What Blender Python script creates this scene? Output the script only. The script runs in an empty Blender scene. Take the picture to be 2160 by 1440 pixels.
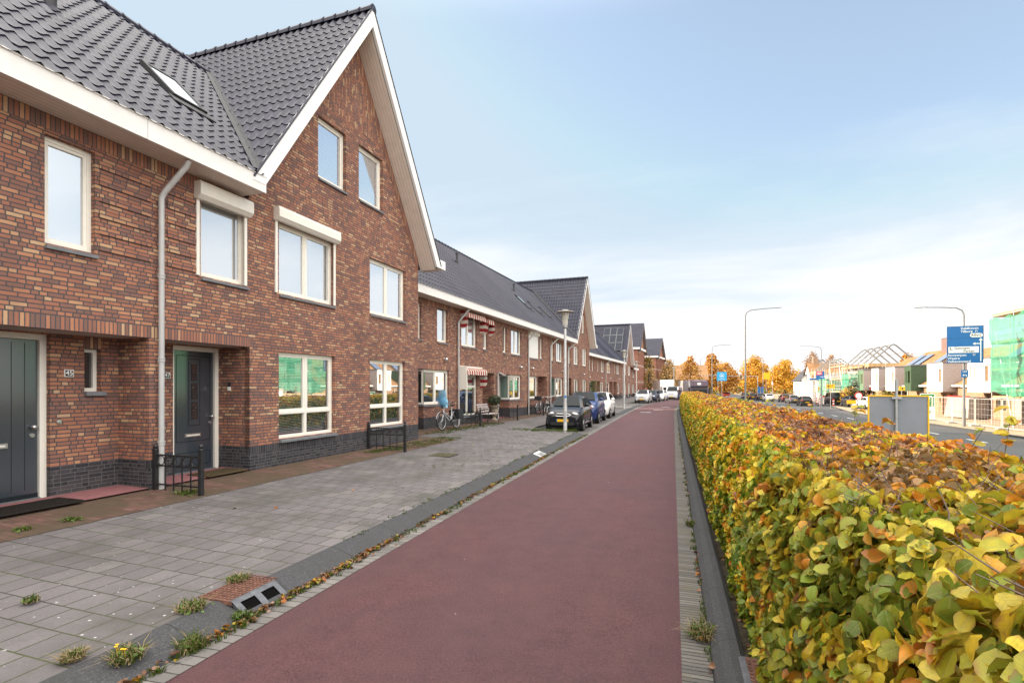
import bpy, bmesh, math, random
import numpy as np
from mathutils import Vector, Matrix, noise as mnoise

random.seed(7)
rng = np.random.default_rng(7)
SC = bpy.context.scene
COL = SC.collection
R = math.radians

# ------------------------------------------------------------------ frames
TH = math.atan(0.309)
ST, CT = math.sin(TH), math.cos(TH)

def W(p, q, z=0.0):
    """street coordinates (p across to the right, q along the street) -> world"""
    return Vector((q * ST + p * CT, q * CT - p * ST, z))

def bend(q):
    """the cycle path swings to the right further down the street"""
    return 0.00003 * max(0.0, q - 33.0) ** 3 if q < 80 else 0.00003 * 47 ** 3 + 0.199 * (q - 80)

def WB(p, q, z=0.0):
    return W(p + bend(q), q, z)

STREET_ROT = math.atan2(CT, ST)          # local x along +q

# ------------------------------------------------------------------ objects
def tag(o, label=None, cat=None, group=None, kind=None):
    if label: o["label"] = label
    if cat: o["category"] = cat
    if group: o["group"] = group
    if kind: o["kind"] = kind
    return o

def empty(name, loc, rz=0.0, label=None, cat=None, group=None):
    o = bpy.data.objects.new(name, None)
    o.empty_display_size = 0.2
    COL.objects.link(o)
    o.location = loc
    o.rotation_euler = (0, 0, rz)
    return tag(o, label, cat, group)

def copy_tree(o, parent=None):
    c = o.copy()
    COL.objects.link(c)
    if parent: c.parent = parent
    for ch in list(o.children):
        copy_tree(ch, c)
    return c

class MB:
    def __init__(s):
        s.v = []; s.f = []; s.uv = []; s.mi = []; s.m = 0
    def poly(s, pts, uv=None):
        i = len(s.v)
        pts = [Vector(p) for p in pts]
        s.v += pts
        s.f.append(list(range(i, i + len(pts))))
        if uv is None:
            n = Vector((0, 0, 0))
            for k in range(len(pts)):
                a, b = pts[k], pts[(k + 1) % len(pts)]
                n += a.cross(b)
            ax = max(range(3), key=lambda k: abs(n[k]))
            if ax == 0: uv = [(p.y, p.z) for p in pts]
            elif ax == 1: uv = [(p.x, p.z) for p in pts]
            else: uv = [(p.x, p.y) for p in pts]
        s.uv += list(uv)
        s.mi.append(s.m)
    def box(s, x0, x1, y0, y1, z0, z1, M=None, skip=''):
        if x0 > x1: x0, x1 = x1, x0
        if y0 > y1: y0, y1 = y1, y0
        if z0 > z1: z0, z1 = z1, z0
        c = [Vector(p) for p in ((x0,y0,z0),(x1,y0,z0),(x1,y1,z0),(x0,y1,z0),(x0,y0,z1),(x1,y0,z1),(x1,y1,z1),(x0,y1,z1))]
        fs = {'b':(0,3,2,1),'t':(4,5,6,7),'f':(0,1,5,4),'k':(2,3,7,6),'r':(1,2,6,5),'l':(3,0,4,7)}
        for k, q in fs.items():
            if k in skip: continue
            pts = [c[i] for i in q]
            if M is not None:
                n = {'b':2,'t':2,'f':1,'k':1,'r':0,'l':0}[k]
                uv = [((p.y,p.z) if n==0 else (p.x,p.z) if n==1 else (p.x,p.y)) for p in pts]
                s.poly([M @ p for p in pts], uv)
            else: s.poly(pts)
    def grid(s, rows, closed=False, uvs=None):
        """rows: list of equally long lists of points"""
        base = len(s.v); n = len(rows[0])
        for r in rows: s.v += [Vector(p) for p in r]
        for a in range(len(rows) - 1):
            rng_ = range(n if closed else n - 1)
            for b in rng_:
                b2 = (b + 1) % n
                q = [base + a*n + b, base + a*n + b2, base + (a+1)*n + b2, base + (a+1)*n + b]
                s.f.append(q)
                if uvs: s.uv += [uvs[a][b], uvs[a][b2 if not closed else b2], uvs[a+1][b2], uvs[a+1][b]]
                else: s.uv += [(b, a), (b + 1, a), (b + 1, a + 1), (b, a + 1)]
                s.mi.append(s.m)
    def tube(s, path, r, n=8, caps=True):
        path = [Vector(p) for p in path]
        if not isinstance(r, (list, tuple)): r = [r] * len(path)
        rows = []
        prev = None
        for i, p in enumerate(path):
            t = (path[min(i+1, len(path)-1)] - path[max(i-1, 0)]).normalized()
            if prev is None:
                up = Vector((0,0,1)) if abs(t.z) < 0.9 else Vector((1,0,0))
                a = t.cross(up).normalized()
            else:
                a = (prev - t * prev.dot(t)).normalized()
            prev = a
            b = t.cross(a)
            rows.append([p + (a*math.cos(2*math.pi*k/n) + b*math.sin(2*math.pi*k/n)) * r[i] for k in range(n)])
        s.grid(rows, closed=True)
        if caps:
            s.poly(list(reversed(rows[0]))); s.poly(rows[-1])
    def lathe(s, prof, n=16, c=(0,0,0), axis='z', caps=True):
        c = Vector(c); rows = []
        for r, h in prof:
            row = []
            for k in range(n):
                a = 2*math.pi*k/n
                x, y = r*math.cos(a), r*math.sin(a)
                d = (x, y, h) if axis == 'z' else (h, x, y) if axis == 'x' else (y, h, x)
                row.append(c + Vector(d))
            rows.append(row)
        s.grid(rows, closed=True)
        if caps:
            if prof[0][0] > 1e-4: s.poly(list(reversed(rows[0])))
            if prof[-1][0] > 1e-4: s.poly(rows[-1])
    def torus(s, c, R_, r, axis='y', n=24, m=6):
        rows = []
        for i in range(n + 1):
            a = 2*math.pi*i/n; row = []
            for j in range(m):
                b = 2*math.pi*j/m
                rr = R_ + r*math.cos(b); h = r*math.sin(b)
                x, y = rr*math.cos(a), rr*math.sin(a)
                d = (x, h, y) if axis == 'y' else (h, x, y) if axis == 'x' else (x, y, h)
                row.append(Vector(c) + Vector(d))
            rows.append(row)
        s.grid(rows, closed=True)
    def ball(s, c, rx, ry=None, rz=None, n=12, m=8, M=None):
        ry = rx if ry is None else ry; rz = rx if rz is None else rz
        rows = []
        for i in range(m + 1):
            t = -math.pi/2 + math.pi*i/m; row = []
            for k in range(n):
                a = 2*math.pi*k/n
                d = Vector((rx*math.cos(t)*math.cos(a), ry*math.cos(t)*math.sin(a), rz*math.sin(t)))
                if M is not None: d = M @ d
                row.append(Vector(c) + d)
            rows.append(row)
        s.grid(rows, closed=True)
    def xform(s, M):
        s.v = [M @ Vector(p) for p in s.v]; return s
    def build(s, name, mats, parent=None, shift=None, smooth=False, bevel=0.0):
        me = bpy.data.meshes.new(name)
        vs = [Vector(p) + Vector(shift) for p in s.v] if shift is not None else s.v
        me.from_pydata([tuple(p) for p in vs], [], s.f)
        uvl = me.uv_layers.new(name='UVMap')
        uvl.data.foreach_set('uv', np.array(s.uv, dtype=np.float32).ravel())
        if not isinstance(mats, (list, tuple)): mats = [mats]
        for m in mats: me.materials.append(m)
        if len(mats) > 1: me.polygons.foreach_set('material_index', s.mi)
        if smooth:
            me.polygons.foreach_set('use_smooth', [True]*len(me.polygons))
            weld(me)
        me.update()
        o = bpy.data.objects.new(name, me)
        COL.objects.link(o)
        if parent: o.parent = parent
        if bevel > 0:
            b = o.modifiers.new('Bevel', 'BEVEL'); b.width = bevel; b.segments = 2; b.limit_method = 'ANGLE'
        return o

def weld(me, d=1e-5):
    bm = bmesh.new(); bm.from_mesh(me)
    bmesh.ops.remove_doubles(bm, verts=bm.verts, dist=d)
    bm.to_mesh(me); bm.free()
    try: me.set_sharp_from_angle(angle=R(42))
    except Exception: pass

def np_mesh(name, verts, faces_flat, loop_tot, mat, parent=None, uv=None, fcol=None, smooth=False):
    """fast mesh: faces_flat vertex indices, loop_tot per face sizes"""
    me = bpy.data.meshes.new(name)
    nl, nf = len(faces_flat), len(loop_tot)
    me.vertices.add(len(verts)); me.vertices.foreach_set('co', np.asarray(verts, np.float32).ravel())
    me.loops.add(nl); me.loops.foreach_set('vertex_index', np.asarray(faces_flat, np.int32))
    me.polygons.add(nf)
    ls = np.concatenate(([0], np.cumsum(loop_tot)[:-1])).astype(np.int32)
    me.polygons.foreach_set('loop_start', ls)
    me.polygons.foreach_set('loop_total', np.asarray(loop_tot, np.int32))
    if smooth: me.polygons.foreach_set('use_smooth', np.ones(nf, bool))
    me.update(calc_edges=True)
    if uv is not None:
        l = me.uv_layers.new(name='UVMap'); l.data.foreach_set('uv', np.asarray(uv, np.float32).ravel())
    if fcol is not None:
        a = me.attributes.new('leafcol', 'FLOAT_COLOR', 'FACE')
        c = np.ones((nf, 4), np.float32); c[:, :3] = fcol
        a.data.foreach_set('color', c.ravel())
    me.validate()
    me.materials.append(mat)
    o = bpy.data.objects.new(name, me); COL.objects.link(o)
    if parent: o.parent = parent
    return o

# ------------------------------------------------------------------ materials
class NT:
    def __init__(s, name):
        s.mat = bpy.data.materials.new(name); s.mat.use_nodes = True
        s.t = s.mat.node_tree; s.t.nodes.clear()
        s.out = s.t.nodes.new('ShaderNodeOutputMaterial')
    def n(s, ty, ins=None, **kw):
        nd = s.t.nodes.new('ShaderNode' + ty)
        for k, v in kw.items(): setattr(nd, k, v)
        for k, v in (ins or {}).items():
            sock = nd.inputs[k]
            if isinstance(v, bpy.types.NodeSocket): s.t.links.new(v, sock)
            else: sock.default_value = v
        return nd
    def m(s, op, a, b=0.0, c=0.0, clamp=False):
        return s.n('Math', {0: a, 1: b, 2: c}, operation=op, use_clamp=clamp).outputs[0]
    def ramp(s, fac, stops, interp='LINEAR'):
        nd = s.n('ValToRGB', {0: fac}); cr = nd.color_ramp; cr.interpolation = interp
        while len(cr.elements) < len(stops): cr.elements.new(0.5)
        for e, (p, c) in zip(cr.elements, stops):
            e.position = p; e.color = (*c, 1) if len(c) == 3 else c
        return nd.outputs[0]
    def mix(s, fac, a, b, blend='MIX'):
        nd = s.n('Mix', data_type='RGBA', blend_type=blend)
        for i, v in ((0, fac), (6, a), (7, b)):
            if isinstance(v, bpy.types.NodeSocket): s.t.links.new(v, nd.inputs[i])
            else: nd.inputs[i].default_value = v if i == 0 else ((*v, 1) if len(v) == 3 else v)
        return nd.outputs[2]
    def noise(s, vec, scale, detail=4.0, rough=0.55, out=0, dist=0.0):
        return s.n('TexNoise', {'Vector': vec, 'Scale': scale, 'Detail': detail, 'Roughness': rough, 'Distortion': dist}).outputs[out]
    def uv(s): return s.n('UVMap').outputs[0]
    def obj(s): return s.n('TexCoord').outputs['Object']
    def pos(s): return s.n('NewGeometry').outputs['Position']
    def bsdf(s, color, rough=0.6, spec=0.5, metal=0.0, normal=None, **kw):
        ins = {'Base Color': color if isinstance(color, bpy.types.NodeSocket) else (*color, 1), 'Roughness': rough, 'Specular IOR Level': spec, 'Metallic': metal}
        if normal is not None: ins['Normal'] = normal
        ins.update(kw)
        return s.n('BsdfPrincipled', ins).outputs[0]
    def bump(s, h, strength=0.4, dist=0.01):
        return s.n('Bump', {'Height': h, 'Strength': strength, 'Distance': dist}).outputs[0]
    def done(s, sh):
        s.t.links.new(sh, s.out.inputs[0]); return s.mat

def plain(name, c, rough=0.55, spec=0.4, metal=0.0, var=0.12, scale=9.0, bump=0.0):
    t = NT(name)
    n = t.noise(t.obj(), scale, 5.0, 0.6)
    lo = tuple(x*(1-var) for x in c); hi = tuple(min(1, x*(1+var)) for x in c)
    col = t.ramp(n, [(0.3, lo), (0.7, hi)])
    nr = None
    if bump: nr = t.bump(t.noise(t.obj(), scale*14, 3.0), bump, 0.004)
    return t.done(t.bsdf(col, rough, spec, metal, nr))

def masonry(name, pal, mortar, bw, course, joint=0.009, mode='wild', split=0.28, rough=0.85, bumpk=0.5, grain=0.25, interp='LINEAR', stain=None, edge=0.003, spec=0.25, spots=None, mortar2=None, jn=18.0):
    t = NT(name)
    uv = t.uv()
    sx = t.n('SeparateXYZ', {0: uv})
    wob = t.noise(uv, 22.0, 2.0)
    wob = t.m('MULTIPLY', t.m('SUBTRACT', wob, 0.5), 0.006)
    u, v = sx.outputs[0], sx.outputs[1]
    vr = t.m('DIVIDE', v, course)
    row = t.m('FLOOR', vr); fv = t.m('FRACT', vr)
    if mode == 'wild':
        off = t.m('MULTIPLY', t.n('TexWhiteNoise', {'W': row}, noise_dimensions='1D').outputs[0], 7.31)
    elif mode == 'half':
        off = t.m('MULTIPLY', t.m('MODULO', t.m('ABSOLUTE', row), 2.0), 0.5)
    else: off = 0.0
    uu = t.m('ADD', t.m('DIVIDE', u, bw), off)
    col = t.m('FLOOR', uu); fu = t.m('FRACT', uu)
    idv = t.n('CombineXYZ', {0: col, 1: row, 2: 0.0}).outputs[0]
    if split > 0:
        sp = t.m('LESS_THAN', t.n('TexWhiteNoise', {'Vector': idv}, noise_dimensions='3D').outputs[0], split)
        k = t.m('ADD', sp, 1.0)
        f2 = t.m('MULTIPLY', fu, k)
        half = t.m('FLOOR', f2); fu = t.m('FRACT', f2)
        wid = t.m('DIVIDE', bw, k)
        idv = t.n('CombineXYZ', {0: t.m('ADD', col, t.m('MULTIPLY', half, 0.37)), 1: row, 2: 0.5}).outputs[0]
    else: wid = bw
    wn = t.n('TexWhiteNoise', {'Vector': idv}, noise_dimensions='3D')
    du = t.m('MULTIPLY', t.m('MINIMUM', fu, t.m('SUBTRACT', 1.0, fu)), wid)
    dv = t.m('MULTIPLY', t.m('MINIMUM', fv, t.m('SUBTRACT', 1.0, fv)), course)
    d = t.m('ADD', t.m('MINIMUM', du, dv), wob)
    mask = t.n('MapRange', {'Value': d, 'From Min': joint*0.5 - edge*0.5, 'From Max': joint*0.5 + edge}, interpolation_type='SMOOTHSTEP').outputs[0]
    val = wn.outputs[0]
    bc = t.ramp(val, pal, interp)
    g = t.noise(uv, 60.0, 5.0, 0.65)
    g2 = t.noise(uv, 1.3, 4.0, 0.6)
    sh = t.m('ADD', t.m('MULTIPLY', t.m('SUBTRACT', g, 0.5), grain*2), 1.0)
    sh = t.m('MULTIPLY', sh, t.m('ADD', t.m('MULTIPLY', t.m('SUBTRACT', g2, 0.5), 0.35), 1.0))
    if mode == 'wild':      # rain-washed streaks
        g3 = t.noise(t.n('Mapping', {'Vector': uv, 'Scale': (2.6, 0.22, 1.0)}).outputs[0], 1.0, 5.0, 0.65)
        sh = t.m('MULTIPLY', sh, t.m('ADD', t.m('MULTIPLY', t.m('SUBTRACT', g3, 0.5), 0.5), 1.0))
    bc = t.mix(1.0, bc, t.n('CombineColor', {0: sh, 1: sh, 2: sh}).outputs[0], 'MULTIPLY')
    mc = mortar
    if mortar2:
        mc = t.mix(t.ramp(t.noise(uv, jn*0.05, 4.0), [(0.42, (0,0,0)), (0.6, (1,1,1))]), mortar, mortar2)
    c = t.mix(mask, mc, bc)
    if mode == 'wild' and split > .25:      # lime bloom
        c = t.mix(t.ramp(t.noise(uv, 0.9, 6.0, 0.75), [(0.6, (0,0,0)), (0.82, (.3,.3,.3))]), c, (.42,.34,.29))
    if stain:
        sn = t.noise(uv, stain[2], 5.0, 0.65)
        c = t.mix(t.ramp(sn, [(stain[3], (0,0,0)), (stain[4], (1,1,1))]), c, t.mix(stain[1], c, stain[0]))
    if spots:
        vo = t.n('TexVoronoi', {'Vector': uv, 'Scale': spots[1]})
        rr = t.m('MULTIPLY', t.n('SeparateColor', {0: vo.outputs['Color']}).outputs[0], spots[2])
        pr = t.m('GREATER_THAN', t.n('SeparateColor', {0: vo.outputs['Color']}).outputs[1], spots[3])
        clump = t.ramp(t.noise(uv, 0.6, 3.0), [(0.4, (0,0,0)), (0.62, (1,1,1))])
        sm = t.m('MULTIPLY', t.m('LESS_THAN', vo.outputs['Distance'], rr), pr)
        sm = t.m('MULTIPLY', sm, clump)
        c = t.mix(sm, c, spots[0])
    h = t.m('ADD', mask, t.m('MULTIPLY', g, 0.35))
    nr = t.bump(h, bumpk, 0.008)
    return t.done(t.bsdf(c, rough, spec, 0.0, nr))

BRICK = [(0.0, (.19,.108,.09)), (0.2, (.24,.118,.09)), (0.42, (.30,.13,.09)), (0.62, (.355,.152,.095)), (0.8, (.41,.195,.115)), (0.92, (.46,.255,.15)), (1.0, (.5,.33,.2))]
M = {}
M['brick'] = masonry('brick', BRICK, (.082,.072,.075), 0.192, 0.06, 0.0145, stain=((.07,.05,.05), 0.35, 0.5, 0.5, 0.75))
M['soldier'] = masonry('soldier_brick', BRICK, (.085,.076,.082), 0.2, 0.058, 0.013, mode='none', split=0)
M['plinth'] = masonry('plinth_brick', [(0,(.028,.028,.034)),(0.5,(.045,.043,.05)),(1,(.07,.062,.066))], (.12,.115,.12), 0.192, 0.06, 0.008, rough=0.7)
M['plinth_top'] = masonry('plinth_coping_brick', [(0,(.028,.028,.034)),(0.5,(.045,.043,.05)),(1,(.07,.062,.066))], (.11,.105,.11), 0.06, 0.29, 0.008, mode='none', split=0, rough=0.7)
M['brick_far'] = masonry('red_brick', [(0,(.2,.075,.05)),(0.5,(.32,.12,.075)),(1,(.4,.17,.1))], (.2,.15,.13), 0.2, 0.06, 0.012, split=0.2, bumpk=0.2)
M['brick_tan'] = masonry('tan_brick', [(0,(.26,.15,.09)),(0.5,(.34,.2,.12)),(1,(.42,.27,.16))], (.3,.24,.19), 0.2, 0.06, 0.012, split=0.2, bumpk=0.2)
M['paving'] = masonry('paving_slabs', [(0,(.13,.119,.124)),(0.5,(.145,.133,.138)),(0.9,(.158,.145,.149)),(1,(.18,.164,.162))], (.035,.034,.028), 0.235, 0.295, 0.009, mode='half', split=0, rough=0.9, bumpk=0.35, grain=0.4, edge=0.006,
                      stain=((.075,.072,.062), 0.75, 1.1, 0.46, 0.7), spots=((.42,.42,.42), 16.0, 0.2, 0.62), mortar2=(.055,.07,.018), jn=14)
M['clinker'] = masonry('red_clinker', [(0,(.115,.06,.052)),(0.5,(.165,.082,.07)),(1,(.21,.115,.1))], (.07,.055,.04), 0.2, 0.1, 0.009, mode='half', split=0, rough=0.9, bumpk=0.4, grain=0.4,
                       stain=((.085,.066,.042), 0.85, 1.3, 0.36, 0.54))
M['gutter'] = masonry('gutter_blocks', [(0,(.125,.118,.113)),(0.5,(.16,.15,.143)),(1,(.2,.187,.175))], (.045,.043,.036), 0.3, 0.11, 0.009, mode='none', split=0, rough=0.9, bumpk=0.5, grain=0.4)
M['gutter_fine'] = masonry('edge_blocks', [(0,(.1,.095,.09)),(0.5,(.13,.122,.114)),(1,(.165,.155,.142))], (.03,.028,.025), 0.4, 0.05, 0.007, mode='none', split=0, rough=0.9, bumpk=0.5, grain=0.4, stain=((.12,.1,.06), 0.6, 3.0, 0.5, 0.7))
M['parking'] = masonry('dark_pavers', [(0,(.08,.075,.075)),(0.5,(.11,.1,.1)),(1,(.15,.13,.125))], (.045,.042,.04), 0.2, 0.1, 0.008, mode='half', split=0, rough=0.9, bumpk=0.3)

def kerb_mat():
    t = NT('kerb_stone'); uv = t.uv(); sx = t.n('SeparateXYZ', {0: uv})
    fq = t.m('FRACT', sx.outputs[1])
    j = t.m('LESS_THAN', t.m('MINIMUM', fq, t.m('SUBTRACT', 1.0, fq)), 0.006)
    a = t.ramp(t.noise(t.pos(), 75.0, 5.0, 0.8), [(0.35, (.03,.031,.035)), (0.58, (.068,.068,.073)), (0.7, (.2,.2,.205)), (0.8, (.4,.4,.4))])
    b = t.mix(t.ramp(t.noise(t.pos(), 2.2, 4.0), [(0.4, (0,0,0)), (0.7, (1,1,1))]), a, t.mix(0.5, a, (.05,.05,.045)))
    c = t.mix(j, b, (.03,.03,.028))
    return t.done(t.bsdf(c, 0.85, 0.3, 0, t.bump(t.noise(t.pos(), 90.0, 3.0), 0.4, 0.006)))
M['kerb'] = kerb_mat()

def red_asphalt():
    t = NT('red_asphalt'); p = t.pos()
    a = t.ramp(t.noise(p, 62.0, 6.0, 0.88), [(0.32, (.02,.008,.01)), (0.48, (.078,.031,.036)), (0.62, (.15,.065,.07)), (0.72, (.4,.26,.26))])
    big = t.noise(p, 0.45, 5.0, 0.6)
    a = t.mix(t.ramp(big, [(0.36, (0,0,0)), (0.64, (.66,.66,.66))]), a, (.062,.034,.039))
    mid = t.noise(p, 3.2, 6.0, 0.72)
    a = t.mix(t.ramp(mid, [(0.4, (0,0,0)), (0.72, (.5,.5,.5))]), a, (.125,.058,.06))
    st = t.noise(t.n('Mapping', {'Vector': t.uv(), 'Scale': (1.0, 0.12, 1.0)}).outputs[0], 5.5, 4.0, 0.6)
    a = t.mix(t.ramp(st, [(0.52, (0,0,0)), (0.7, (.4,.4,.4))]), a, (.07,.034,.04))
    sx = t.n('SeparateXYZ', {0: t.uv()})
    # tyre-worn darker lanes along the path
    ln = t.m('MULTIPLY', t.m('ABSOLUTE', t.m('SUBTRACT', t.m('FRACT', t.m('MULTIPLY', sx.outputs[0], 0.62)), 0.5)), 2.0)
    a = t.mix(t.m('MULTIPLY', ln, 0.16), a, (.09,.05,.056))
    vo = t.n('TexVoronoi', {'Vector': p, 'Scale': 2.6})
    cc = t.n('SeparateColor', {0: vo.outputs['Color']})
    sp = t.m('LESS_THAN', vo.outputs['Distance'], t.m('MULTIPLY', t.m('SUBTRACT', cc.outputs[0], 0.35), 0.07))
    a = t.mix(sp, a, (.34,.3,.3))
    return t.done(t.bsdf(a, 0.82, 0.35, 0, t.bump(t.noise(p, 120.0, 4.0, .7), 0.9, 0.01)))
M['red_asphalt'] = red_asphalt()

def asphalt():
    t = NT('asphalt'); p = t.pos()
    a = t.ramp(t.noise(p, 90.0, 3.0, 0.7), [(0.3, (.045,.046,.05)), (0.7, (.085,.086,.092))])
    a = t.mix(t.ramp(t.noise(p, 0.25, 5.0), [(0.4, (0,0,0)), (0.7, (.6,.6,.6))]), a, (.1,.098,.1))
    return t.done(t.bsdf(a, 0.85, 0.3))
M['asphalt'] = asphalt()

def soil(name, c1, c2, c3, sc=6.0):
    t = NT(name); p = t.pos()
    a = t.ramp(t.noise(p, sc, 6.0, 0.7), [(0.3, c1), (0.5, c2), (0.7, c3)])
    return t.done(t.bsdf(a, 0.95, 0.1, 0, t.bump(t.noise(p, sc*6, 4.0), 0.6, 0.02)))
M['soil'] = soil('hedge_soil', (.025,.02,.014), (.05,.04,.028), (.09,.075,.05), 9)
M['verge'] = soil('grass_verge', (.04,.05,.015), (.06,.075,.02), (.1,.1,.04), 2.0)
M['sand'] = soil('sandy_pavement', (.26,.2,.14), (.34,.27,.19), (.42,.35,.26), 1.2)
M['ground'] = soil('ground_earth', (.12,.105,.085), (.17,.15,.12), (.22,.2,.16), 0.3)

M['cream'] = plain('cream_paint', (.80,.77,.70), 0.38, 0.5, var=0.04)
M['white'] = plain('white_paint', (.80,.79,.77), 0.4, 0.5, var=0.03, scale=3)
M['barge'] = plain('white_board', (.80,.80,.80), 0.45, 0.4, var=0.04, scale=2)
M['dgrey'] = plain('slate_sill', (.16,.165,.18), 0.6, 0.4, var=0.15)
M['zinc'] = plain('zinc_pipe', (.46,.46,.46), 0.42, 0.5, 0.35, var=0.15, scale=6)
M['pvc'] = plain('grey_white_pipe', (.43,.43,.43), 0.4, 0.5, 0, var=0.08, scale=5)
M['galv'] = plain('galvanised_steel', (.36,.37,.38), 0.45, 0.5, 0.6, var=0.2, scale=5)
M['black_iron'] = plain('black_iron', (.018,.018,.02), 0.42, 0.5, 0, var=0.3, scale=12)
M['steel'] = plain('brushed_steel', (.6,.6,.6), 0.28, 0.5, 0.9, var=0.1)
M['rubber'] = plain('rubber', (.02,.02,.021), 0.8, 0.3, var=0.3)
M['dark'] = plain('dark_plastic', (.02,.021,.023), 0.5, 0.4, var=0.2)
def doorpaint():
    t = NT('door_paint'); n = t.noise(t.obj(), 60.0, 3.0)
    return t.done(t.bsdf((.03,.041,.056), .35, .6, 0, t.bump(n, .06, .002), **{'Coat Weight': 1.0, 'Coat Roughness': .13, 'Coat IOR': 1.8}))
M['door'] = doorpaint()
M['doorgroove'] = plain('door_groove', (.012,.016,.02), 0.6, 0.2)
M['lead'] = plain('lead_flashing', (.045,.046,.05), 0.6, 0.4, var=0.3)
M['mat'] = plain('coir_mat', (.03,.026,.023), 0.98, 0.1, var=0.5, scale=60, bump=0.8)
M['matbrown'] = plain('brown_mat', (.1,.075,.045), 0.98, 0.1, var=0.4, scale=60, bump=0.8)
M['rust'] = plain('rusty_iron', (.15,.075,.055), 0.85, 0.25, 0.1, var=0.45, scale=25, bump=0.6)
M['iron'] = plain('cast_iron', (.13,.135,.15), 0.55, 0.5, 0.4, var=0.3, scale=12, bump=0.3)
M['wood'] = plain('grey_wood', (.3,.25,.22), 0.8, 0.2, var=0.25, scale=14)
M['terra'] = plain('weathered_stone', (.3,.25,.19), 0.9, 0.2, var=0.3, scale=14, bump=0.4)
M['chrome'] = plain('chrome', (.75,.75,.76), 0.12, 0.5, 1.0, var=0.03)
M['yellow'] = plain('sign_yellow', (.8,.45,.012), 0.4, 0.4, var=0.04)
M['blue'] = plain('sign_blue', (.012,.125,.36), 0.4, 0.4, var=0.05, scale=2)
M['lblue'] = plain('sign_light_blue', (.03,.36,.66), 0.4, 0.4, var=0.05)
M['sred'] = plain('sign_red', (.62,.035,.03), 0.45, 0.4, var=0.05)
M['orange'] = plain('barrier_orange', (.8,.13,.03), 0.5, 0.4, var=0.06)
M['signwhite'] = plain('sign_white', (.82,.82,.8), 0.45, 0.4, var=0.02)
M['signback'] = plain('grey_sign_back', (.2,.215,.25), 0.5, 0.45, 0.2, var=0.08, scale=3)
M['green_sign'] = plain('sign_green', (.03,.19,.07), 0.5, 0.3, var=0.05)
M['render'] = plain('white_render', (.78,.76,.73), 0.9, 0.2, var=0.05, scale=1.5)
M['clad'] = plain('grey_cladding', (.34,.30,.28), 0.8, 0.2, var=0.1, scale=1.5)
M['greenclad'] = plain('green_cladding', (.12,.2,.13), 0.8, 0.2, var=0.1, scale=1.5)
M['brownclad'] = plain('brown_cladding', (.2,.13,.12), 0.8, 0.2, var=0.1, scale=1.5)
M['timber'] = plain('fresh_timber', (.5,.33,.17), 0.8, 0.2, var=0.2, scale=3)
M['concrete'] = plain('concrete', (.44,.41,.37), 0.9, 0.2, var=0.15, scale=2)

def roof_tiles(name, c, pw, pl, rough=0.5, spec=0.45):
    t = NT(name); sx = t.n('SeparateXYZ', {0: t.uv()})
    idv = t.n('CombineXYZ', {0: t.m('FLOOR', t.m('DIVIDE', sx.outputs[0], pw)), 1: t.m('FLOOR', t.m('DIVIDE', sx.outputs[1], pl)), 2: 0.0}).outputs[0]
    w = t.n('TexWhiteNoise', {'Vector': idv}, noise_dimensions='3D').outputs[0]
    col = t.ramp(w, [(0, tuple(x*0.78 for x in c)), (1, tuple(x*1.25 for x in c))])
    n = t.noise(t.uv(), 3.0, 5.0, 0.65)
    col = t.mix(t.ramp(n, [(0.45, (0,0,0)), (0.75, (.5,.5,.5))]), col, tuple(x*1.35 for x in c))
    r = t.m('ADD', rough - 0.1, t.m('MULTIPLY', n, 0.2))
    return t.done(t.bsdf(col, r, spec, 0, t.bump(t.noise(t.uv(), 40.0, 3.0), 0.12, 0.004), **{'Specular Tint': (.86, .87, 1.0, 1)}))
M['tile'] = roof_tiles('slate_blue_roof_tile', (.015,.015,.027), 0.225, 0.36, 0.42, 0.42)
M['tile_brown'] = roof_tiles('brown_roof_tile', (.27,.15,.075), 0.25, 0.33, 0.9, 0.15)
M['tile_dark'] = roof_tiles('dark_roof_tile', (.05,.052,.06), 0.25, 0.33, 0.7, 0.3)

def boards(name, c, pitch, axis=1, joint=0.06):
    t = NT(name); sx = t.n('SeparateXYZ', {0: t.uv()})
    f = t.m('FRACT', t.m('DIVIDE', sx.outputs[axis], pitch))
    j = t.m('LESS_THAN', f, joint)
    n = t.noise(t.uv(), 4.0, 4.0)
    col = t.ramp(n, [(0.3, tuple(x*0.93 for x in c)), (0.7, tuple(min(1, x*1.05) for x in c))])
    col = t.mix(j, col, tuple(x*0.35 for x in c))
    return t.done(t.bsdf(col, 0.55, 0.35, 0, t.bump(t.m('SUBTRACT', 1.0, j), 0.5, 0.006)))
M['soffit'] = boards('soffit_boards', (.76,.68,.61), 0.1, 1)
M['fascia'] = boards('white_fascia', (.78,.765,.745), 2.45, 0, .003)
M['clad_h'] = boards('horizontal_cladding', (.36,.31,.29), 0.15, 1)
M['gclad_h'] = boards('green_boards', (.05,.09,.05), 0.15, 1)

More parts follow.
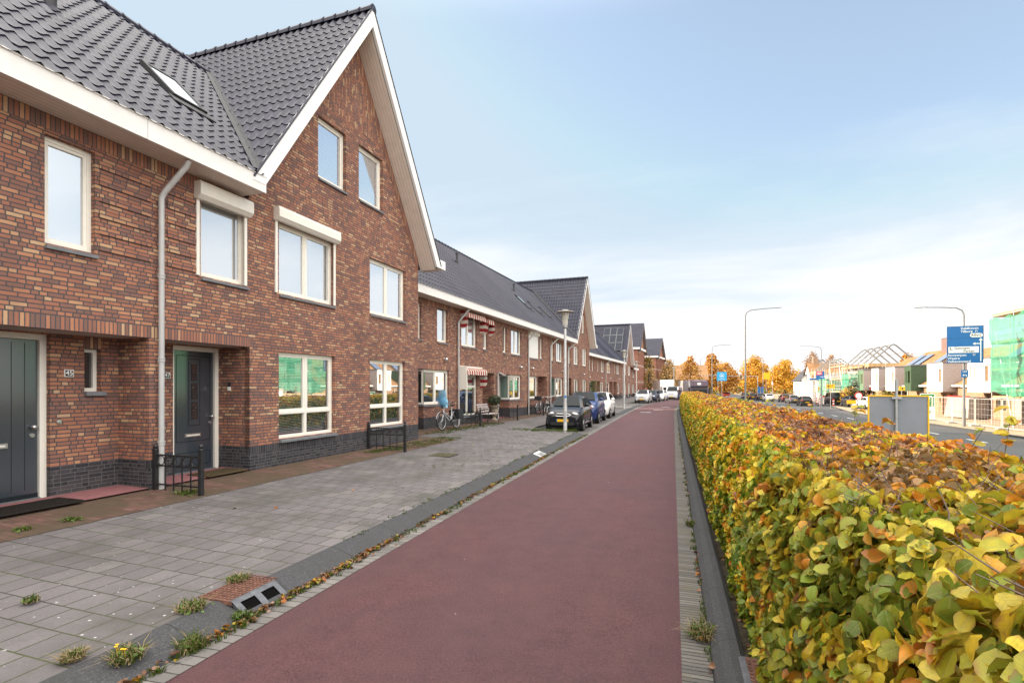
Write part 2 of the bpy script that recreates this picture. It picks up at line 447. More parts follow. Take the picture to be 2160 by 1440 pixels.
def glass(name, base, refl, tint=(.92,.96,1.0), edge=.3):
    """double glazing: a mirror-like coat over a flat base colour, mostly a dim interior"""
    t = NT(name)
    n = t.noise(t.obj(), 0.9, 2.0)
    nr = t.bump(n, 0.04, 0.02)
    g = t.n('BsdfGlossy', {'Color': (*tint, 1), 'Roughness': 0.012, 'Normal': nr}).outputs[0]
    d = t.n('BsdfDiffuse', {'Color': (*base, 1)}).outputs[0]
    fr = t.n('LayerWeight', {'Blend': 0.35}).outputs['Facing']
    fac = t.m('ADD', refl, t.m('MULTIPLY', fr, edge), clamp=True)
    return t.done(t.n('MixShader', {0: fac, 1: d, 2: g}).outputs[0])
M['glass_up'] = glass('upper_window_glass', (.42,.46,.5), 0.6)  # sky reflection partly painted in: the pale base colour brightens the panes
M['glass'] = glass('window_glass', (.045,.055,.055), 0.46)
M['glass_blind'] = glass('window_glass_with_blind', (.3,.31,.29), 0.42)
M['glass_dark'] = glass('dark_window_glass', (.02,.022,.024), 0.14)
M['glass_curtain'] = glass('window_glass_with_green_curtain', (.16,.24,.2), 0.2)
M['carglass'] = glass('car_glass', (.008,.01,.011), 0.012, edge=.05)
M['panel'] = glass('solar_panel_glass', (.012,.014,.028), 0.02, edge=.06)
def clearglass():
    t = NT('clear_window_glass')
    g = t.n('BsdfGlossy', {'Color': (.92,.97,1,1), 'Roughness': 0.012}).outputs[0]
    d = t.n('BsdfTransparent', {'Color': (.93,.96,.95,1)}).outputs[0]
    fr = t.n('LayerWeight', {'Blend': 0.35}).outputs['Facing']
    return t.done(t.n('MixShader', {0: t.m('ADD', 0.42, t.m('MULTIPLY', fr, 0.3), clamp=True), 1: d, 2: g}).outputs[0])
M['glass_clear'] = clearglass()
def opal():
    t = NT('opal_lamp_glass')
    a = t.bsdf((.62,.6,.54), 0.35, 0.5)
    b = t.n('BsdfTranslucent', {'Color': (.7,.68,.6,1)}).outputs[0]
    return t.done(t.n('MixShader', {0: 0.35, 1: a, 2: b}).outputs[0])
M['opal'] = opal()
def net(name, c, alpha, cell=0.05):
    t = NT(name)
    n = t.noise(t.obj(), 0.7, 4.0, 0.6)
    a = t.m('ADD', alpha - 0.12, t.m('MULTIPLY', n, 0.3))
    col = t.ramp(t.noise(t.obj(), 1.6, 4.0), [(0.3, tuple(x*0.8 for x in c)), (0.7, tuple(min(1, x*1.15) for x in c))])
    d = t.n('BsdfDiffuse', {'Color': col}).outputs[0]
    tr = t.n('BsdfTranslucent', {'Color': col}).outputs[0]
    dt = t.n('MixShader', {0: 0.4, 1: d, 2: tr}).outputs[0]
    return t.done(t.n('MixShader', {0: a, 1: t.n('BsdfTransparent').outputs[0], 2: dt}).outputs[0])
M['net'] = net('green_scaffold_net', (.10,.5,.33), 0.58)
M['blue_clear'] = net('light_blue_plastic', (.18,.42,.62), 0.7)
def striped(name, a, b, pitch, axis=0):
    t = NT(name); sx = t.n('SeparateXYZ', {0: t.uv()})
    f = t.m('LESS_THAN', t.m('FRACT', t.m('DIVIDE', sx.outputs[axis], pitch)), 0.5)
    return t.done(t.bsdf(t.mix(f, a, b), 0.85, 0.1))
M['awning'] = striped('red_white_awning', (.62,.56,.48), (.3,.03,.035), 0.24, 0)
M['awning_v'] = striped('red_white_awning_side', (.62,.56,.48), (.3,.03,.035), 0.3, 1)
M['barrier'] = striped('red_white_barrier', (.82,.8,.78), (.66,.06,.04), 0.5, 0)

def paint(name, c, metal=0.25):
    t = NT(name)
    n = t.noise(t.obj(), 2.0, 2.0)
    col = t.ramp(n, [(0.3, tuple(x*0.95 for x in c)), (0.7, tuple(min(1, x*1.05) for x in c))])
    return t.done(t.bsdf(col, 0.5, 0.12, metal*.4, None, **{'Coat Weight': 0.75, 'Coat Roughness': 0.04}))

def leafmat(name, vein=True, transl=0.3):
    t = NT(name)
    c = t.n('Attribute', attribute_name='leafcol').outputs['Color']
    if vein:
        sx = t.n('SeparateXYZ', {0: t.uv()})
        ax = t.m('ABSOLUTE', t.m('SUBTRACT', sx.outputs[0], 0.5))
        mid = t.m('LESS_THAN', ax, 0.022)
        ph = t.m('FRACT', t.m('MULTIPLY', t.m('SUBTRACT', sx.outputs[1], t.m('MULTIPLY', ax, 0.75)), 8.5))
        vv = t.m('LESS_THAN', ph, 0.16)
        ve = t.m('MAXIMUM', t.m('MULTIPLY', mid, .8), t.m('MULTIPLY', vv, 0.3))
        c2 = t.mix(0.5, c, (.36,.33,.09))
        n = t.noise(t.obj(), 38.0, 4.0, 0.65)
        # brown, scorched leaf margins
        edge = t.m('MULTIPLY', t.ramp(t.m('ADD', t.m('MULTIPLY', ax, 1.3), t.m('MULTIPLY', n, 0.55)), [(0.56, (0,0,0)), (0.76, (1,1,1))]), 0.75)
        c = t.mix(edge, t.mix(ve, t.mix(0.5, c, t.mix(t.ramp(n, [(.35, (0,0,0)), (.65, (1,1,1))]), (.2,.21,.018), c)), c2), (.24,.1,.03))
        nr = t.bump(t.m('ADD', ve, t.m('MULTIPLY', ph, .6)), 0.7, 0.004)
    else: nr = None
    d = t.bsdf(c, 0.42, 0.4, 0, nr)
    tr = t.n('BsdfTranslucent', {'Color': c}).outputs[0]
    return t.done(t.n('MixShader', {0: transl, 1: d, 2: tr}).outputs[0])
M['leaf'] = leafmat('beech_leaf')
M['leaf_far'] = leafmat('small_leaf', False)
M['twig'] = plain('bare_twig', (.14,.105,.09), 0.85, 0.2, var=0.3, scale=30)
M['bark'] = plain('bark', (.075,.055,.04), 0.95, 0.1, var=0.3, scale=12)
# ------------------------------------------------------------------ camera, sky, sun
cd = bpy.data.cameras.new('camera'); cam = bpy.data.objects.new('camera', cd); COL.objects.link(cam)
cam.location = (0, 0, 1.9); cam.rotation_euler = (R(90), 0, 0)
cd.sensor_fit = 'HORIZONTAL'; cd.sensor_width = 36; cd.lens = 36 * 1100 / 2160.0
cd.shift_y = 96 / 2160.0; cd.clip_start = 0.05; cd.clip_end = 3000
SC.camera = cam
SUN_EL = R(20.0)
ang = R(14)
sx_, sy_ = -CT * math.cos(ang) + ST * math.sin(ang), ST * math.cos(ang) + CT * math.sin(ang)
sun_dir = Vector((sx_ * math.cos(SUN_EL), sy_ * math.cos(SUN_EL), math.sin(SUN_EL)))
ld = bpy.data.lights.new('sun', 'SUN'); ld.energy = 4.6; ld.angle = R(0.55); ld.color = (1.0, 0.82, 0.6)
lo = bpy.data.objects.new('sun', ld); COL.objects.link(lo)
lo.rotation_euler = (-sun_dir).to_track_quat('-Z', 'Y').to_euler(); lo.location = (-30, 10, 40)

wd = bpy.data.worlds.new('World'); SC.world = wd; wd.use_nodes = True
nt = wd.node_tree; nt.nodes.clear()
class WN(NT):
    def __init__(s, t): s.t = t
w = WN(nt)
sky = w.n('TexSky', sky_type='NISHITA', sun_disc=False, sun_elevation=SUN_EL, sun_rotation=math.atan2(sx_, sy_), air_density=1.0, dust_density=1.2, ozone_density=1.6)
dirv = w.n('TexCoord').outputs['Generated']
sp = w.n('SeparateXYZ', {0: dirv})
zc = w.m('MAXIMUM', sp.outputs[2], 0.0)
den = w.m('ADD', zc, 0.16)
pl = w.n('CombineXYZ', {0: w.m('DIVIDE', sp.outputs[0], den), 1: w.m('DIVIDE', sp.outputs[1], den), 2: 0.0}).outputs[0]
pl = w.n('VectorRotate', {'Vector': pl, 'Angle': R(28)}, rotation_type='Z_AXIS').outputs[0]
pl = w.n('Mapping', {'Vector': pl, 'Scale': (0.55, 1.0, 1.0), 'Location': (12.2, 4.4, 3)}).outputs[0]
n1 = w.noise(pl, 0.95, 9.0, 0.58, dist=0.35)
n2 = w.noise(pl, 0.3, 3.0, 0.5)
low = w.n('MapRange', {'Value': zc, 'From Min': 0.40, 'From Max': 0.02, 'To Min': -0.42, 'To Max': 0.22}).outputs[0]
right = w.m('MULTIPLY', w.m('MAXIMUM', sp.outputs[0], 0.0), 0.12)
cv = w.m('ADD', w.m('ADD', w.m('MULTIPLY', n1, 0.95), w.m('MULTIPLY', n2, 0.45)), w.m('ADD', low, right))
cm = w.ramp(cv, [(0.44, (.08,.08,.08)), (0.6, (.3,.3,.3)), (0.7, (.62,.62,.62)), (0.78, (.86,.86,.86)), (0.95, (1,1,1))])
skc = w.mix(1.0, sky.outputs[0], (1.12, 1.1, 1.04), 'MULTIPLY')
# sky colour capped, so that it never gets brighter than this near the sun
skc = w.mix(1.0, skc, (1.95, 2.52, 3.05), "DARKEN")
skc = w.mix(0.25, skc, (2.15, 2.5, 2.82))
cc = w.mix(cm, skc, (3.55, 3.6, 3.66, 1))
# sky brightened overhead and behind the camera, added as fill for the shaded street
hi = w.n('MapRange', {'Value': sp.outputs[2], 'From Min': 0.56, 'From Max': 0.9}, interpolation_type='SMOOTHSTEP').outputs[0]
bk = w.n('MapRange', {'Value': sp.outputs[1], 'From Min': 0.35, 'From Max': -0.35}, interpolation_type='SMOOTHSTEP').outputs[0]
sky_fill = w.m('MULTIPLY', w.m('MAXIMUM', hi, bk), w.n('MapRange', {'Value': sp.outputs[2], 'From Min': 0.0, 'From Max': 0.3}).outputs[0])
cc = w.mix(sky_fill, cc, w.mix(hi, (11.5, 11.0, 10.3, 1), (13.5, 12.9, 12.0, 1)))
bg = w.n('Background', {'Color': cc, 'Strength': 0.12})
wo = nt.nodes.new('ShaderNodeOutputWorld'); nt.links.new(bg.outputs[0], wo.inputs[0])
SC.view_settings.view_transform = 'Standard'; SC.view_settings.look = 'None'
SC.view_settings.gamma = 1.0; SC.view_settings.exposure = 1.34
SC.cycles.max_bounces = 8; SC.cycles.transparent_max_bounces = 12
SC.cycles.caustics_reflective = False; SC.cycles.caustics_refractive = False

# ------------------------------------------------------------------ ground
def strip(name, mat, qs, prof, kind='structure', bent=True, world_uv=True):
    """prof(q) -> list of (p, z) across the strip"""
    rows, uvs = [], []
    F = WB if bent else W
    for q in qs:
        pr = prof(q); rows.append([F(p, q, z) for p, z in pr])
        acc = 0; u = []
        for i, (p, z) in enumerate(pr):
            if i: acc += math.hypot(p - pr[i-1][0], z - pr[i-1][1])
            u.append((pr[0][0] + acc, q))
        uvs.append(u)
    mb = MB(); mb.grid(rows, uvs=uvs)
    o = mb.build(name, mat)
    # make sure it faces up
    me = o.data
    if me.polygons and sum(p.normal.z for p in me.polygons) < 0: me.flip_normals()
    if kind: o['kind'] = kind
    return o

def qr(a, b, step=2.0):
    n = max(1, int(round((b - a) / step))); return [a + (b - a) * i / n for i in range(n + 1)]

zpav = lambda p: 0.10 + max(0.0, (-3.66 - p)) * 0.033
gm = MB()
gm.poly([(-900, -500, -1.15), (900, -500, -1.15), (900, 2200, -1.15), (-900, 2200, -1.15)])
gm.build('ground', M['ground'])['kind'] = 'structure'

strip('cycle_path', M['red_asphalt'], qr(-6, 112), lambda q: [(-3.12, 0), (-1.5, 0.02), (0.055, 0)])
strip('gutter_strip', M['gutter'], qr(-6, 112), lambda q: [(-3.33, -0.002), (-3.12, 0.004)])
strip('path_edging', M['gutter_fine'], qr(-6, 60), lambda q: [(0.055, 0.004), (0.25, 0.002)])

def pav_edge(q):
    """how far the raised pavement reaches: it steps back for the two parking bays"""
    def sm(a, b, x):
        t = min(1, max(0, (x - a) / (b - a))); return t * t * (3 - 2 * t)
    k = sm(20.6, 21.6, q) * (1 - sm(35.2, 36.4, q)) + sm(55.5, 57.5, q) * (1 - sm(90, 92, q))
    return -3.66 - 2.0 * k
qk = sorted(set(qr(-6, 20, 1.0) + qr(20, 38, 0.2) + qr(38, 55, 1.0) + qr(55, 58, 0.25) + qr(58, 89, 1.5) + qr(89, 93, 0.25) + qr(93, 112, 2)))
strip('kerb', M['kerb'], qk, lambda q: [(pav_edge(q) + 0.33, -0.02), (pav_edge(q) + 0.31, 0.012), (pav_edge(q) + 0.06, 0.098), (pav_edge(q) + 0.03, 0.107), (pav_edge(q) - 0.02, 0.108)])
strip('pavement', M['paving'], qk, lambda q: [(-16, zpav(-16)), (-12, zpav(-12)), (-8, zpav(-8)), (pav_edge(q) - 0.02, zpav(pav_edge(q)))])
strip('parking_bay', M['parking'], qr(20.4, 36.6), lambda q: [(-5.6, 0.006), (-3.34, 0.006)])
strip('parking_bay', M['parking'], qr(55.4, 92), lambda q: [(-5.6, 0.006), (-3.34, 0.006)])
strip('bay_edging', M['gutter'], qr(20.4, 36.4, 1), lambda q: [(-3.36, 0.012), (-3.1, 0.012)])
strip('hedge_kerb', M['kerb'], qr(-6, 60, 1.0), lambda q: [(0.25, -0.02), (0.262, 0.03), (0.31, 0.085), (0.37, 0.112), (0.43, 0.108), (0.47, 0.06), (0.475, 0.0)])
strip('hedge_bed', M['soil'], qr(-6, 60), lambda q: [(0.47, 0.03), (2.3, 0.05)])
strip('verge', M['verge'], qr(-10, 120, 5), lambda q: [(2.3, 0.05), (3.2, -0.1), (5.2, -0.92), (7.0, -0.95)], bent=False)
strip('end_paving', M['asphalt'], qr(60, 130, 5), lambda q: [(0.05, -0.01), (3.5, -0.03)], bent=True)

zr = -1.0
strip('carriageway', M['asphalt'], qr(-20, 260, 10), lambda q: [(6.9, zr), (12.3, zr)], bent=False)
def redge(q):
    t = min(1, max(0, (q - 62) / 32.0)); return 18.8 + 3.8 * t * t * (3 - 2 * t)
strip('carriageway', M['asphalt'], qr(-20, 260, 5), lambda q: [(12.95, zr), (redge(q), zr)], bent=False)
strip('median_kerb', M['kerb'], qr(-20, 78, 4), lambda q: [(12.3, zr - .02), (12.32, zr + .12), (12.93, zr + .12), (12.95, zr - .02)], bent=False)
strip('road_kerb', M['kerb'], qr(-20, 260, 4), lambda q: [(redge(q), zr - .02), (redge(q) + .02, zr + .1), (redge(q) + .17, zr + .11), (redge(q) + .2, zr + .1)], bent=False)
strip('sidewalk', M['sand'], qr(-20, 260, 5), lambda q: [(redge(q) + .2, zr + .1), (40, zr + .13)], bent=False)
strip('junction', M['asphalt'], qr(100, 260, 10), lambda q: [(-8, zr - .02), (6.9, zr - .004)], bent=False)
strip('lay_by', M['asphalt'], qr(70, 125, 4), lambda q: [(22.9, zr + .134), (25.4, zr + .138)], bent=False)

mk = MB()
for i in range(14):
    q0 = 28 + i * 5.2
    mk.poly([W(15.55, q0, zr + .006), W(15.67, q0, zr + .006), W(15.67, q0 + 2.0, zr + .006), W(15.55, q0 + 2.0, zr + .006)])
for i in range(22):
    q0 = 26 + i * 5.2
    mk.poly([W(9.6, q0, zr + .006), W(9.72, q0, zr + .006), W(9.72, q0 + 2.0, zr + .006), W(9.6, q0 + 2.0, zr + .006)])
o = mk.build('lane_markings', M['signwhite']); o['kind'] = 'structure'
mk = MB()
for q0, p0 in ((39.8, -2.35), (44.5, -1.6), (50.5, -1.2)):
    mk.poly([WB(p0, q0, .024), WB(p0 + .75, q0, .024), WB(p0 + .75, q0 + .28, .024), WB(p0, q0 + .28, .024)])
o = mk.build('path_markings', M['signwhite']); o['kind'] = 'structure'

# ------------------------------------------------------------------ terrace builder
class Row:
    """a facade plane: s along the wall, o out to the street, z up"""
    def __init__(s, o, d, zb):
        l = math.hypot(*d); s.o = o; s.d = (d[0]/l, d[1]/l); s.n = (s.d[1], -s.d[0]); s.zb = zb
        s.rot = math.atan2(s.d[1], s.d[0])
    def w(s, a, o=0.0, z=0.0):
        return Vector((s.o[0] + a*s.d[0] + o*s.n[0], s.o[1] + a*s.d[1] + o*s.n[1], z))
RA = Row((-5.174, 10.254), (.3222, .9467), .25)
RB = Row((-3.335, 19.94), (.357, .934), .25)
RC = Row((7.54, 54.5), (.368, .93), .2)

def L(s, o, z): return Vector((s, -o, z))

def clip_poly(pts, planes):
    for a, b, c in planes:                 # keep a*x+b*y+c >= 0
        out = []
        for i in range(len(pts)):
            p, q = pts[i], pts[(i + 1) % len(pts)]
            dp, dq = a*p[0]+b*p[1]+c, a*q[0]+b*q[1]+c
            if dp >= 0: out.append(p)
            if (dp >= 0) != (dq >= 0):
                t = dp / (dp - dq); out.append((p[0]+(q[0]-p[0])*t, p[1]+(q[1]-p[1])*t))
        pts = out
        if not pts: break
    return pts

def wall(mb, s0, s1, z0, z1, holes=(), o=0.0, planes=(), reveal=0.12):
    ss = sorted({s0, s1} | {x for h in holes for x in h[:2] if s0 < x < s1})
    zs = sorted({z0, z1} | {x for h in holes for x in h[2:4] if z0 < x < z1})
    for a, b in zip(ss, ss[1:]):
        for c, d in zip(zs, zs[1:]):
            m_, k_ = (a + b)/2, (c + d)/2
            if any(h[0] < m_ < h[1] and h[2] < k_ < h[3] for h in holes): continue
            pts = clip_poly([(a, c), (b, c), (b, d), (a, d)], planes)
            if len(pts) > 2: mb.poly([L(x, o, y) for x, y in pts], pts)
    for h in holes:
        a, b = max(h[0], s0), min(h[1], s1); c, d = max(h[2], z0), min(h[3], z1)
        if a >= b or c >= d: continue
        r = h[4] if len(h) > 4 else reveal
        i = o - r
        mb.poly([L(a, o, c), L(a, i, c), L(a, i, d), L(a, o, d)], [(a, c), (a - r, c), (a - r, d), (a, d)])
        mb.poly([L(b, i, c), L(b, o, c), L(b, o, d), L(b, i, d)], [(b + r, c), (b, c), (b, d), (b + r, d)])
        if d == h[3]: mb.poly([L(a, o, d), L(a, i, d), L(b, i, d), L(b, o, d)])
        if c == h[2]: mb.poly([L(a, o, c), L(b, o, c), L(b, i, c), L(a, i, c)])

def window(par, sh, s0, s1, z0, z1, cols=1, low=0.0, o=-0.09, mat='glass', sill=True, blinds=False, sillout=0.05, fixed=False, label=None, frame='cream'):
    f = MB(); g = MB()
    fw = 0.055
    f.box(s0, s0 + fw, -o, -o + .07, z0, z1); f.box(s1 - fw, s1, -o, -o + .07, z0, z1)
    f.box(s0 + fw, s1 - fw, -o, -o + .07, z0, z0 + fw); f.box(s0 + fw, s1 - fw, -o, -o + .07, z1 - fw, z1)
    zb = [z0 + fw, z1 - fw]
    if low: zb = [z0 + fw, z0 + low, z0 + low + .06, z1 - fw]
    if low: f.box(s0 + fw, s1 - fw, -o + .001, -o + .07, z0 + low, z0 + low + .06)
    xs = [(s0 + fw, s1 - fw)]
    if cols == 2:
        c = (s0 + s1)/2
        xs = [(s0 + fw, c - .032), (c + .032, s1 - fw)]
        for i in range(0, len(zb), 2): f.box(c - .032, c + .032, -o + .0015, -o + .07, zb[i], zb[i + 1])
    for a, b in xs:
        for i in range(0, len(zb), 2):
            c, d = zb[i], zb[i + 1]
            k = 0.045 if (i > 0 or not low) and not fixed else 0.012
            if b - a > 0.25:
                f.box(a, a + k, -o + .016, -o + .06, c, d); f.box(b - k, b, -o + .016, -o + .06, c, d)
                f.box(a + k, b - k, -o + .016, -o + .06, c, c + k); f.box(a + k, b - k, -o + .016, -o + .06, d - k, d)
            else: k = 0.0
            g.poly([L(a + k, o - .042, c + k), L(b - k, o - .042, c + k), L(b - k, o - .042, d - k), L(a + k, o - .042, d - k)])
    w_ = f.build('window', M[frame], par, sh)
    if label: w_['label'] = label
    g.build('pane', M[mat], w_, sh)
    if sill:
        m = MB()
        m.poly([L(s0, o + .001, z0 - .005), L(s0, sillout, z0 - .03), L(s1 + .02, sillout, z0 - .03), L(s1 + .02, o + .001, z0 - .005)])
        m.box(s0, s1 + .02, -sillout, .0, z0 - .075, z0 - .03)
        m.build('sill', M['dgrey'], w_, sh)
    if blinds:
        m = MB(); zz = z0 + .1
        while zz < z1 - .1:
            if not (low and z0 + low - .02 < zz < z0 + low + .08):
                m.poly([L(s0 + .08, o - .075, zz), L(s1 - .1, o - .075, zz), L(s1 - .1, o - .1, zz + .009), L(s0 + .08, o - .1, zz + .009)])
                m.poly([L(s0 + .08, o - .075, zz), L(s1 - .1, o - .075, zz), L(s1 - .1, o - .075, zz + .005), L(s0 + .08, o - .075, zz + .005)])
            zz += 0.035
        m.build('blind', M['white'], w_, sh)
        m = MB(); m.poly([L(s0 - .3, o - .6, z0 - .2), L(s1 + .6, o - .6, z0 - .2), L(s1 + .6, o - .6, z1 + .1), L(s0 - .3, o - .6, z1 + .1)])
        m.build('interior', M['interior'], w_, sh)
    return w_
M['interior'] = plain('dim_interior', (.1,.1,.095), 0.9, 0.1, var=0.3, scale=2)

def tiles(name, par, sh, org, ax, up, w_, h_, keep=None, pw=0.225, pl=0.36, mat='tile', samples=8, amp=0.022, phase=0.0):
    """S-profiled roof tiles in overlapping courses: org corner, ax along eave, up up the slope"""
    org, ax, up = Vector(org), Vector(ax).normalized(), Vector(up).normalized()
    nv = ax.cross(up).normalized()
    if nv.z < 0: nv = -nv
    nc = int(math.ceil(h_ / pl)); na = int(round(w_ / pw * samples))
    a = np.linspace(0, w_, na + 1)
    ph = ((a + phase) / pw) % 1.0
    prof = amp * (np.cos(2*np.pi*(ph + .06*np.sin(2*np.pi*ph))) + .18*np.cos(4*np.pi*ph))
    rows = []; bb = []
    for k in range(nc):
        b0, b1 = k*pl, min((k + 1)*pl, h_)
        rows.append((b0, prof + 0.022)); rows.append((b1, prof + 0.004))
    V = np.zeros((len(rows), na + 1, 3))
    A, U, N, O = (np.array(x) for x in (ax, up, nv, org))
    for i, (b, hgt) in enumerate(rows):
        V[i] = O + a[:, None]*A + b*U + hgt[:, None]*N
    if sh is not None: V = V + np.array(sh)
    idx = np.arange(len(rows)*(na + 1)).reshape(len(rows), na + 1)
    q = np.stack([idx[:-1, :-1], idx[:-1, 1:], idx[1:, 1:], idx[1:, :-1]], -1)
    cen = V.reshape(-1, 3)[q].mean(2)
    k_ = np.ones(q.shape[:2], bool) if keep is None else keep(cen - (np.array(sh) if sh is not None else 0))
    q = q[k_]
    rb = np.array([r[0] for r in rows])
    UV = np.zeros((len(rows), na + 1, 2)); UV[..., 0] = a + phase; UV[..., 1] = rb[:, None]
    ff = q.reshape(-1)
    o = np_mesh(name, V.reshape(-1, 3), ff, np.full(len(q), 4), M[mat], par, UV.reshape(-1, 2)[ff], smooth=True)
    if ax.cross(up).z < 0: o.data.flip_normals()
    try: o.data.set_sharp_from_angle(angle=R(50))
    except Exception: pass
    return o

def ridge_caps(name, par, sh, p0, p1, r=0.11, mat='tile'):
    m = MB(); p0, p1 = Vector(p0), Vector(p1); d = p1 - p0; n = max(1, int(d.length / 0.36)); u = d / n
    side = Vector((u.y, -u.x, 0)).normalized(); upv = Vector((0, 0, 1))
    for i in range(n):
        rows = []
        for t, rr in ((-0.06, r*1.12), (0.04, r*1.12), (0.05, r), (1.0, r*0.9)):
            c = p0 + u*(i + t)
            rows.append([c + (side*math.cos(R(x)) + upv*math.sin(R(x)))*rr + upv*(-0.02) for x in (-25, 15, 55, 90, 125, 165, 205)])
        m.grid(rows); m.poly(rows[0])
    return m.build(name, M[mat], par, sh)

def downpipe(par, sh, s, zb, ztop, s_top=None, o=0.09, ztilt=0.6, mat='pvc'):
    m = MB(); r = 0.042
    m.tube([L(s, o, zb), L(s, o, ztop - ztilt)], r, 12)
    st = s if s_top is None else s_top
    m.tube([L(s, o, ztop - ztilt - .03), L(s, o, ztop - ztilt), L(s + (st - s)*.15, o + .05, ztop - ztilt + .1), L(st, o + .38, ztop - .08), L(st, o + .42, ztop)], r*1.04, 12)
    d = m.build('downpipe', M[mat], par, sh, smooth=True)
    b = MB()
    zz = zb + 0.75
    while zz < ztop - ztilt - .2:
        b.lathe([(.046, -.05), (.05, -.04), (.05, 0), (.056, .005), (.056, .02), (.046, .021)], 12, L(s, o, zz))
        b.box(s - .012, s + .012, -o, 0, zz + .002, zz + .018)
        zz += 1.35
    b.build('pipe_bracket', M[mat], d, sh)
    return d

def text_mesh(txt, size, mat, name, parent, loc, rot, extrude=0.002, align='CENTER'):
    cu = bpy.data.curves.new(name, 'FONT'); cu.body = txt; cu.size = size; cu.extrude = extrude
    cu.offset = size*.008; cu.align_x = align; cu.align_y = 'CENTER'; cu.resolution_u = 3
    tmp = bpy.data.objects.new(name, cu); COL.objects.link(tmp)
    dg = bpy.context.evaluated_depsgraph_get()
    me = bpy.data.meshes.new_from_object(tmp.evaluated_get(dg))
    bpy.data.objects.remove(tmp); me.name = name
    me.materials.clear(); me.materials.append(mat)
    o = bpy.data.objects.new(name, me); COL.objects.link(o)
    o.parent = parent; o.location = loc; o.rotation_euler = rot
    return o

def plate_number(par, sh, txt, s, z, o):
    m = MB(); m.box(s - .062, s + .062, -o - .012, -o, z - .055, z + .055)
    p = m.build('number_plate', M['signwhite'], par, sh, bevel=.012)
    m = MB(); m.box(s - .053, s + .053, -o - .0145, -o - .0125, z - .046, z + .046)
    m.build('plate_face', M['dark'], p, sh)
    text_mesh(txt, 0.1, M['signwhite'], 'digits', p, Vector(sh) + L(s, o + .0165, z), (R(90), 0, 0))

OV = 0.58       # eaves overhang
def eaves(par, sh, s0, s1, ztop, zbot=None, soff=True):
    zbot = ztop - .29 if zbot is None else zbot
    m = MB()
    m.box(s0, s1, -OV - .0, -OV + .05, zbot, ztop)
    m.box(s0, s1, -OV - .014, -OV + .05, ztop, ztop + .022)
    x = s0 + (0.9 - s0 % 1.0)
    m.build('eaves_fascia', M['fascia'], par, sh)
    if soff:
        m = MB(); m.poly([L(s0, OV - .05, zbot + .012), L(s0, 0, zbot + .012), L(s1, 0, zbot + .012), L(s1, OV - .05, zbot + .012)], [(s0, 0), (s0, OV), (s1, OV), (s1, 0)])
        m.build('soffit', M['soffit'], par, sh)

def soldiers(par, sh, s0, s1, z0, z1, out=0.004, name='brick_lintel', bottom=True):
    m = MB()
    p = [L(s0, out, z0), L(s1, out, z0), L(s1, out, z1), L(s0, out, z1)]
    m.poly(p, [(0.0 + .002, s0), (0.0 + .002, s1), (0.197, s1), (0.197, s0)])
    if bottom: m.poly([L(s0, out, z0), L(s0, -.1, z0), L(s1, -.1, z0), L(s1, out, z0)], [(0, s0), (.1, s0), (.1, s1), (0, s1)])
    m.poly([L(s0, out, z1), L(s1, out, z1), L(s1, -.01, z1), L(s0, -.01, z1)])
    m.poly([L(s0, -.01, z0), L(s0, out, z0), L(s0, out, z1), L(s0, -.01, z1)])
    m.poly([L(s1, out, z0), L(s1, -.01, z0), L(s1, -.01, z1), L(s1, out, z1)])
    return m.build(name, M['soldier'], par, sh)

def relief(par, sh, s0, s1, z0, z1):
    m = MB(); z = z0; r = random.Random(int(s0*100))
    while z < z1 - .05:
        m.box(s0, s1, -.02, .01, z + .004, z + .112, skip='k'); z += .24
    return m.build('relief_brickwork', M['brick'], par, sh)

def niche(par, sh, s0, s1, z0, z1, depth, holes=(), lside=True, rside=True, pl=0.72):
    """recessed porch: back wall, cheeks, ceiling"""
    for nm, a, b, mt in (('porch_wall', pl, z1, 'brick'), ('porch_plinth', z0 - .2, pl, 'plinth')):
        m = MB()
        wall(m, s0, s1, a, b, [h for h in holes if h[3] > a and h[2] < b], -depth)
        m.poly([L(s0, -.1, a), L(s0, -depth, a), L(s0, -depth, b), L(s0, -.1, b)])
        m.poly([L(s1, -depth, a), L(s1, -.1, a), L(s1, -.1, b), L(s1, -depth, b)])
        m.build(nm, M[mt], par, sh)
    m = MB(); m.poly([L(s0, -.1, z1), L(s0, -depth, z1), L(s1, -depth, z1), L(s1, -.1, z1)])
    m.build('porch_ceiling', M['porchceil'], par, sh)
    m = MB(); m.poly([L(s0, .0, z0 + .03), L(s1, 0, z0 + .03), L(s1, -depth, z0 + .045), L(s0, -depth, z0 + .045)])
    m.build('porch_floor', M['porchfloor'], par, sh)
M['porchceil'] = plain('porch_ceiling_board', (.5,.45,.4), 0.7, 0.3, var=0.05)
M['porchfloor'] = plain('red_porch_floor', (.26,.115,.12), 0.9, 0.2, var=0.15, scale=8, bump=.3)

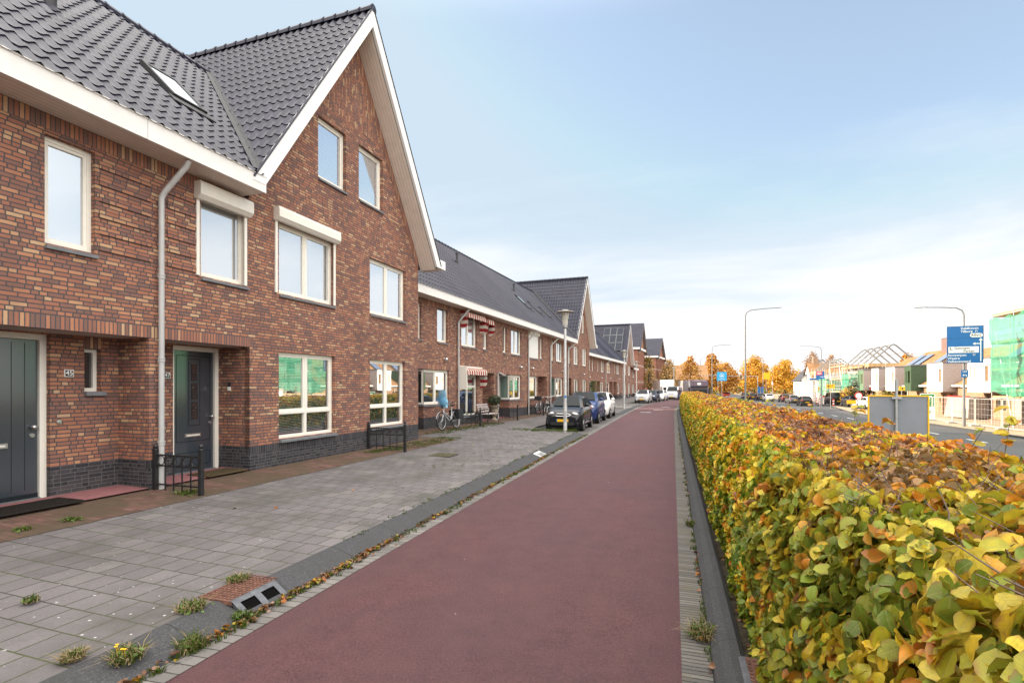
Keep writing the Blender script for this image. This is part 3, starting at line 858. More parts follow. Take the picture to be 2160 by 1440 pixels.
def gable_roof(par, sh, gc, hw, zr_, slope, pred_main, zeave, back=6.0, fine=6, tip=True, zfoot=None):
    """street-facing gable: two tiled slopes, barge boards, lined soffits, kicked feet"""
    ov = OV
    zf = zfoot if zfoot else zeave - .12
    dL = (zr_ - zf) / slope
    sl = math.hypot(1, slope); ln = (zr_ - zf) / slope * sl
    for sg in (-1, 1):
        up = Vector((-sg, 0, slope)); foot = L(gc + sg*dL, ov - .02, zf)
        def keep(c, sg=sg):
            return ~pred_main(c)
        tiles('roof', par, sh, foot, (0, 1, 0), up, back + ov, ln, keep, samples=fine)
    m = MB(); t = .07
    # barge boards
    vh = .44
    for sg in (-1, 1):
        a = (gc, zr_ + .03); b = (gc + sg*(dL + .02), zr_ + .03 - slope*(dL + .02))
        pts = [a, (gc, zr_ - vh), (gc + sg*(dL - .28), zr_ - vh - slope*(dL - .28) ), (b[0], zr_ - vh - slope*(dL - .28)), b]
        if sg > 0: pts = pts[::-1]
        f = [L(x, ov + .007, z) for x, z in pts]; k = [L(x, ov - t, z) for x, z in pts]
        m.poly(f if sg < 0 else f); m.poly(k[::-1])
        for i in range(len(pts)):
            j = (i + 1) % len(pts); m.poly([f[j], f[i], k[i], k[j]])
        if sg > 0 and tip:
            zt = zr_ - slope*dL + .05; zb_ = zr_ - vh - slope*(dL - .28)
            m.box(gc + dL - .05, gc + dL + .32, -ov - .004, -ov + .34, zb_ + .002, zb_ + .28)
    m.build('barge_board', M['barge'], par, sh)
    m = MB()
    for sg in (-1, 1):
        h = vh + .05
        p = [L(gc, ov - t + .002, zr_ - h), L(gc, -.02, zr_ - h), L(gc + sg*(dL - .26), -.02, zr_ - h - slope*(dL - .26)), L(gc + sg*(dL - .26), ov - t + .002, zr_ - h - slope*(dL - .26))]
        u = [(0, 0), (0, ov), (ln, ov), (ln, 0)]
        m.poly(p if sg > 0 else p[::-1], u if sg > 0 else u[::-1])
        zb_ = zr_ - h - slope*(dL - .26)
        q = [L(gc + sg*(dL - .26), ov - t, zb_), L(gc + sg*(dL - .26), -.02, zb_), L(gc + sg*dL, -.02, zb_), L(gc + sg*dL, ov - t, zb_)]
        m.poly(q)
    m.build('gable_soffit', M['soffit'], par, sh)
    m = MB()
    for sg in (-1, 1):
        m.box(0, 0.012, 0, .012, 0, .012) if False else None
        a = Vector(L(gc, ov + .006, zr_ + .05)); b = Vector(L(gc + sg*dL, ov + .006, zr_ + .05 - slope*dL))
        m.tube([a, b], .022, 6)
    m.build('verge_trim', M['tile'], par, sh)
    ridge_caps('ridge_tiles', par, sh, L(gc, ov, zr_ + .02), L(gc, -back, zr_ + .02))
# ------------------------------------------------------------------ the left-hand terrace
def house(row, s0, s1, label, zE, zR, holes=(), niches=(), gable=None, kbot=.29, ridge=4.0, samples=8, soldier_top=True, roof_s=None, group='brick terraced houses along the pavement', plz=0.72, endwall=False, brick='brick', lintels=True, wall_s=None):
    par = empty('brick_house', row.w(s0, 0, 0), row.rot, label, 'house', group)
    sh = Vector((-s0, 0, 0))
    a, b = wall_s or (s0, s1)
    zs = zE - kbot + .012
    allh = [h for h in holes] + [(n[0], n[1], -1, n[2], .1) for n in niches]
    k = (zR - zE) / (ridge + OV + .02)
    planes = ()
    if gable:
        gc, ga, gb, gz, slope = gable
        zin = gz - .49
    def wl(name, z0, z1, mt, aa=a, bb=b, pl=()):
        m = MB(); wall(m, aa, bb, z0, z1, [h for h in allh if h[3] > z0 and h[2] < z1], 0, pl)
        return m.build(name, M[mt], par, sh)
    wl('plinth', 0, plz - .135, 'plinth'); wl('plinth_coping', plz - .135, plz, 'plinth_top')
    if gable:
        if ga > a: wl('wall', plz, zs, brick, a, ga)
        wl('gable_wall', plz, zin, brick, ga, gb, ((-slope, -1, zin + slope*gc), (slope, -1, zin - slope*gc)))
        if gb < b - .01: wl('wall', plz, zs, brick, gb, b)
    else: wl('wall', plz, zs, brick)
    for n in niches: niche(par, sh, n[0], n[1], row.zb, n[2], n[3], n[4] if len(n) > 4 else (), pl=plz)
    # backs, so that the row is a solid building
    m = MB()
    m.poly([L(s1, -2*ridge, 0), L(s0, -2*ridge, 0), L(s0, -2*ridge, zE), L(s1, -2*ridge, zE)])
    for s, fl in ((s0, 1), (s1, 0)):
        p = [L(s, -.02, 0), L(s, -2*ridge, 0), L(s, -2*ridge, zE - .1), L(s, -ridge, zR - .2), L(s, -.02, zE - .1)]
        m.poly(p if fl else p[::-1], [(v.y, v.z) for v in (p if fl else p[::-1])])
    m.build('back_and_party_walls', M[brick], par, sh)
    r0, r1 = roof_s or (s0, s1)
    zmain = lambda y: zE + (OV + .02 + y) * k
    ginf = (lambda c: np.zeros(c.shape[:2], bool))
    keep = None
    if gable:
        def keep(c):
            zg = gz - slope*np.abs(c[..., 0] - gc)
            return ~((c[..., 2] < zg - .06))
    up = Vector((0, 1, k)); ln = math.hypot(ridge + OV + .02, zR - zE)
    m = MB(); dz = -.035
    if gable:
        vl = gc - (gz - zE)/slope; vr = gc - max(0, gz - zR)/slope
        m.poly([L(r0, OV, zE + dz), L(vl, OV, zE + dz), L(vr, -ridge, zR + dz), L(r0, -ridge, zR + dz)])
        for sg in (-1, 1):
            f0 = gc + sg*(gz - zE + .1)/slope
            q = [L(f0, OV - .04, zE - .1 + dz), L(gc, OV - .04, gz + dz), L(gc, -ridge, gz + dz)]
            if sg > 0: q = [L(f0, OV - .04, zE - .1 + dz), L(gc, OV - .04, gz + dz), L(gc, -2*ridge - .3, gz + dz), L(f0, -2*ridge - .3, zE - .1 + dz)]
            m.poly(q)
    else: m.poly([L(r0, OV, zE + dz), L(r1, OV, zE + dz), L(r1, -ridge, zR + dz), L(r0, -ridge, zR + dz)])
    m.build('roof_underlay', M['lead'], par, sh)
    tiles('roof', par, sh, L(r0, OV + .02, zE), (1, 0, 0), up, r1 - r0 + .02, ln, keep, samples=samples, phase=r0)
    m = MB(); m.poly([L(r1, -ridge, zR), L(r0, -ridge, zR), L(r0, -2*ridge - .4, zE - .1), L(r1, -2*ridge - .4, zE - .1)])
    m.build('back_roof', M['tile'], par, sh)
    ridge_caps('ridge_tiles', par, sh, L(r0, -ridge, zR), L(r1, -ridge, zR))
    if gable:
        gable_roof(par, sh, gc, (gb - ga)/2, gz, slope, lambda c: c[..., 2] < zE + (OV + .02 + np.minimum(c[..., 1], 2*ridge - c[..., 1])) * k - .06, zE, back=2*ridge + .3, fine=samples)
        if ga > a: eaves(par, sh, r0, gc - (gz - zE + .12)/slope + .3, zE, zE - kbot)
        if gb < b - .5: eaves(par, sh, gb + .2, r1, zE, zE - kbot)
        # valley gutters of dark lead
        m = MB()
        for sg in (-1, 1):
            pts = []
            for t in np.linspace(0, 1, 12):
                y = -OV + t*(ridge + OV); z = zmain(y) + .035
                s = gc + sg*(gz - z)/slope
                if z > gz: break
                pts.append((s, y, z))
            for p, q in zip(pts, pts[1:]):
                w_ = .13*sg
                m.poly([(p[0], p[1], p[2] + .06), (p[0] + w_, p[1], p[2] + .03), (q[0] + w_, q[1], q[2] + .03), (q[0], q[1], q[2] + .06)])
                m.poly([(p[0] - w_*.5, p[1] , p[2] + .06 + .13*.5*slope), (p[0], p[1], p[2] + .06), (q[0], q[1], q[2] + .06), (q[0] - w_*.5, q[1], q[2] + .06 + .13*.5*slope)])
        m.build('valley_gutter', M['lead'], par, sh)
    else: eaves(par, sh, r0, r1, zE, zE - kbot)
    if soldier_top:
        if gable:
            if ga > a: soldiers(par, sh, a, ga, zs - .215, zs - .005, bottom=False, name='soldier_course')
        else: soldiers(par, sh, a, b, zs - .215, zs - .005, bottom=False, name='soldier_course')
    par['_zE'] = zE
    return par, sh

def light(par, sh, s, z):
    m = MB(); m.ball(L(s, .09, z - .02), .085, .085, .075); l = m.build('wall_lamp', M['chrome'], par, sh, smooth=True)
    m = MB(); m.lathe([(.03, -.16), (.05, -.08), (.05, -.0)], 10, L(s, 0, z), 'y'); m.build('lamp_arm', M['signwhite'], l, sh)

def shutterbox(w_, sh, s0, s1, z0, z1, zb, out=.16):
    m = MB()
    p = [(0.002, z0), (out*.55, z0), (out, z0 + .07), (out, z1 - .05), (out*.9, z1), (0.002, z1)]
    a = [L(s0, o, z) for o, z in p]; b = [L(s1, o, z) for o, z in p]
    for i in range(len(p)):
        j = (i + 1) % len(p); m.poly([a[i], b[i], b[j], a[j]])
    m.poly(a[::-1]); m.poly(b)
    m.build('shutter_box', M['cream'], w_, sh)
    m = MB()
    for s in (s0 + .03, s1 - .1):
        m.box(s, s + .06, -.03, -.003, zb, z0)
    m.build('shutter_rail', M['cream'], w_, sh)

def roof_window(par, sh, s0, s1, t0, t1, zE, k, label=None):
    """skylight lying in the main slope; t measured back from the eaves line"""
    up = Vector((0, 1, k)).normalized(); nv = Vector((1, 0, 0)).cross(up)
    B = Matrix.Translation(Vector((0, -OV, zE))) @ Matrix(((1,0,0,0),(0,up.y,nv.y,0),(0,up.z,nv.z,0),(0,0,0,1)))
    m = MB()
    f = .07
    for a in ((s0, s0 + f, t0, t1), (s1 - f, s1, t0, t1), (s0 + f, s1 - f, t0, t0 + f), (s0 + f, s1 - f, t1 - f, t1)):
        m.box(*a, -.05, .10, M=B)
    r = m.build('roof_window', M['dark'], par, sh)
    m = MB(); m.box(s0 + f, s1 - f, t0 + f, t1 - f, .06, .085, M=B); m.build('pane', M['skyglass'], r, sh)
    m = MB(); m.box(s0 - .08, s1 + .08, t0 - .22, t0 - .004, .03, .062, M=B); m.build('flashing', M['lead'], r, sh)
M['skyglass'] = glass('skylight_glass', (.5,.52,.55), 0.6)

# --- row A : numbers 45 and 47, with a neighbour towards the camera
zE, zR = 5.87, 10.28; kA = (zR - zE) / 4.6
par, sh = house(RA, -16.5, -6.7, 'terraced brick house on the near side of number 45, with white eaves', zE, zR, samples=4,
    holes=[(-9.2, -8.2, .8, 2.6), (-12, -10.4, .8, 2.6), (-9, -8.4, 3.84, 5.3), (-12, -11, 3.84, 5.3)])
for h in ((-9.2, -8.2, .8, 2.6), (-12, -10.4, .8, 2.6), (-9, -8.4, 3.84, 5.3), (-12, -11, 3.84, 5.3)): window(par, sh, *h)

d45 = (-4.08, -2.97, .25, 2.67, .1); w45 = (-2.51, -2.27, 1.83, 2.5, .14)
u45 = (-3.43, -2.8, 3.84, 5.31)
n45 = (-4.7, -2.0, 2.69, .7, [d45, w45])
par, sh = house(RA, -6.7, -1.9, 'brick house number 45, with a wide grey plank door in a porch', zE, zR, holes=[u45, (-6.2, -5.2, .8, 2.6), (-6.2, -5.5, 3.84, 5.3)], niches=[n45], roof_s=(-6.7, -1.9))
H45 = par
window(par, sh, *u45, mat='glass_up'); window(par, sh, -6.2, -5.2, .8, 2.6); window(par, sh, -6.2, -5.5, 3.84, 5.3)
soldiers(par, sh, -4.75, -1.9, 2.685, 2.872)
relief(par, sh, -2.75, -1.98, 3.9, 5.3)
window(par, sh, w45[0], w45[1], 1.83, 2.5, o=-.8, mat='glass_dark', sill=False)
m = MB(); m.box(w45[0] - .005, w45[1] + .05, .64, .80, 1.765, 1.828); m.build('slate_sill', M['dgrey'], par, sh)
soldiers(par, sh, w45[0], w45[1], 2.5, 2.685).location = (0, .7, 0)
def door_unit(par, sh, s0, s1, o, grooves, zt=2.67):
    m = MB(); fw = .085
    m.box(s0, s0 + fw, -o, -o + .11, .27, zt); m.box(s1 - fw, s1, -o, -o + .11, .27, zt); m.box(s0 + fw, s1 - fw, -o, -o + .11, zt - fw, zt)
    m.build('door_frame', M['cream'], par, sh, bevel=.006)
    d = MB(); d.box(s0 + fw + .004, s1 - fw - .004, -o + .045, -o + .085, .3, zt - fw - .006)
    dr = d.build('front_door', M['door'], par, sh)
    m = MB(); m.box(s0 + fw, s1 - fw, -o - .03, -o + .09, .262, .297); m.build('threshold', M['dgrey'], par, sh)
    yo = -o + .045
    if grooves:
        m = MB()
        n = 6
        for i in range(1, n):
            x = s0 + fw + (s1 - s0 - 2*fw)*i/n
            m.box(x - .004, x + .004, yo - .0012, yo + .002, .42, zt - fw - .05)
        m.box(s0 + fw + .004, s1 - fw - .004, yo - .012, yo, .3, .36)
        m.build('plank_groove', M['doorgroove'], dr, sh)
    else:
        c = (s0 + s1)/2 + .01; w_ = .075
        m = MB()
        for z0, z1 in ((2.02, 2.34), (1.66, 1.97), (1.28, 1.61)):
            m.box(c - w_, c + w_, yo - .004, yo + .004, z0, z1)
        m.build('door_glazing', M['glass_dark'], dr, sh)
        m = MB(); g = .012
        for (a, b, z0, z1) in ((c - .13, c + .13, 1.16, 2.44), (s0 + fw + .07, s1 - fw - .07, .86, 2.5), (s0 + fw + .07, s1 - fw - .07, .4, .66)):
            m.box(a, a + g, yo - .0015, yo + .002, z0, z1); m.box(b - g, b, yo - .0015, yo + .002, z0, z1)
            m.box(a + g, b - g, yo - .0015, yo + .002, z0, z0 + g); m.box(a + g, b - g, yo - .0015, yo + .002, z1 - g, z1)
        m.build('door_panel_groove', M['doorgroove'], dr, sh)
        m = MB()
        for z0, z1 in ((1.25, 2.37), (1.625, 1.655), (1.985, 2.005)):
            if z1 - z0 > .5:
                m.box(c - w_ - .03, c - w_, yo - .012, yo + .002, z0, z1); m.box(c + w_, c + w_ + .03, yo - .012, yo + .002, z0, z1)
            else: m.box(c - w_, c + w_, yo - .012, yo + .002, z0, z1)
        m.build('glazing_bar', M['door'], dr, sh)
    m = MB(); x = s1 - fw - .07
    m.ball((x, yo - .055, 1.32), .034, .03, .034); m.tube([(x, yo, 1.32), (x, yo - .05, 1.32)], .013, 8)
    m.lathe([(.03, -.014), (.03, 0)], 12, (x, yo, 1.2), 'y')
    m.build('door_knob', M['steel'], dr, sh, smooth=True)
    m = MB(); c = (s0 + s1)/2 - (.06 if grooves else .02); zz = 1.08 if grooves else .98
    m.box(c - .17, c + .17, yo - .014, yo, zz - .035, zz + .035)
    lb = m.build('letterbox', M['steel'], dr, sh, bevel=.004)
    m = MB(); m.box(c - .14, c + .14, yo - .017, yo - .0145, zz - .012, zz + .012); m.build('flap', M['cream'], lb, sh)
    return dr
door_unit(par, sh, d45[0], d45[1], -.78, True)
plate_number(par, sh, '45', -2.725, 2.11, -.7)
m = MB(); m.lathe([(.035, -.02), (.03, -.026), (.012, -.027), (.01, -.034)], 14, L(-2.86, -.7, 1.38), 'y'); m.build('doorbell', M['steel'], par, sh)
downpipe(par, sh, -1.86, .25, 5.57, -1.72)
VENT_K = kA
def vent_pipe(par, sh, s, t, zE, k, h=.55):
    z = zE + t*k; m = MB(); y = -OV + t
    m.lathe([(.085, -.2), (.085, .18), (.055, .2), (.055, h), (.075, h + .01), (.075, h + .12), (.02, h + .16)], 12, (s, y, z))
    m.build('roof_vent', M['lead'], par, sh, smooth=True)
vent_pipe(par, sh, -2.24, 2.55, zE, kA, .6)

# number 47 : porch plus the big gable
d47 = (-1.04, 0.0, .25, 2.67, .1)
n47 = (-1.74, .02, 2.69, .7, [d47])
A47 = dict(u1=(-1.07, -.05, 3.87, 5.33), bm=(.79, 2.6, 3.88, 5.4), br=(4.1, 5.98, 3.9, 5.42), tl=(2.02, 3.06, 6.81, 8.25), tr=(3.6, 4.72, 6.84, 8.27), gl=(.79, 2.62, .8, 2.65), gr=(4.1, 5.95, .8, 2.65))
par, sh = house(RA, -1.9, 6.76, 'brick house number 47, with a tall street-facing gable and two ground-floor windows', zE, zR, holes=list(A47.values()), niches=[n47], gable=(3.38, 0.0, 6.76, 11.5, 1.5), roof_s=(-1.9, 6.6))
H47 = par
soldiers(par, sh, -1.9, .02, 2.685, 2.872)
relief(par, sh, -1.7, -1.14, 3.9, 5.3)
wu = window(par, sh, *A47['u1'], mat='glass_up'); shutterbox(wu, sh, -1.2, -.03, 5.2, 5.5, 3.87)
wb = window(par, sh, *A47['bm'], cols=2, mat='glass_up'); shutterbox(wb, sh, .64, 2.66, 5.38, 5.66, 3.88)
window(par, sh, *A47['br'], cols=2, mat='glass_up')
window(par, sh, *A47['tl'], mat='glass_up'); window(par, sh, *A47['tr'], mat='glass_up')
window(par, sh, *A47['gl'], cols=2, low=.52, mat='glass_clear', blinds=True, sillout=.08)
window(par, sh, *A47['gr'], cols=2, low=.52, sillout=.08)
door_unit(par, sh, d47[0], d47[1], -.78, False)
plate_number(par, sh, '47', -1.16, 2.11, -.7)
m = MB(); m.box(.005, .02, .48, .55, 1.83, 1.99)
m.build('video_doorbell', M['dark'], par, sh); m = MB(); m.box(0.003, .018, .479, .551, 1.83, 1.905); m.build('doorbell_button_plate', M['signwhite'], par.children[-1], sh)
soldp = MB()
zin = 11.01; sl = 1.5
pts = clip_poly([(1.0, 8.62), (5.8, 8.62), (5.8, 11), (1.0, 11)], ((-sl, -1, zin + sl*3.38), (sl, -1, zin - sl*3.38)))
soldp.poly([L(x, .004, z) for x, z in pts], [(z, x) for x, z in pts]); soldp.build('upright_brickwork', M['brick'], par, sh)
m = MB()
for sg in (-1, 1):
    a = (3.38, zin); b = (3.38 + sg*3.36, zin - sl*3.36); dv = (-sg*.0, -.36)
    q = [a, b, (b[0] + dv[0], b[1] + dv[1]), (a[0], a[1] - .36)]
    lng = math.hypot(3.36, sl*3.36)
    u = [(0, 0), (0, lng), (.197, lng), (.197, 0)]
    if sg > 0: q, u = [q[0], q[3], q[2], q[1]], [u[0], u[3], u[2], u[1]]
    m.poly([L(x, .008, z) for x, z in q], u)
m.build('verge_brickwork', M['soldier'], par, sh)
roof_window(par, sh, -.98, -.26, 1.95, 3.1, zE, kA)

# --- row B
zE, zR = 5.56, 9.98; kB = (zR - zE) / 4.6
up0, up1 = 3.72, 5.2
def row_house(row, s0, s1, label, ups, grs, nis, zE, zR, **kw):
    """ups/grs: (s0,s1,z0,z1,cols,low,mat)"""
    hs = [u[:4] for u in ups] + [g[:4] for g in grs]
    par, sh = house(row, s0, s1, label, zE, zR, holes=hs, niches=nis, samples=kw.pop('samples', 7), **kw)
    for u in list(ups) + list(grs):
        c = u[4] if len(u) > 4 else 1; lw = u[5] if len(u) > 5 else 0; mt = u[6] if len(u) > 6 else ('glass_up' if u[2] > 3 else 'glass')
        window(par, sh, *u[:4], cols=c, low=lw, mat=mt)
    return par, sh
def corner_pane(par, sh, s, z0, z1, o0, o1, mat='glass_curtain'):
    """the side light of a corner window, set in the porch cheek"""
    m = MB(); x = s - .004
    f = .07
    m.box(x - .03, x, -o0, -o0 + f, z0, z1); m.box(x - .03, x, -o1 - f, -o1, z0, z1)
    m.box(x - .03, x, -o0 + f, -o1 - f, z0, z0 + f); m.box(x - .03, x, -o0 + f, -o1 - f, z1 - f, z1)
    w_ = m.build('side_window', M['cream'], par, sh)
    m = MB(); m.poly([(x - .012, -o1 - f, z0 + f), (x - .012, -o0 + f, z0 + f), (x - .012, -o0 + f, z1 - f), (x - .012, -o1 - f, z1 - f)])
    m.build('pane', M[mat], w_, sh)
    m = MB(); m.box(x - .05, x, -o0 - .03, -o1, z0 - .07, z0 - .003); m.build('sill', M['dgrey'], w_, sh)

def porch_door(par, sh, s0, s1, depth, mat='door'):
    door_unit(par, sh, s0, s1, -depth - .08, False, 2.5)

LB = []
nB = lambda a, b, dr=None: (a, b, 2.58, .68, [(dr[0], dr[1], .25, 2.5, .1)] if dr else [])
p, sh = row_house(RB, -2.2, 2.67, 'brick house directly beyond the big gable, with a corner window behind the silver bicycle',
    [(-1.0, -.25, up0, up1), (.96, 1.85, up0, up1)], [(-.08, 1.98, 1.22, 2.58, 2)], [nB(-1.8, -.08, (-1.5, -.6))], zE, zR)
corner_pane(p, sh, -.08, 1.24, 2.56, -.02, -.62, 'glass_dark'); porch_door(p, sh, -1.5, -.6, .68)
soldiers(p, sh, -1.9, 2.55, 2.585, 2.78); relief(p, sh, 1.98, 2.55, 3.8, 5.0); light(p, sh, 1.55, 3.05); downpipe(p, sh, 2.68, .25, 5.27, 2.85, mat='zinc')
LB.append((p, sh))
p, sh = row_house(RB, 2.67, 7.2, 'brick house with red and white striped awnings, behind the bench',
    [(3.12, 4.75, up0, up1, 2), (5.45, 5.98, up0, up1)], [(2.98, 4.8, .62, 2.45, 2, 1.25)], [nB(5.4, 6.82, (5.6, 6.6))], zE, zR)
porch_door(p, sh, 5.6, 6.6, .68)
soldiers(p, sh, 5.0, 7.15, 2.585, 2.78); relief(p, sh, 6.1, 7.1, 3.8, 5.0)
def awning(par, sh, s0, s1, z1, drop, out=.5, name='awning', side='awning_v'):
    m = MB()
    n = 10
    rows = []; uv = []
    for k in range(6):
        t = k/5*math.pi/2
        o = .03 + out*math.sin(t); z = z1 - (drop*.2)*(1 - math.cos(t))
        rows.append([L(s0 + (s1 - s0)*i/n, o, z) for i in range(n + 1)]); uv.append([((s1 - s0)*i/n, k*.1) for i in range(n + 1)])
    ze = z1 - drop*.2
    rows.append([L(s0 + (s1 - s0)*i/n, out + .035, ze - .13 - .03*(i % 2)) for i in range(n + 1)]); uv.append([((s1 - s0)*i/n, .7) for i in range(n + 1)])
    m.grid(rows, uvs=uv)
    a = m.build(name, M['awning'], par, sh)
    for s in (s0, s1):
        m = MB()
        prof = [(.03, z1)] + [(.03 + out*math.sin(k/5*math.pi/2), z1 - drop*.2*(1 - math.cos(k/5*math.pi/2))) for k in range(1, 6)]
        prof += [(out + .03, z1 - drop*.8), (out - .06, z1 - drop*.95), (out - .16, z1 - drop*.97), (.03 + out*.35, z1 - drop)]
        q = [L(s, o, z) for o, z in prof] + [L(s, .03, z1 - drop)]
        m.poly(q, [(v.y, v.z) for v in q]); m.box(s - .012, s + .012, -.07, -.03, z1 - drop, z1 - .01)
        m.build('awning_side', M[side], a, sh)
    return a
awning(p, sh, 3.0, 5.0, 5.24, .8, .34); awning(p, sh, 5.3, 6.1, 5.2, .8, .3); awning(p, sh, 2.9, 5.05, 2.76, .9, .36)
m = MB(); m.box(2.82, 5.1, -.12, 0, 2.76, 2.82); m.box(2.8, 2.85, -.42, -.02, 1.8, 2.79); m.build('awning_cassette', M['cream'], p, sh)
downpipe(p, sh, 7.12, .25, 2.55, 7.12, ztilt=.02, mat='pvc')
LB.append((p, sh))
p, sh = row_house(RB, 7.2, 11.9, 'brick house between the striped awnings and the white closed roller shutter',
    [(8.0, 8.55, up0, up1, 1, 0, 'glass_dark'), (9.2, 10.85, up0, up1, 2)], [(8.98, 10.85, 1.22, 2.56, 2)], [nB(7.25, 8.96, (7.5, 8.5))], zE, zR)
corner_pane(p, sh, 8.96, 1.24, 2.54, -.02, -.62); porch_door(p, sh, 7.5, 8.5, .68)
soldiers(p, sh, 7.2, 11.3, 2.585, 2.78); relief(p, sh, 7.3, 7.9, 3.8, 5.0); light(p, sh, 10.6, 3.05); downpipe(p, sh, 11.9, .25, 5.27, 12.2, mat='zinc'); vent_pipe(p, sh, 7.5, 3.02, zE, kB, .5)
LB.append((p, sh))
p, sh = row_house(RB, 11.9, 16.44, 'brick house with a closed white roller shutter on its upper window',
    [(12.1, 13.85, 3.66, up1, 1), (14.32, 14.9, up0, up1)], [(12.26, 13.9, 1.22, 2.56)], [nB(13.95, 15.9, (14.3, 15.3))], zE, zR)
m = MB()
z = 3.68
while z < 5.2: m.box(12.16, 13.8, -.03, -.012, z, z + .036); z += .04
m.build('roller_shutter', M['white'], p, sh)
shutterbox([c for c in p.children if c.name.startswith('window')][0], sh, 12.05, 13.9, 5.05, 5.27, 3.66)
porch_door(p, sh, 14.3, 15.3, .68); soldiers(p, sh, 12.0, 16.3, 2.585, 2.78); light(p, sh, 12.7, 3.05)
relief(p, sh, 15.0, 16.3, 3.8, 5.0); downpipe(p, sh, 16.44, .25, 5.27, 16.9, mat='zinc'); roof_window(p, sh, 14.6, 15.3, 2.05, 3.4, zE, kB); vent_pipe(p, sh, 15.9, 2.95, zE, kB, .45)
LB.append((p, sh))
p, sh = row_house(RB, 16.44, 21.04, 'brick house with two skylights, left of the second gable',
    [(16.92, 17.5, up0, up1), (18.08, 19.75, up0, up1, 2)], [(18.06, 19.85, 1.22, 2.56, 2)], [nB(16.55, 18.02, (16.7, 17.6))], zE, zR)
corner_pane(p, sh, 18.03, 1.24, 2.54, -.02, -.62); porch_door(p, sh, 16.7, 17.6, .68)
soldiers(p, sh, 16.5, 20.3, 2.585, 2.78); light(p, sh, 19.7, 3.05); downpipe(p, sh, 21.03, .25, 5.27, 21.5, mat='zinc')
roof_window(p, sh, 16.75, 17.4, 2.0, 3.25, zE, kB); roof_window(p, sh, 19.3, 19.95, 2.05, 3.25, zE, kB)
LB.append((p, sh))
gb = dict(gable=(25.55, 22.3, 28.8, 11.05, 1.52), roof_s=(21.04, 28.6))
p, sh = row_house(RB, 21.04, 28.8, 'brick house with the second street-facing gable, behind the lamp post with the black car',
    [(21.3, 22.1, up0, up1), (23.1, 24.65, up0, up1, 2), (26.12, 27.7, up0, up1, 2), (24.15, 25.15, 6.5, 8.0), (25.85, 26.85, 6.5, 8.1)],
    [(23.1, 24.65, .75, 2.52, 2), (26.12, 27.7, .75, 2.52, 2)], [nB(21.17, 22.4, (21.3, 22.2))], zE, zR, **gb)
porch_door(p, sh, 21.3, 22.2, .68); light(p, sh, 26.4, 3.0)
soldiers(p, sh, 21.1, 22.5, 2.585, 2.78)
LB.append((p, sh))

# --- row C
zE, zR = 5.5, 10.0; kC = (zR - zE) / 4.6
LC = []
specs = [
 (-2.2, 5.6, 'brick house straight behind the second gable, with ivy by its window', [(2.12, 2.95, 3.7, 5.2), (3.74, 4.45, 3.7, 5.2), (.2, 1.4, 3.7, 5.2)], [(2.1, 3.6, 1.1, 2.5)], [nB(3.74, 5.4, (4, 5))]),
 (5.6, 10.95, 'brick house with a corner window in the third row, before its first downpipe', [(6.6, 7.3, 3.7, 5.2), (8.47, 10.2, 3.7, 5.2, 2)], [(8.0, 9.9, 1.1, 2.48, 2)], [nB(6.1, 7.98, (6.3, 7.3))]),
 (10.95, 16.1, 'brick house of the third row with a wide white upper window beside a downpipe', [(11.9, 14.5, 3.7, 5.2, 2)], [(11.9, 13.6, 1.0, 2.46)], [nB(13.84, 15.9, (14, 15))]),
 (16.1, 23.4, 'brick house of the third row left of the gable with solar panels', [(17.3, 18.0, 3.7, 5.2), (18.76, 20.75, 3.7, 5.2, 2)], [(19.5, 21.1, 1.0, 2.45)], [nB(16.5, 18.76, (17, 18))]),
 (23.4, 31.3, 'brick gable house with solar panels on its dark roof', [(24.4, 26.65, 3.7, 5.2, 2), (28.5, 30.65, 3.7, 5.2, 2), (26, 27, 6.5, 8.0), (27.8, 28.8, 6.5, 8)], [(24.85, 26.7, .45, 2.4, 2), (28.5, 30.5, .45, 2.42, 2)], []),
]
for i, (a, b, lab, ups, grs, nis) in enumerate(specs):
    kw = dict(samples=4)
    if i == 4: kw.update(gable=(27.35, 23.4, 31.3, 11.5, 1.5), roof_s=(23.4, 31.1))
    p, sh = row_house(RC, a, b, lab, ups, grs, nis, zE, zR, **kw)
    soldiers(p, sh, a + .05, min(b, 23.3) - .05, 2.585, 2.78) if i < 4 else None
    if nis:
        dd = nis[0][4][0]; porch_door(p, sh, dd[0], dd[1], .68)
    light(p, sh, (a + b)/2 + .5, 3.0)
    LC.append((p, sh))
downpipe(LC[1][0], LC[1][1], 10.9, .2, 5.2, 11.5, mat='zinc'); downpipe(LC[3][0], LC[3][1], 23.2, .2, 5.2, 23.8, mat='zinc')
roof_window(LC[0][0], LC[0][1], 4.2, 4.9, 2.0, 3.3, zE, kC)
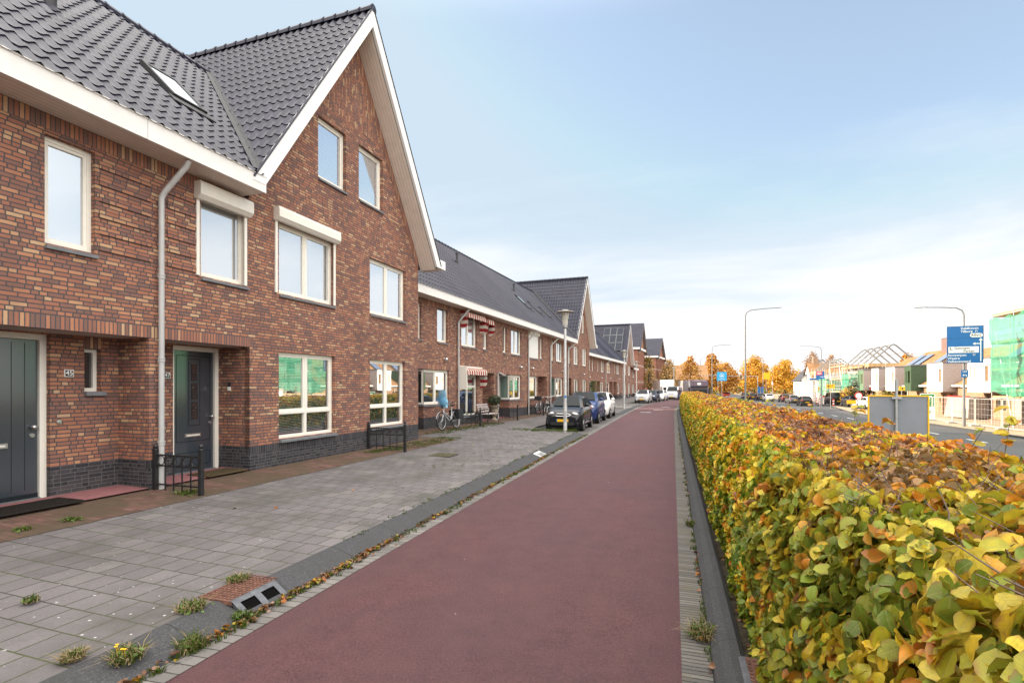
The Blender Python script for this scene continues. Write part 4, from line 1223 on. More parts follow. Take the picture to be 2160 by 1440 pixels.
# solar panels lie on the near slope of the third gable
p, sh = LC[4]
sl = 1.5; ulen = math.hypot(1, sl)
up = Vector((1/ulen, 0, sl/ulen)); ax = Vector((0, 1, 0)); nv = Vector((-sl/ulen, 0, 1/ulen))
foot = Vector((27.35 - 11.5/sl + 11.5/sl - (11.5 - 5.4)/sl, 0, 5.4))
k = 0
for (j, r) in [(0,2),(1,2),(2,2),(0,1),(1,1),(2,1),(0,0),(1,0)]:
    if r == 0 and j == 2: continue
    o = foot + up*(2.3 + r*1.45) + ax*(.35 + j*1.0) + nv*.1
    B = Matrix(((ax.x, up.x, nv.x, o.x), (ax.y, up.y, nv.y, o.y), (ax.z, up.z, nv.z, o.z), (0, 0, 0, 1)))
    m = MB(); m.box(.02, .95, .02, 1.38, 0, .04, M=B); s_ = m.build('solar_panel', M['panel'], p, sh)
    m = MB()
    for q in ((0, .015, 0, 1.42), (.955, .97, 0, 1.42), (.015, .955, 0, .015), (.015, .955, 1.405, 1.42)): m.box(*q, -.01, .05, M=B)
    m.build('panel_frame', M['galv'], s_, sh)
# the low end house of row C under a white flat eaves board
p, sh = house(RC, 31.3, 36.0, 'small brick end house with white eaves, right of the solar panel gable', 5.0, 7.4, holes=[(33.2, 35.3, 3.45, 4.6), (32.5, 35.1, .95, 2.3)], samples=4)
window(p, sh, 33.2, 35.3, 3.45, 4.6, cols=2); window(p, sh, 32.5, 35.1, .95, 2.3, cols=2)

# --- three-storey apartment blocks further on
def apartments(o, d, wid, depth, label, gz, eav, gw, back_hidden=True):
    row = Row(o, d, 0.0)
    par = empty('apartment_building', row.w(0, 0, -.2), row.rot, label, 'apartments', 'brick apartment blocks at the end of the terrace')
    sh = Vector((0, 0, .2))
    holes = []
    n = int(wid // 1.6)
    for i in range(n):
        for z0, z1 in ((.5, 2.3), (3.2, 5.4), (6.0, 8.0)):
            a = .6 + i*1.6; holes.append((a, a + .75, z0, z1))
    gc = wid/2; sl = (gz - eav)/(gw/2)
    m = MB(); wall(m, 0, wid, -.2, eav, [h for h in holes if h[3] < eav - .1]); m.build('wall', M['brick_far'], par, sh)
    m = MB(); wall(m, gc - gw/2, gc + gw/2, eav, gz - .3, (), 0, ((-sl, -1, gz - .3 + sl*gc), (sl, -1, gz - .3 - sl*gc))); m.build('gable_wall', M['brick_far'], par, sh)
    hs2 = [(1.0 + i*2.2, 1.0 + i*2.2 + .8, z0, z1) for i in range(int(depth//2.2)) for z0, z1 in ((.5, 2.3), (3.2, 5.4), (6.0, 8.0))]
    # the end wall that looks back along the street
    B = Matrix(((0, 1, 0, 0), (-1, 0, 0, 0), (0, 0, 1, 0), (0, 0, 0, 1)))
    m = MB(); wall(m, -depth, 0, -.2, eav, [(-h[1], -h[0], h[2], h[3]) for h in hs2]); m.v = [Vector((v.y, -v.x, v.z)) for v in m.v]; m.build('end_wall', M['brick_far'], par, sh)
    m = MB(); wall(m, 0, depth, -.2, eav, ()); m.v = [Vector((wid - v.y, v.x, v.z)) for v in m.v]; m.build('end_wall', M['brick_far'], par, sh)
    for h in hs2:
        m = MB(); m.poly([Vector((.1, h[0], h[2])), Vector((.1, h[0], h[3])), Vector((.1, h[1], h[3])), Vector((.1, h[1], h[2]))]); m.build('window', M['glass_dark'], par, sh)
    for h in [h for h in holes if h[3] < eav - .1]:
        m = MB(); m.poly([L(h[0], -.1, h[2]), L(h[1], -.1, h[2]), L(h[1], -.1, h[3]), L(h[0], -.1, h[3])]); m.build('window', M['glass_dark'], par, sh)
    m = MB()
    m.box(-.35, wid + .35, -.35, depth, eav, eav + .35, skip=''); m.build('eaves_board', M['fascia'], par, sh)
    m = MB()
    for z in (2.7, 5.7): m.box(-.03, wid + .03, -.03, depth, z, z + .12)
    m.build('band_course', M['concrete'], par, sh)
    for sg in (-1, 1):
        tiles('roof', par, sh, L(gc + sg*(gw/2 + .3), .5, eav + .35 - .3*sl), (0, 1, 0), (-sg, 0, sl), depth + .5, math.hypot(gw/2 + .3, sl*(gw/2 + .3)), samples=4, pw=.3, pl=.4)
    m = MB()
    for sg in (-1, 1):
        p0 = (gc, gz + .35); p1 = (gc + sg*(gw/2 + .35), gz + .35 - sl*(gw/2 + .35))
        q = [L(p0[0], .5, p0[1]), L(p1[0], .5, p1[1]), L(p1[0], .5, p1[1] - .45), L(p0[0], .5, p0[1] - .5)]
        m.poly(q); m.poly(q[::-1])
        q = [L(p0[0], .5, p0[1] - .5), L(p0[0], 0, p0[1] - .5), L(p1[0], 0, p1[1] - .5), L(p1[0], .5, p1[1] - .5)]
        m.poly(q); m.poly(q[::-1])
    m.build('barge_board', M['clad'], par, sh)
    return par, sh
a1 = apartments((22.3, 92.5), (.368, .93), 9.5, 9.0, 'three-storey brick apartment block with a steep grey gable, nearer of the two', 13.4, 8.6, 8.5)
a2 = apartments((31.2, 113.0), (.42, .907), 12.0, 12.0, 'three-storey brick apartment block with a small roof dormer, farther of the two', 12.6, 8.3, 9.5)
m = MB(); m.box(1.2, 3.4, 3.5, 6, 9.1, 11.2); m.build('dormer', M['zinc'], a2[0], a2[1])
# ------------------------------------------------------------------ brick strip in front of row A and B
def facade_strip(row, s0, s1, w_, zfun=None):
    m = MB(); rows = []; uv = []
    n = max(2, int((s1 - s0)))
    for i in range(n + 1):
        s = s0 + (s1 - s0)*i/n; r = []; u = []
        for o in (-.72, 0, w_*.5, w_):
            v = row.w(s, o, 0); p = v.x*CT - v.y*ST
            r.append((v.x, v.y, zpav(p) + .006)); u.append((o, s))
        rows.append(r); uv.append(u)
    m.grid(rows, uvs=uv); o = m.build('brick_strip', M['clinker']); o['kind'] = 'structure'
    if sum(p.normal.z for p in o.data.polygons) < 0: o.data.flip_normals()
    return o
facade_strip(RA, -14, 7.4, 1.12)
facade_strip(RB, -2.2, 28.8, 1.0)
facade_strip(RC, -2, 31, .9)

# ------------------------------------------------------------------ hedge
def vnoise(x, y, s, seed=0):
    x = np.asarray(x)*s + seed*17.3; y = np.asarray(y)*s + seed*9.1
    xi, yi = np.floor(x), np.floor(y); fx, fy = x - xi, y - yi
    fx = fx*fx*(3 - 2*fx); fy = fy*fy*(3 - 2*fy)
    def h(a, b): return np.modf(np.abs(np.sin(a*127.1 + b*311.7 + seed)*43758.5453))[0]
    return (h(xi, yi)*(1-fx) + h(xi+1, yi)*fx)*(1-fy) + (h(xi, yi+1)*(1-fx) + h(xi+1, yi+1)*fx)*fy

GREEN = np.array([(.1,.17,.012), (.16,.23,.018), (.23,.28,.02), (.34,.35,.028)])
YEL = np.array([(.62,.46,.025), (.7,.45,.02), (.5,.44,.03), (.72,.53,.05)])
ORG = np.array([(.66,.24,.018), (.7,.31,.025), (.55,.17,.02)])
BRN = np.array([(.3,.13,.05), (.22,.1,.055), (.38,.19,.1), (.44,.26,.17)])

def leaf_palette(wg, wy, wo, wb, n, cl=None):
    t = wg + wy + wo + wb; u = rng.random(n)
    if cl is not None: u = np.clip((cl - .5)*1.7 + .5, 0, .999)*.62 + u*.38      # leaves of one spray share a colour
    u = u*t
    c = np.zeros((n, 3))
    k = [GREEN, YEL, ORG, BRN]
    lim = [wg, wg + wy, wg + wy + wo, t]
    prev = np.zeros(n)
    for pal, l in zip(k, lim):
        sel = (u >= prev) & (u < l)
        c[sel] = pal[rng.integers(0, len(pal), sel.sum())]
        prev = np.broadcast_to(l, (n,))
    c *= (0.66 + 0.6*rng.random((n, 1)))
    return np.clip(c, 0, .8)

def leaves(name, mat, pos, nrm, size, cols, parent, kind='near', down=None):
    """pos (N,3), nrm (N,3) facing, size (N,)"""
    n = len(pos)
    nrm = nrm/np.linalg.norm(nrm, axis=1, keepdims=True)
    t = rng.normal(size=(n, 3)) if down is None else down + rng.normal(size=(n, 3))*.55
    t -= nrm*(t*nrm).sum(1, keepdims=True); t /= np.linalg.norm(t, axis=1, keepdims=True)
    b = np.cross(nrm, t)
    if kind == 'near':
        ts = [0, .08, .22, .38, .55, .72, .86, .95, 1.0]; ws = [0, .13, .27, .345, .355, .30, .19, .08, 0]
        base = []; uv = []
        for x, w_ in zip(ts, ws): base.append((x, 0)); uv.append((.5, x))
        Lh = []; Rh = []
        for x, w_ in list(zip(ts, ws))[1:-1]:
            Lh.append(len(base)); base.append((x - .02, w_)); uv.append((.5 + w_, x))
        for x, w_ in list(zip(ts, ws))[1:-1]:
            Rh.append(len(base)); base.append((x - .02, -w_)); uv.append((.5 - w_, x))
        F = []
        for side, fl in ((Lh, 0), (Rh, 1)):
            seq = [[0, 1, side[0]]]
            nk = len(ts)
            for i in range(nk - 3): seq.append([i + 1, i + 2, side[i + 1], side[i]])
            seq.append([nk - 2, nk - 1, side[nk - 3]])
            for f in seq: F.append(f[::-1] if fl else f)
    elif kind == 'mid':
        base = [(0, 0), (.5, 0), (1, 0), (.3, .36), (.7, .34), (.3, -.36), (.7, -.34)]; uv = [(.5, 0), (.5, .5), (.5, 1), (.9, .3), (.85, .7), (.1, .3), (.15, .7)]
        F = [[0, 1, 3], [1, 2, 4, 3], [1, 0, 5], [2, 1, 5, 6]]
    else:
        base = [(0, 0), (1, 0), (.5, .36), (.5, -.36)]; uv = [(.5, 0), (.5, 1), (.9, .5), (.1, .5)]
        F = [[0, 1, 2], [1, 0, 3]]
    base = np.array(base); uv = np.array(uv); k = len(base)
    fold = (rng.random(n)*.55 + .05)[:, None]; dead = cols[:, 1] < .55*cols[:, 0]; curl = (rng.normal(size=n)*np.where(dead, 1.0, .42))[:, None]; fold = fold + dead[:, None]*rng.random((n, 1))*.9; wav = (rng.random(n)*6.28)[:, None]
    x = base[None, :, 0]; y = base[None, :, 1]
    hgt = np.abs(y)*fold + curl*(x - .4)**2*.9 - curl*.1
    if kind == 'near': hgt = hgt + .035*np.sin(x*17 + wav)*(np.abs(y) > .1)
    V = pos[:, None, :] + (t[:, None, :]*(x - .5)[..., None] + b[:, None, :]*y[..., None] + nrm[:, None, :]*hgt[..., None])*size[:, None, None]
    ft = np.array([len(f) for f in F]); fl = np.concatenate([np.array(f) for f in F])
    FF = (fl[None, :] + (np.arange(n)*k)[:, None]).ravel()
    LT = np.tile(ft, n)
    UV = np.tile(uv[fl], (n, 1))
    FC = np.repeat(cols, len(F), axis=0)
    return np_mesh(name, V.reshape(-1, 3), FF, LT, mat, parent, UV, FC, smooth=(kind != 'far'))

def bend_np(q):
    q = np.asarray(q); return np.where(q > 33, 0.00003*np.maximum(q - 33, 0)**3, 0)
def WBn(p, q, z):
    p = p + bend_np(q)
    return np.stack([q*ST + p*CT, q*CT - p*ST, z], -1)

HP0, HP1, HH = .56, 2.05, 1.43
hedge = empty('beech_hedge', WB(1.2, 2, 0), 0, 'long clipped beech hedge in autumn yellow, orange and green beside the red cycle path', 'hedge')
hoff = -np.array(WB(1.2, 2, 0))
def hedge_top(p, q):
    return HH + .09*(vnoise(p, q, 7.0, 28) - .5) + .085*(vnoise(p, q, 1.1, 1) - .5) + .09*(vnoise(p, q, 3.2, 2) - .5) + .05*(vnoise(p, q, .35, 3) - .5)*2
def hedge_side(q, z):
    return HP0 + .17*np.clip((z - .85)/(HH - .85), 0, 1)**2.2 + .10*(vnoise(q, z, 1.4, 4) - .5) + .07*(vnoise(q, z, 4.0, 5) - .5) + .08*(vnoise(q, z, 8.0, 29) - .5) - .06*np.sin(np.clip(z/HH, 0, 1)*np.pi)
def make_leaves(q0, q1, dens, size, kind, name, mat):
    area_top = (q1 - q0)*(HP1 - HP0); nt_ = int(area_top*dens)
    P, N, S, C, D = [], [], [], [], []
    # top
    p = HP0 + .1 + rng.random(nt_)*(HP1 - HP0 - .04); q = q0 + rng.random(nt_)*(q1 - q0)
    dep = rng.random(nt_)**2*.16
    edge = np.clip((p - HP0)/.3, 0, 1)
    edge = np.clip((p - HP0 - .1)/.3, 0, 1); z = hedge_top(p, q) - dep - .12*(1 - edge)**2
    P.append(WBn(p, q, z)); nn = rng.normal(size=(nt_, 3))*1.0; nn[:, 2] = np.abs(nn[:, 2]) + .4; N.append(nn)
    a = vnoise(p, q, 1.0, 6); b_ = vnoise(p, q, 1.7, 7); mid = np.clip((p - .78)/.2, 0, 1)*np.clip((2.1 - p)/.25, .2, 1)*np.clip((q - .9)/.9, 0, 1)
    wb = .25 + 3.4*mid*np.clip(a*1.7 - .3, 0, 1); wo = .95 + 2.2*np.clip(b_ - .35, 0, 1); wy = .7 + 1.0*np.clip(.75 - b_, 0, 1)
    wg = .35 + 2.0*np.clip(1 - a*1.5, 0, 1)*(1 - .4*mid) + 2.0*np.exp(-np.clip(q, 0, 9)/1.4); wy = wy + 1.1*np.exp(-np.clip(q, 0, 9)/1.6)
    C.append(leaf_palette(wg, wy, wo, wb, nt_, vnoise(p, q, 8.5, 21)));
    N[-1] += 1.1*np.stack([vnoise(p, q, 9, 22) - .5, vnoise(p, q, 9, 23) - .5, np.zeros(nt_)], -1)*2; D.append(np.tile((0, 0, -.1), (nt_, 1)))
    S.append(size*(.5 + .75*rng.random(nt_)**.8)*np.where(C[-1][:, 1] < .55*C[-1][:, 0], .8, 1))
    # path-side face
    ns = int((q1 - q0)*HH*dens*1.1)
    q = q0 + rng.random(ns)*(q1 - q0); z = .02 + rng.random(ns)*(HH - .02)
    dep = rng.random(ns)**2*.16
    P.append(WBn(hedge_side(q, z) + dep, q, z)); nn = rng.normal(size=(ns, 3))*.62; nn += np.array((-CT, ST, .5)); N.append(nn)
    a = vnoise(q, z, 1.1, 8); b_ = vnoise(q, z, 2.0, 9); hi = np.clip((z - .75)/.6, 0, 1)
    wg = 1.9 - 1.0*hi + .8*(a < .5); wy = .65 + .9*b_ + .7*hi; wo = .38 + 1.9*hi*np.clip(b_ - .25, 0, 1); wb = .13 + .3*np.clip(a - .6, 0, 1)
    C.append(leaf_palette(wg, wy, wo, wb, ns, vnoise(q, z, 8.5, 24)));
    N[-1] += 1.0*np.stack([vnoise(q, z, 9, 25) - .5, vnoise(q, z, 9, 26) - .5, vnoise(q, z, 9, 27) - .5], -1)*2; D.append(np.tile((-.3, .1, -1.0), (ns, 1))); S.append(size*(.6 + .55*rng.random(ns)))
    # road-side face
    nr = int((q1 - q0)*.7*dens*.5)
    q = q0 + rng.random(nr)*(q1 - q0); z = .7 + rng.random(nr)*.75
    P.append(WBn(HP1 + .05*rng.random(nr), q, z)); nn = rng.normal(size=(nr, 3))*.6 + np.array((CT, -ST, .4)); N.append(nn)
    C.append(leaf_palette(np.full(nr, 1.2), np.full(nr, .8), np.full(nr, .4), np.full(nr, .4), nr)); D.append(np.tile((.3, -.1, -1.), (nr, 1))); S.append(size*(.6 + .55*rng.random(nr)))
    P = np.concatenate(P) + hoff
    return leaves(name, mat, P, np.concatenate(N), np.concatenate(S), np.concatenate(C), hedge, kind, np.concatenate(D))
make_leaves(-.6, 1.5, 1050, .092, 'near', 'foliage', M['leaf'])
make_leaves(1.5, 4.0, 1500, .072, 'near', 'foliage', M['leaf'])
make_leaves(4.0, 8.0, 1900, .06, 'mid', 'foliage', M['leaf_far'])
make_leaves(8.0, 18.0, 1300, .066, 'far', 'foliage', M['leaf_far'])
make_leaves(18.0, 57.0, 560, .09, 'far', 'foliage', M['leaf_far'])
# inner mass of twigs behind the leaves
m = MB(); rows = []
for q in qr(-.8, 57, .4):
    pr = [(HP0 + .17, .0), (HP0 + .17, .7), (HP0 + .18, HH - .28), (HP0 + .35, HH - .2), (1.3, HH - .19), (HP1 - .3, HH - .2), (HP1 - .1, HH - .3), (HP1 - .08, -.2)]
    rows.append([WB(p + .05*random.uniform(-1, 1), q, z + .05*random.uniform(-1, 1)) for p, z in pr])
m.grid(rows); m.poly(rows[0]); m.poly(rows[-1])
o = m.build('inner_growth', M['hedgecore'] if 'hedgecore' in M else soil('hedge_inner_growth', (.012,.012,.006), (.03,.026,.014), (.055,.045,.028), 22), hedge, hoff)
tw = MB(); LP, LN, LS = [], [], []
for i in range(2600):
    q = random.choice([random.uniform(-.3, 4), random.uniform(.9, 8), random.uniform(4, 20)])
    p = random.uniform(HP0 + .22, HP1); z = HH - random.uniform(.02, .12)
    a = random.uniform(0, 6.28); tl = random.uniform(.5, 3.5); ln = random.uniform(.08, .24)
    d = Vector((math.cos(a)*tl, math.sin(a)*tl, 1)).normalized()
    s0 = WB(p, q, z); e = s0 + d*ln; mid = (s0 + e)/2 + Vector((random.uniform(-.02, .02), random.uniform(-.02, .02), 0))
    tw.tube([s0, mid, e], [.0032, .0025, .0012], 4, caps=False)
# taller sprigs along the far edge
for q, p, h, lean in [(1.9, 1.95, .30, .5), (2.35, 2.0, .26, .6), (2.7, 2.02, .34, .35), (3.3, 1.98, .25, .2), (4.1, 2.0, .33, .1), (4.6, 2.0, .27, -.3), (5.6, 1.95, .26, .3), (6.8, 1.9, .3, .1), (7.0, 1.98, .3, .3), (8.5, 1.9, .28, 0), (9.6, 1.8, .30, .2), (11.2, 1.85, .42, .3), (13, 1.95, .3, 0), (1.5, 1.7, .2, .4), (1.2, 1.5, .16, -.5), (1.35, 1.0, .12, -.3), (1.0, 1.2, .12, .2), (16, 1.9, .35, 0), (20, 1.5, .4, 0)]:
    s0 = WB(p, q, HH - .12); d = W(.45*random.uniform(-.2, 1), lean, 1).normalized()
    pts = [s0 + d*(h + .12)*t + Vector((0, 0, -.05*t*t)) for t in (0, .35, .7, 1)]
    tw.tube(pts, [.004, .0035, .0025, .0012], 5, caps=False)
    for k in range(random.randint(4, 8)):
        t = random.uniform(.3, 1.0); c = s0 + d*(h + .12)*t + Vector((random.uniform(-.035, .035), random.uniform(-.035, .035), random.uniform(-.02, .02)))
        LP.append(c); LN.append((random.uniform(-.6, .6), random.uniform(-.9, .3), 1)); LS.append(random.uniform(.055, .085)*(1 + .02*q))
tw.build('twigs', M['twig'], hedge, hoff)['kind'] = 'stuff'
nl = len(LP)
leaves('foliage', M['leaf'], np.array(LP) + hoff, np.array(LN), np.array(LS), leaf_palette(np.full(nl, .8), np.full(nl, 1.5), np.full(nl, .6), np.full(nl, .4), nl), hedge)

# ------------------------------------------------------------------ weeds, grass, fallen leaves
def grass_mesh(mb, c, r, n, h, spread=.6):
    for i in range(n):
        a = random.uniform(0, 6.28); rr = r*math.sqrt(random.random())
        b = Vector(c) + Vector((math.cos(a)*rr, math.sin(a)*rr, 0)); hh = h*random.uniform(.45, 1.1)
        t = random.uniform(0, 6.28); l = random.uniform(.2, spread*1.9)*hh; w_ = random.uniform(.0022, .0045)
        sd = Vector((-math.sin(t), math.cos(t), 0))*w_; dr = Vector((math.cos(t), math.sin(t), 0))
        p1 = b + dr*l*.35 + Vector((0, 0, hh*.65)); p2 = b + dr*l + Vector((0, 0, hh*random.uniform(.7, 1)))
        mb.poly([b - sd, b + sd, p1 + sd*.7, p1 - sd*.7]); mb.poly([p1 - sd*.7, p1 + sd*.7, p2])
def grassmat(name, a, b):
    t = NT(name); c = t.ramp(t.noise(t.pos(), 40.0, 3.0), [(.3, a), (.7, b)])
    d = t.n('BsdfDiffuse', {'Color': c}).outputs[0]; tr = t.n('BsdfTranslucent', {'Color': c}).outputs[0]
    return t.done(t.n('MixShader', {0: .3, 1: d, 2: tr}).outputs[0])
M['grass'] = grassmat('weed_grass', (.045,.07,.014), (.1,.135,.028))
M['straw'] = grassmat('dry_grass', (.25,.19,.1), (.4,.31,.18))
M['leaf_dead'] = leafmat('fallen_leaf', False, .15)
def leafy_weed(name, p, q, z, r, h, label, flower=False, dry=.3, seed=1):
    random.seed(seed)
    m = MB(); grass_mesh(m, (0, 0, 0), r, int(150*r/.1), h)
    o = m.build(name, M['grass']); o.location = WB(p, q, z); tag(o, label, 'weed', 'weeds growing at the pavement edge')
    n = int(60*r/.1)
    P = np.stack([rng.normal(size=n)*r*.55, rng.normal(size=n)*r*.55, rng.random(n)*h*.55 + .004], -1); N = rng.normal(size=(n, 3))*.5 + np.array((0, 0, 1))
    leaves('leaves', M['leaf_far'], P, N, np.full(n, .028) + rng.random(n)*.02, np.clip(np.array((.1,.17,.03))*(0.7 + .6*rng.random((n, 1))), 0, 1), o, 'far')
    m = MB(); grass_mesh(m, (0, 0, 0), r*1.1, int(240*r/.1*dry), h*.9, 1.3); m.build('dry_blades', M['straw'], o)
    if flower:
        m = MB()
        for k in range(4):
            a = random.uniform(0, 6.28); c = Vector((math.cos(a)*r*.6, math.sin(a)*r*.6, h*random.uniform(.8, 1.15)))
            m.lathe([(0.001, .004), (.012, .002), (.002, 0)], 7, c); m.tube([(c.x*.7, c.y*.7, 0), c], .0015, 4)
        m.build('yellow_flower', M['yellow'], o)
    return o
leafy_weed('weed', -3.51, 2.58, .07, .09, .11, 'weed with small yellow flowers on the kerb, nearest the bottom left corner', True, .5, 3)
leafy_weed('weed', -3.34, 2.93, .0, .09, .13, 'green grassy weed in the gutter below the yellow-flowered weed', False, .2, 4)
leafy_weed('weed', -3.36, 3.42, .0, .075, .1, 'leafy weed growing against the openings of the storm drain', False, .1, 5)
leafy_weed('weed', -3.84, 3.86, .11, .09, .07, 'bushy weed on the slabs behind the rusty drain cover', False, .7, 6)
leafy_weed('weed', -3.72, 3.26, .11, .1, .08, 'low weed at the near end of the rusty drain cover', False, .5, 7)
leafy_weed('weed', -4.98, 2.89, .16, .05, .06, 'small grass tuft between the slabs at the left edge', False, .2, 8)
leafy_weed('weed', -3.76, 2.42, .12, .06, .07, 'dry grass tuft on the slabs near the bottom left corner', False, 1.5, 9)
leafy_weed('weed', .21, 4.2, .01, .09, .12, 'grass clump at the right kerb, nearest the camera', False, .7, 10)
leafy_weed('weed', .42, 5.0, .02, .06, .08, 'thin grass tuft climbing the right kerb beside the hedge', False, .4, 11)
leafy_weed('weed', .24, 7.55, .01, .08, .09, 'green grass tuft by the right kerb, middle of the three', False, .1, 12)
for i, (p_, q_, r, h, lab) in enumerate([(-7.3, 6.36, .17, .06, 'flat green weed at the foot of the fence post by number 47'), (-7.23, 4.63, .09, .045, 'small weed on the brick strip in front of number 45'), (-7.28, 4.15, .08, .045, 'small bright weed on the brick strip near the door mat')]):
    leafy_weed('weed', p_, q_, zpav(p_) + .008, r, h, lab, False, .2, 20 + i)

def scatter_patch(name, kind_label, fn, n, cat, mat_leaf, dead=True):
    P = np.array([fn() for _ in range(n)]); N = rng.normal(size=(n, 3))*.35 + np.array((0, 0, 1))
    col = leaf_palette(np.full(n, .15), np.full(n, .5), np.full(n, .45), np.full(n, 2.4), n)*.48
    o = leaves(name, mat_leaf, P, N, .02 + .05*rng.random(n)**2, col, None, 'mid')
    return tag(o, kind_label, cat, kind='stuff')
def gut():
    q = random.choice([random.uniform(2.2, 6), random.uniform(2.2, 14), random.uniform(5, 20)])
    if vnoise(q, 0., 1.6, 12) < .42 and random.random() < .85: q += .35
    p = -3.33 + abs(random.gauss(0, .05)) - .02
    return WB(p, q, .006 + random.random()*.03)
scatter_patch('fallen_leaves', 'brown and yellow fallen leaves along the left gutter', gut, 1100, 'fallen leaves', M['leaf_dead'])
scatter_patch('fallen_leaves', 'few dry leaves along the right kerb under the hedge', lambda: WB(random.choice([.25, .26, .5]) + random.gauss(0, .03), random.uniform(1.2, 22), .015 + random.random()*.02), 260, 'fallen leaves', M['leaf_dead'])
scatter_patch('fallen_leaves', 'sparse leaves lying about on the grey slabs', lambda: WB(random.uniform(-7, -3.8), random.uniform(2.5, 20), zpav(-5) + .012), 46, 'fallen leaves', M['leaf_dead']).location = (0, 0, .015)
random.seed(31)
m = MB()
for i in range(260):
    q = random.uniform(2.4, 21); grass_mesh(m, WB(-3.3 + random.gauss(0, .035), q, .0), .035, 16, .05)
for i in range(120):
    q = random.uniform(5, 21); grass_mesh(m, WB(-3.68 + random.gauss(0, .03), q, .1), .035, 12, .035)
for i in range(110):
    q = random.uniform(1.5, 26); grass_mesh(m, WB(.255 + random.gauss(0, .02), q, .0), .035, 14, .06)
tag(m.build('gutter_grass', M['grass']), 'thin grass and moss growing along both gutters', 'grass', kind='stuff')
m = MB()
for i in range(260):
    s = random.uniform(3.3, 7.8); v = RA.w(s, .35 + random.random()*.75*min(1, (s - 2.8)/2)); p_ = v.x*CT - v.y*ST
    v.z = zpav(p_) + .006; grass_mesh(m, v, .1, 11, .06)
for i in range(200):
    s = random.uniform(-1.5, 4.8); v = RB.w(s, .75 + random.random()*.7); p_ = v.x*CT - v.y*ST
    v.z = zpav(p_) + .006; grass_mesh(m, v, .07, 14, .06)
for i in range(200):
    q = random.uniform(19.9, 21.0); v = W(random.uniform(-6.4, -3.7), q); v.z = .16; grass_mesh(m, v, .08, 14, .07)
for i in range(80):
    v = W(random.uniform(-6, -3.9), random.uniform(10, 19.5)); v.z = .15; grass_mesh(m, v, .05, 10, .03)
for i in range(130):
    v = W(random.uniform(-6.2, -3.9), random.uniform(41.5, 64)); v.z = .15; grass_mesh(m, v, .1, 12, .06)
tag(m.build('pavement_weeds', M['grass']), 'low weeds in the joints of the pavement and along the house fronts', 'grass', kind='stuff')

# ------------------------------------------------------------------ drains, mats, manhole
M['inlet_dark'] = plain('painted_inlet_dark', (.006,.006,.006), 1.0, 0.0)
def storm_drain(p, q, rot, label, small=False):
    o = empty('storm_drain', WB(p, q, 0), rot, label, 'drain', 'storm drains in the kerb')
    L_ = .5 if not small else .5
    m = MB(); m.box(-L_/2, L_/2, .14, .5, .085, .118); c = m.build('cover', M['rust'], o, bevel=.006)
    m = MB()
    for i in range(13):
        for j in range(8): m.box(-L_/2 + .03 + i*.042, -L_/2 + .055 + i*.042, .165 + j*.042, .19 + j*.042, .118, .124)
    m.build('cover_studs', M['rust'], c)
    m = MB()
    def sl(x, t): return Vector((x, .0 + t*.14, .01 + t*.108))
    for a, b, t0, t1 in ((-L_/2, L_/2, .8, 1.02), (-L_/2, L_/2, -.02, .08), (-L_/2, -L_/2 + .06, .08, .8), (L_/2 - .06, L_/2, .08, .8), (-.035, .035, .08, .8)):
        m.poly([sl(a, t0), sl(b, t0), sl(b, t1), sl(a, t1)]); m.poly([sl(a, t0) + Vector((0, .03, 0)), sl(a, t1) + Vector((0, .03, 0)), sl(b, t1) + Vector((0, .03, 0)), sl(b, t0) + Vector((0, .03, 0))])
        m.poly([sl(b, t0), sl(a, t0), sl(a, t0) + Vector((0, .03, 0)), sl(b, t0) + Vector((0, .03, 0))]); m.poly([sl(a, t1), sl(b, t1), sl(b, t1) + Vector((0, .03, 0)), sl(a, t1) + Vector((0, .03, 0))])
    m.build('inlet_frame', M['iron'], o)
    m = MB(); m.poly([sl(-L_/2 + .02, .02) + Vector((0, .012, -.004)), sl(L_/2 - .02, .02) + Vector((0, .012, -.004)), sl(L_/2 - .02, .95) + Vector((0, .014, -.004)), sl(-L_/2 + .02, .95) + Vector((0, .014, -.004))]); m.build('inlet_dark_sheet', M['inlet_dark'], o)  # black sheet painted for the darkness inside the drain openings
    return o
storm_drain(-3.36, 3.7, STREET_ROT, 'rusty storm drain with a studded cover and two openings in the left kerb')
storm_drain(.285, 3.5, STREET_ROT + math.pi, 'rusty storm drain at the foot of the hedge, bottom edge of the photo')
o = empty('kerb_grating', WB(-3.48, 13.9, .055), STREET_ROT, 'pale kerb grating with dark slots, farther along the left kerb', 'drain')
B = Matrix.Rotation(R(21), 4, 'X')
m = MB(); m.box(-.3, .3, -.1, .13, -.01, .012, M=B); m.build('grating_plate', M['signwhite'], o)
m = MB()
for i in range(4): m.box(-.22 + i*.125, -.15 + i*.125, -.101, .06, -.0, .016, M=B)
m.build('slots', M['rubber'], o)
M['mosscover'] = plain('mossy_cover', (.085,.08,.05), .95, .1, var=.4, scale=18, bump=.5)
o = MB(); o.box(-.3, .3, -.3, .3, 0, .008); oo = o.build('inspection_cover', M['mosscover']); oo.location = W(-5.6, 12.2, zpav(-5.6) + .004); oo.rotation_euler = (0, 0, STREET_ROT)
tag(oo, 'square mossy inspection cover in the grey slabs', 'cover')
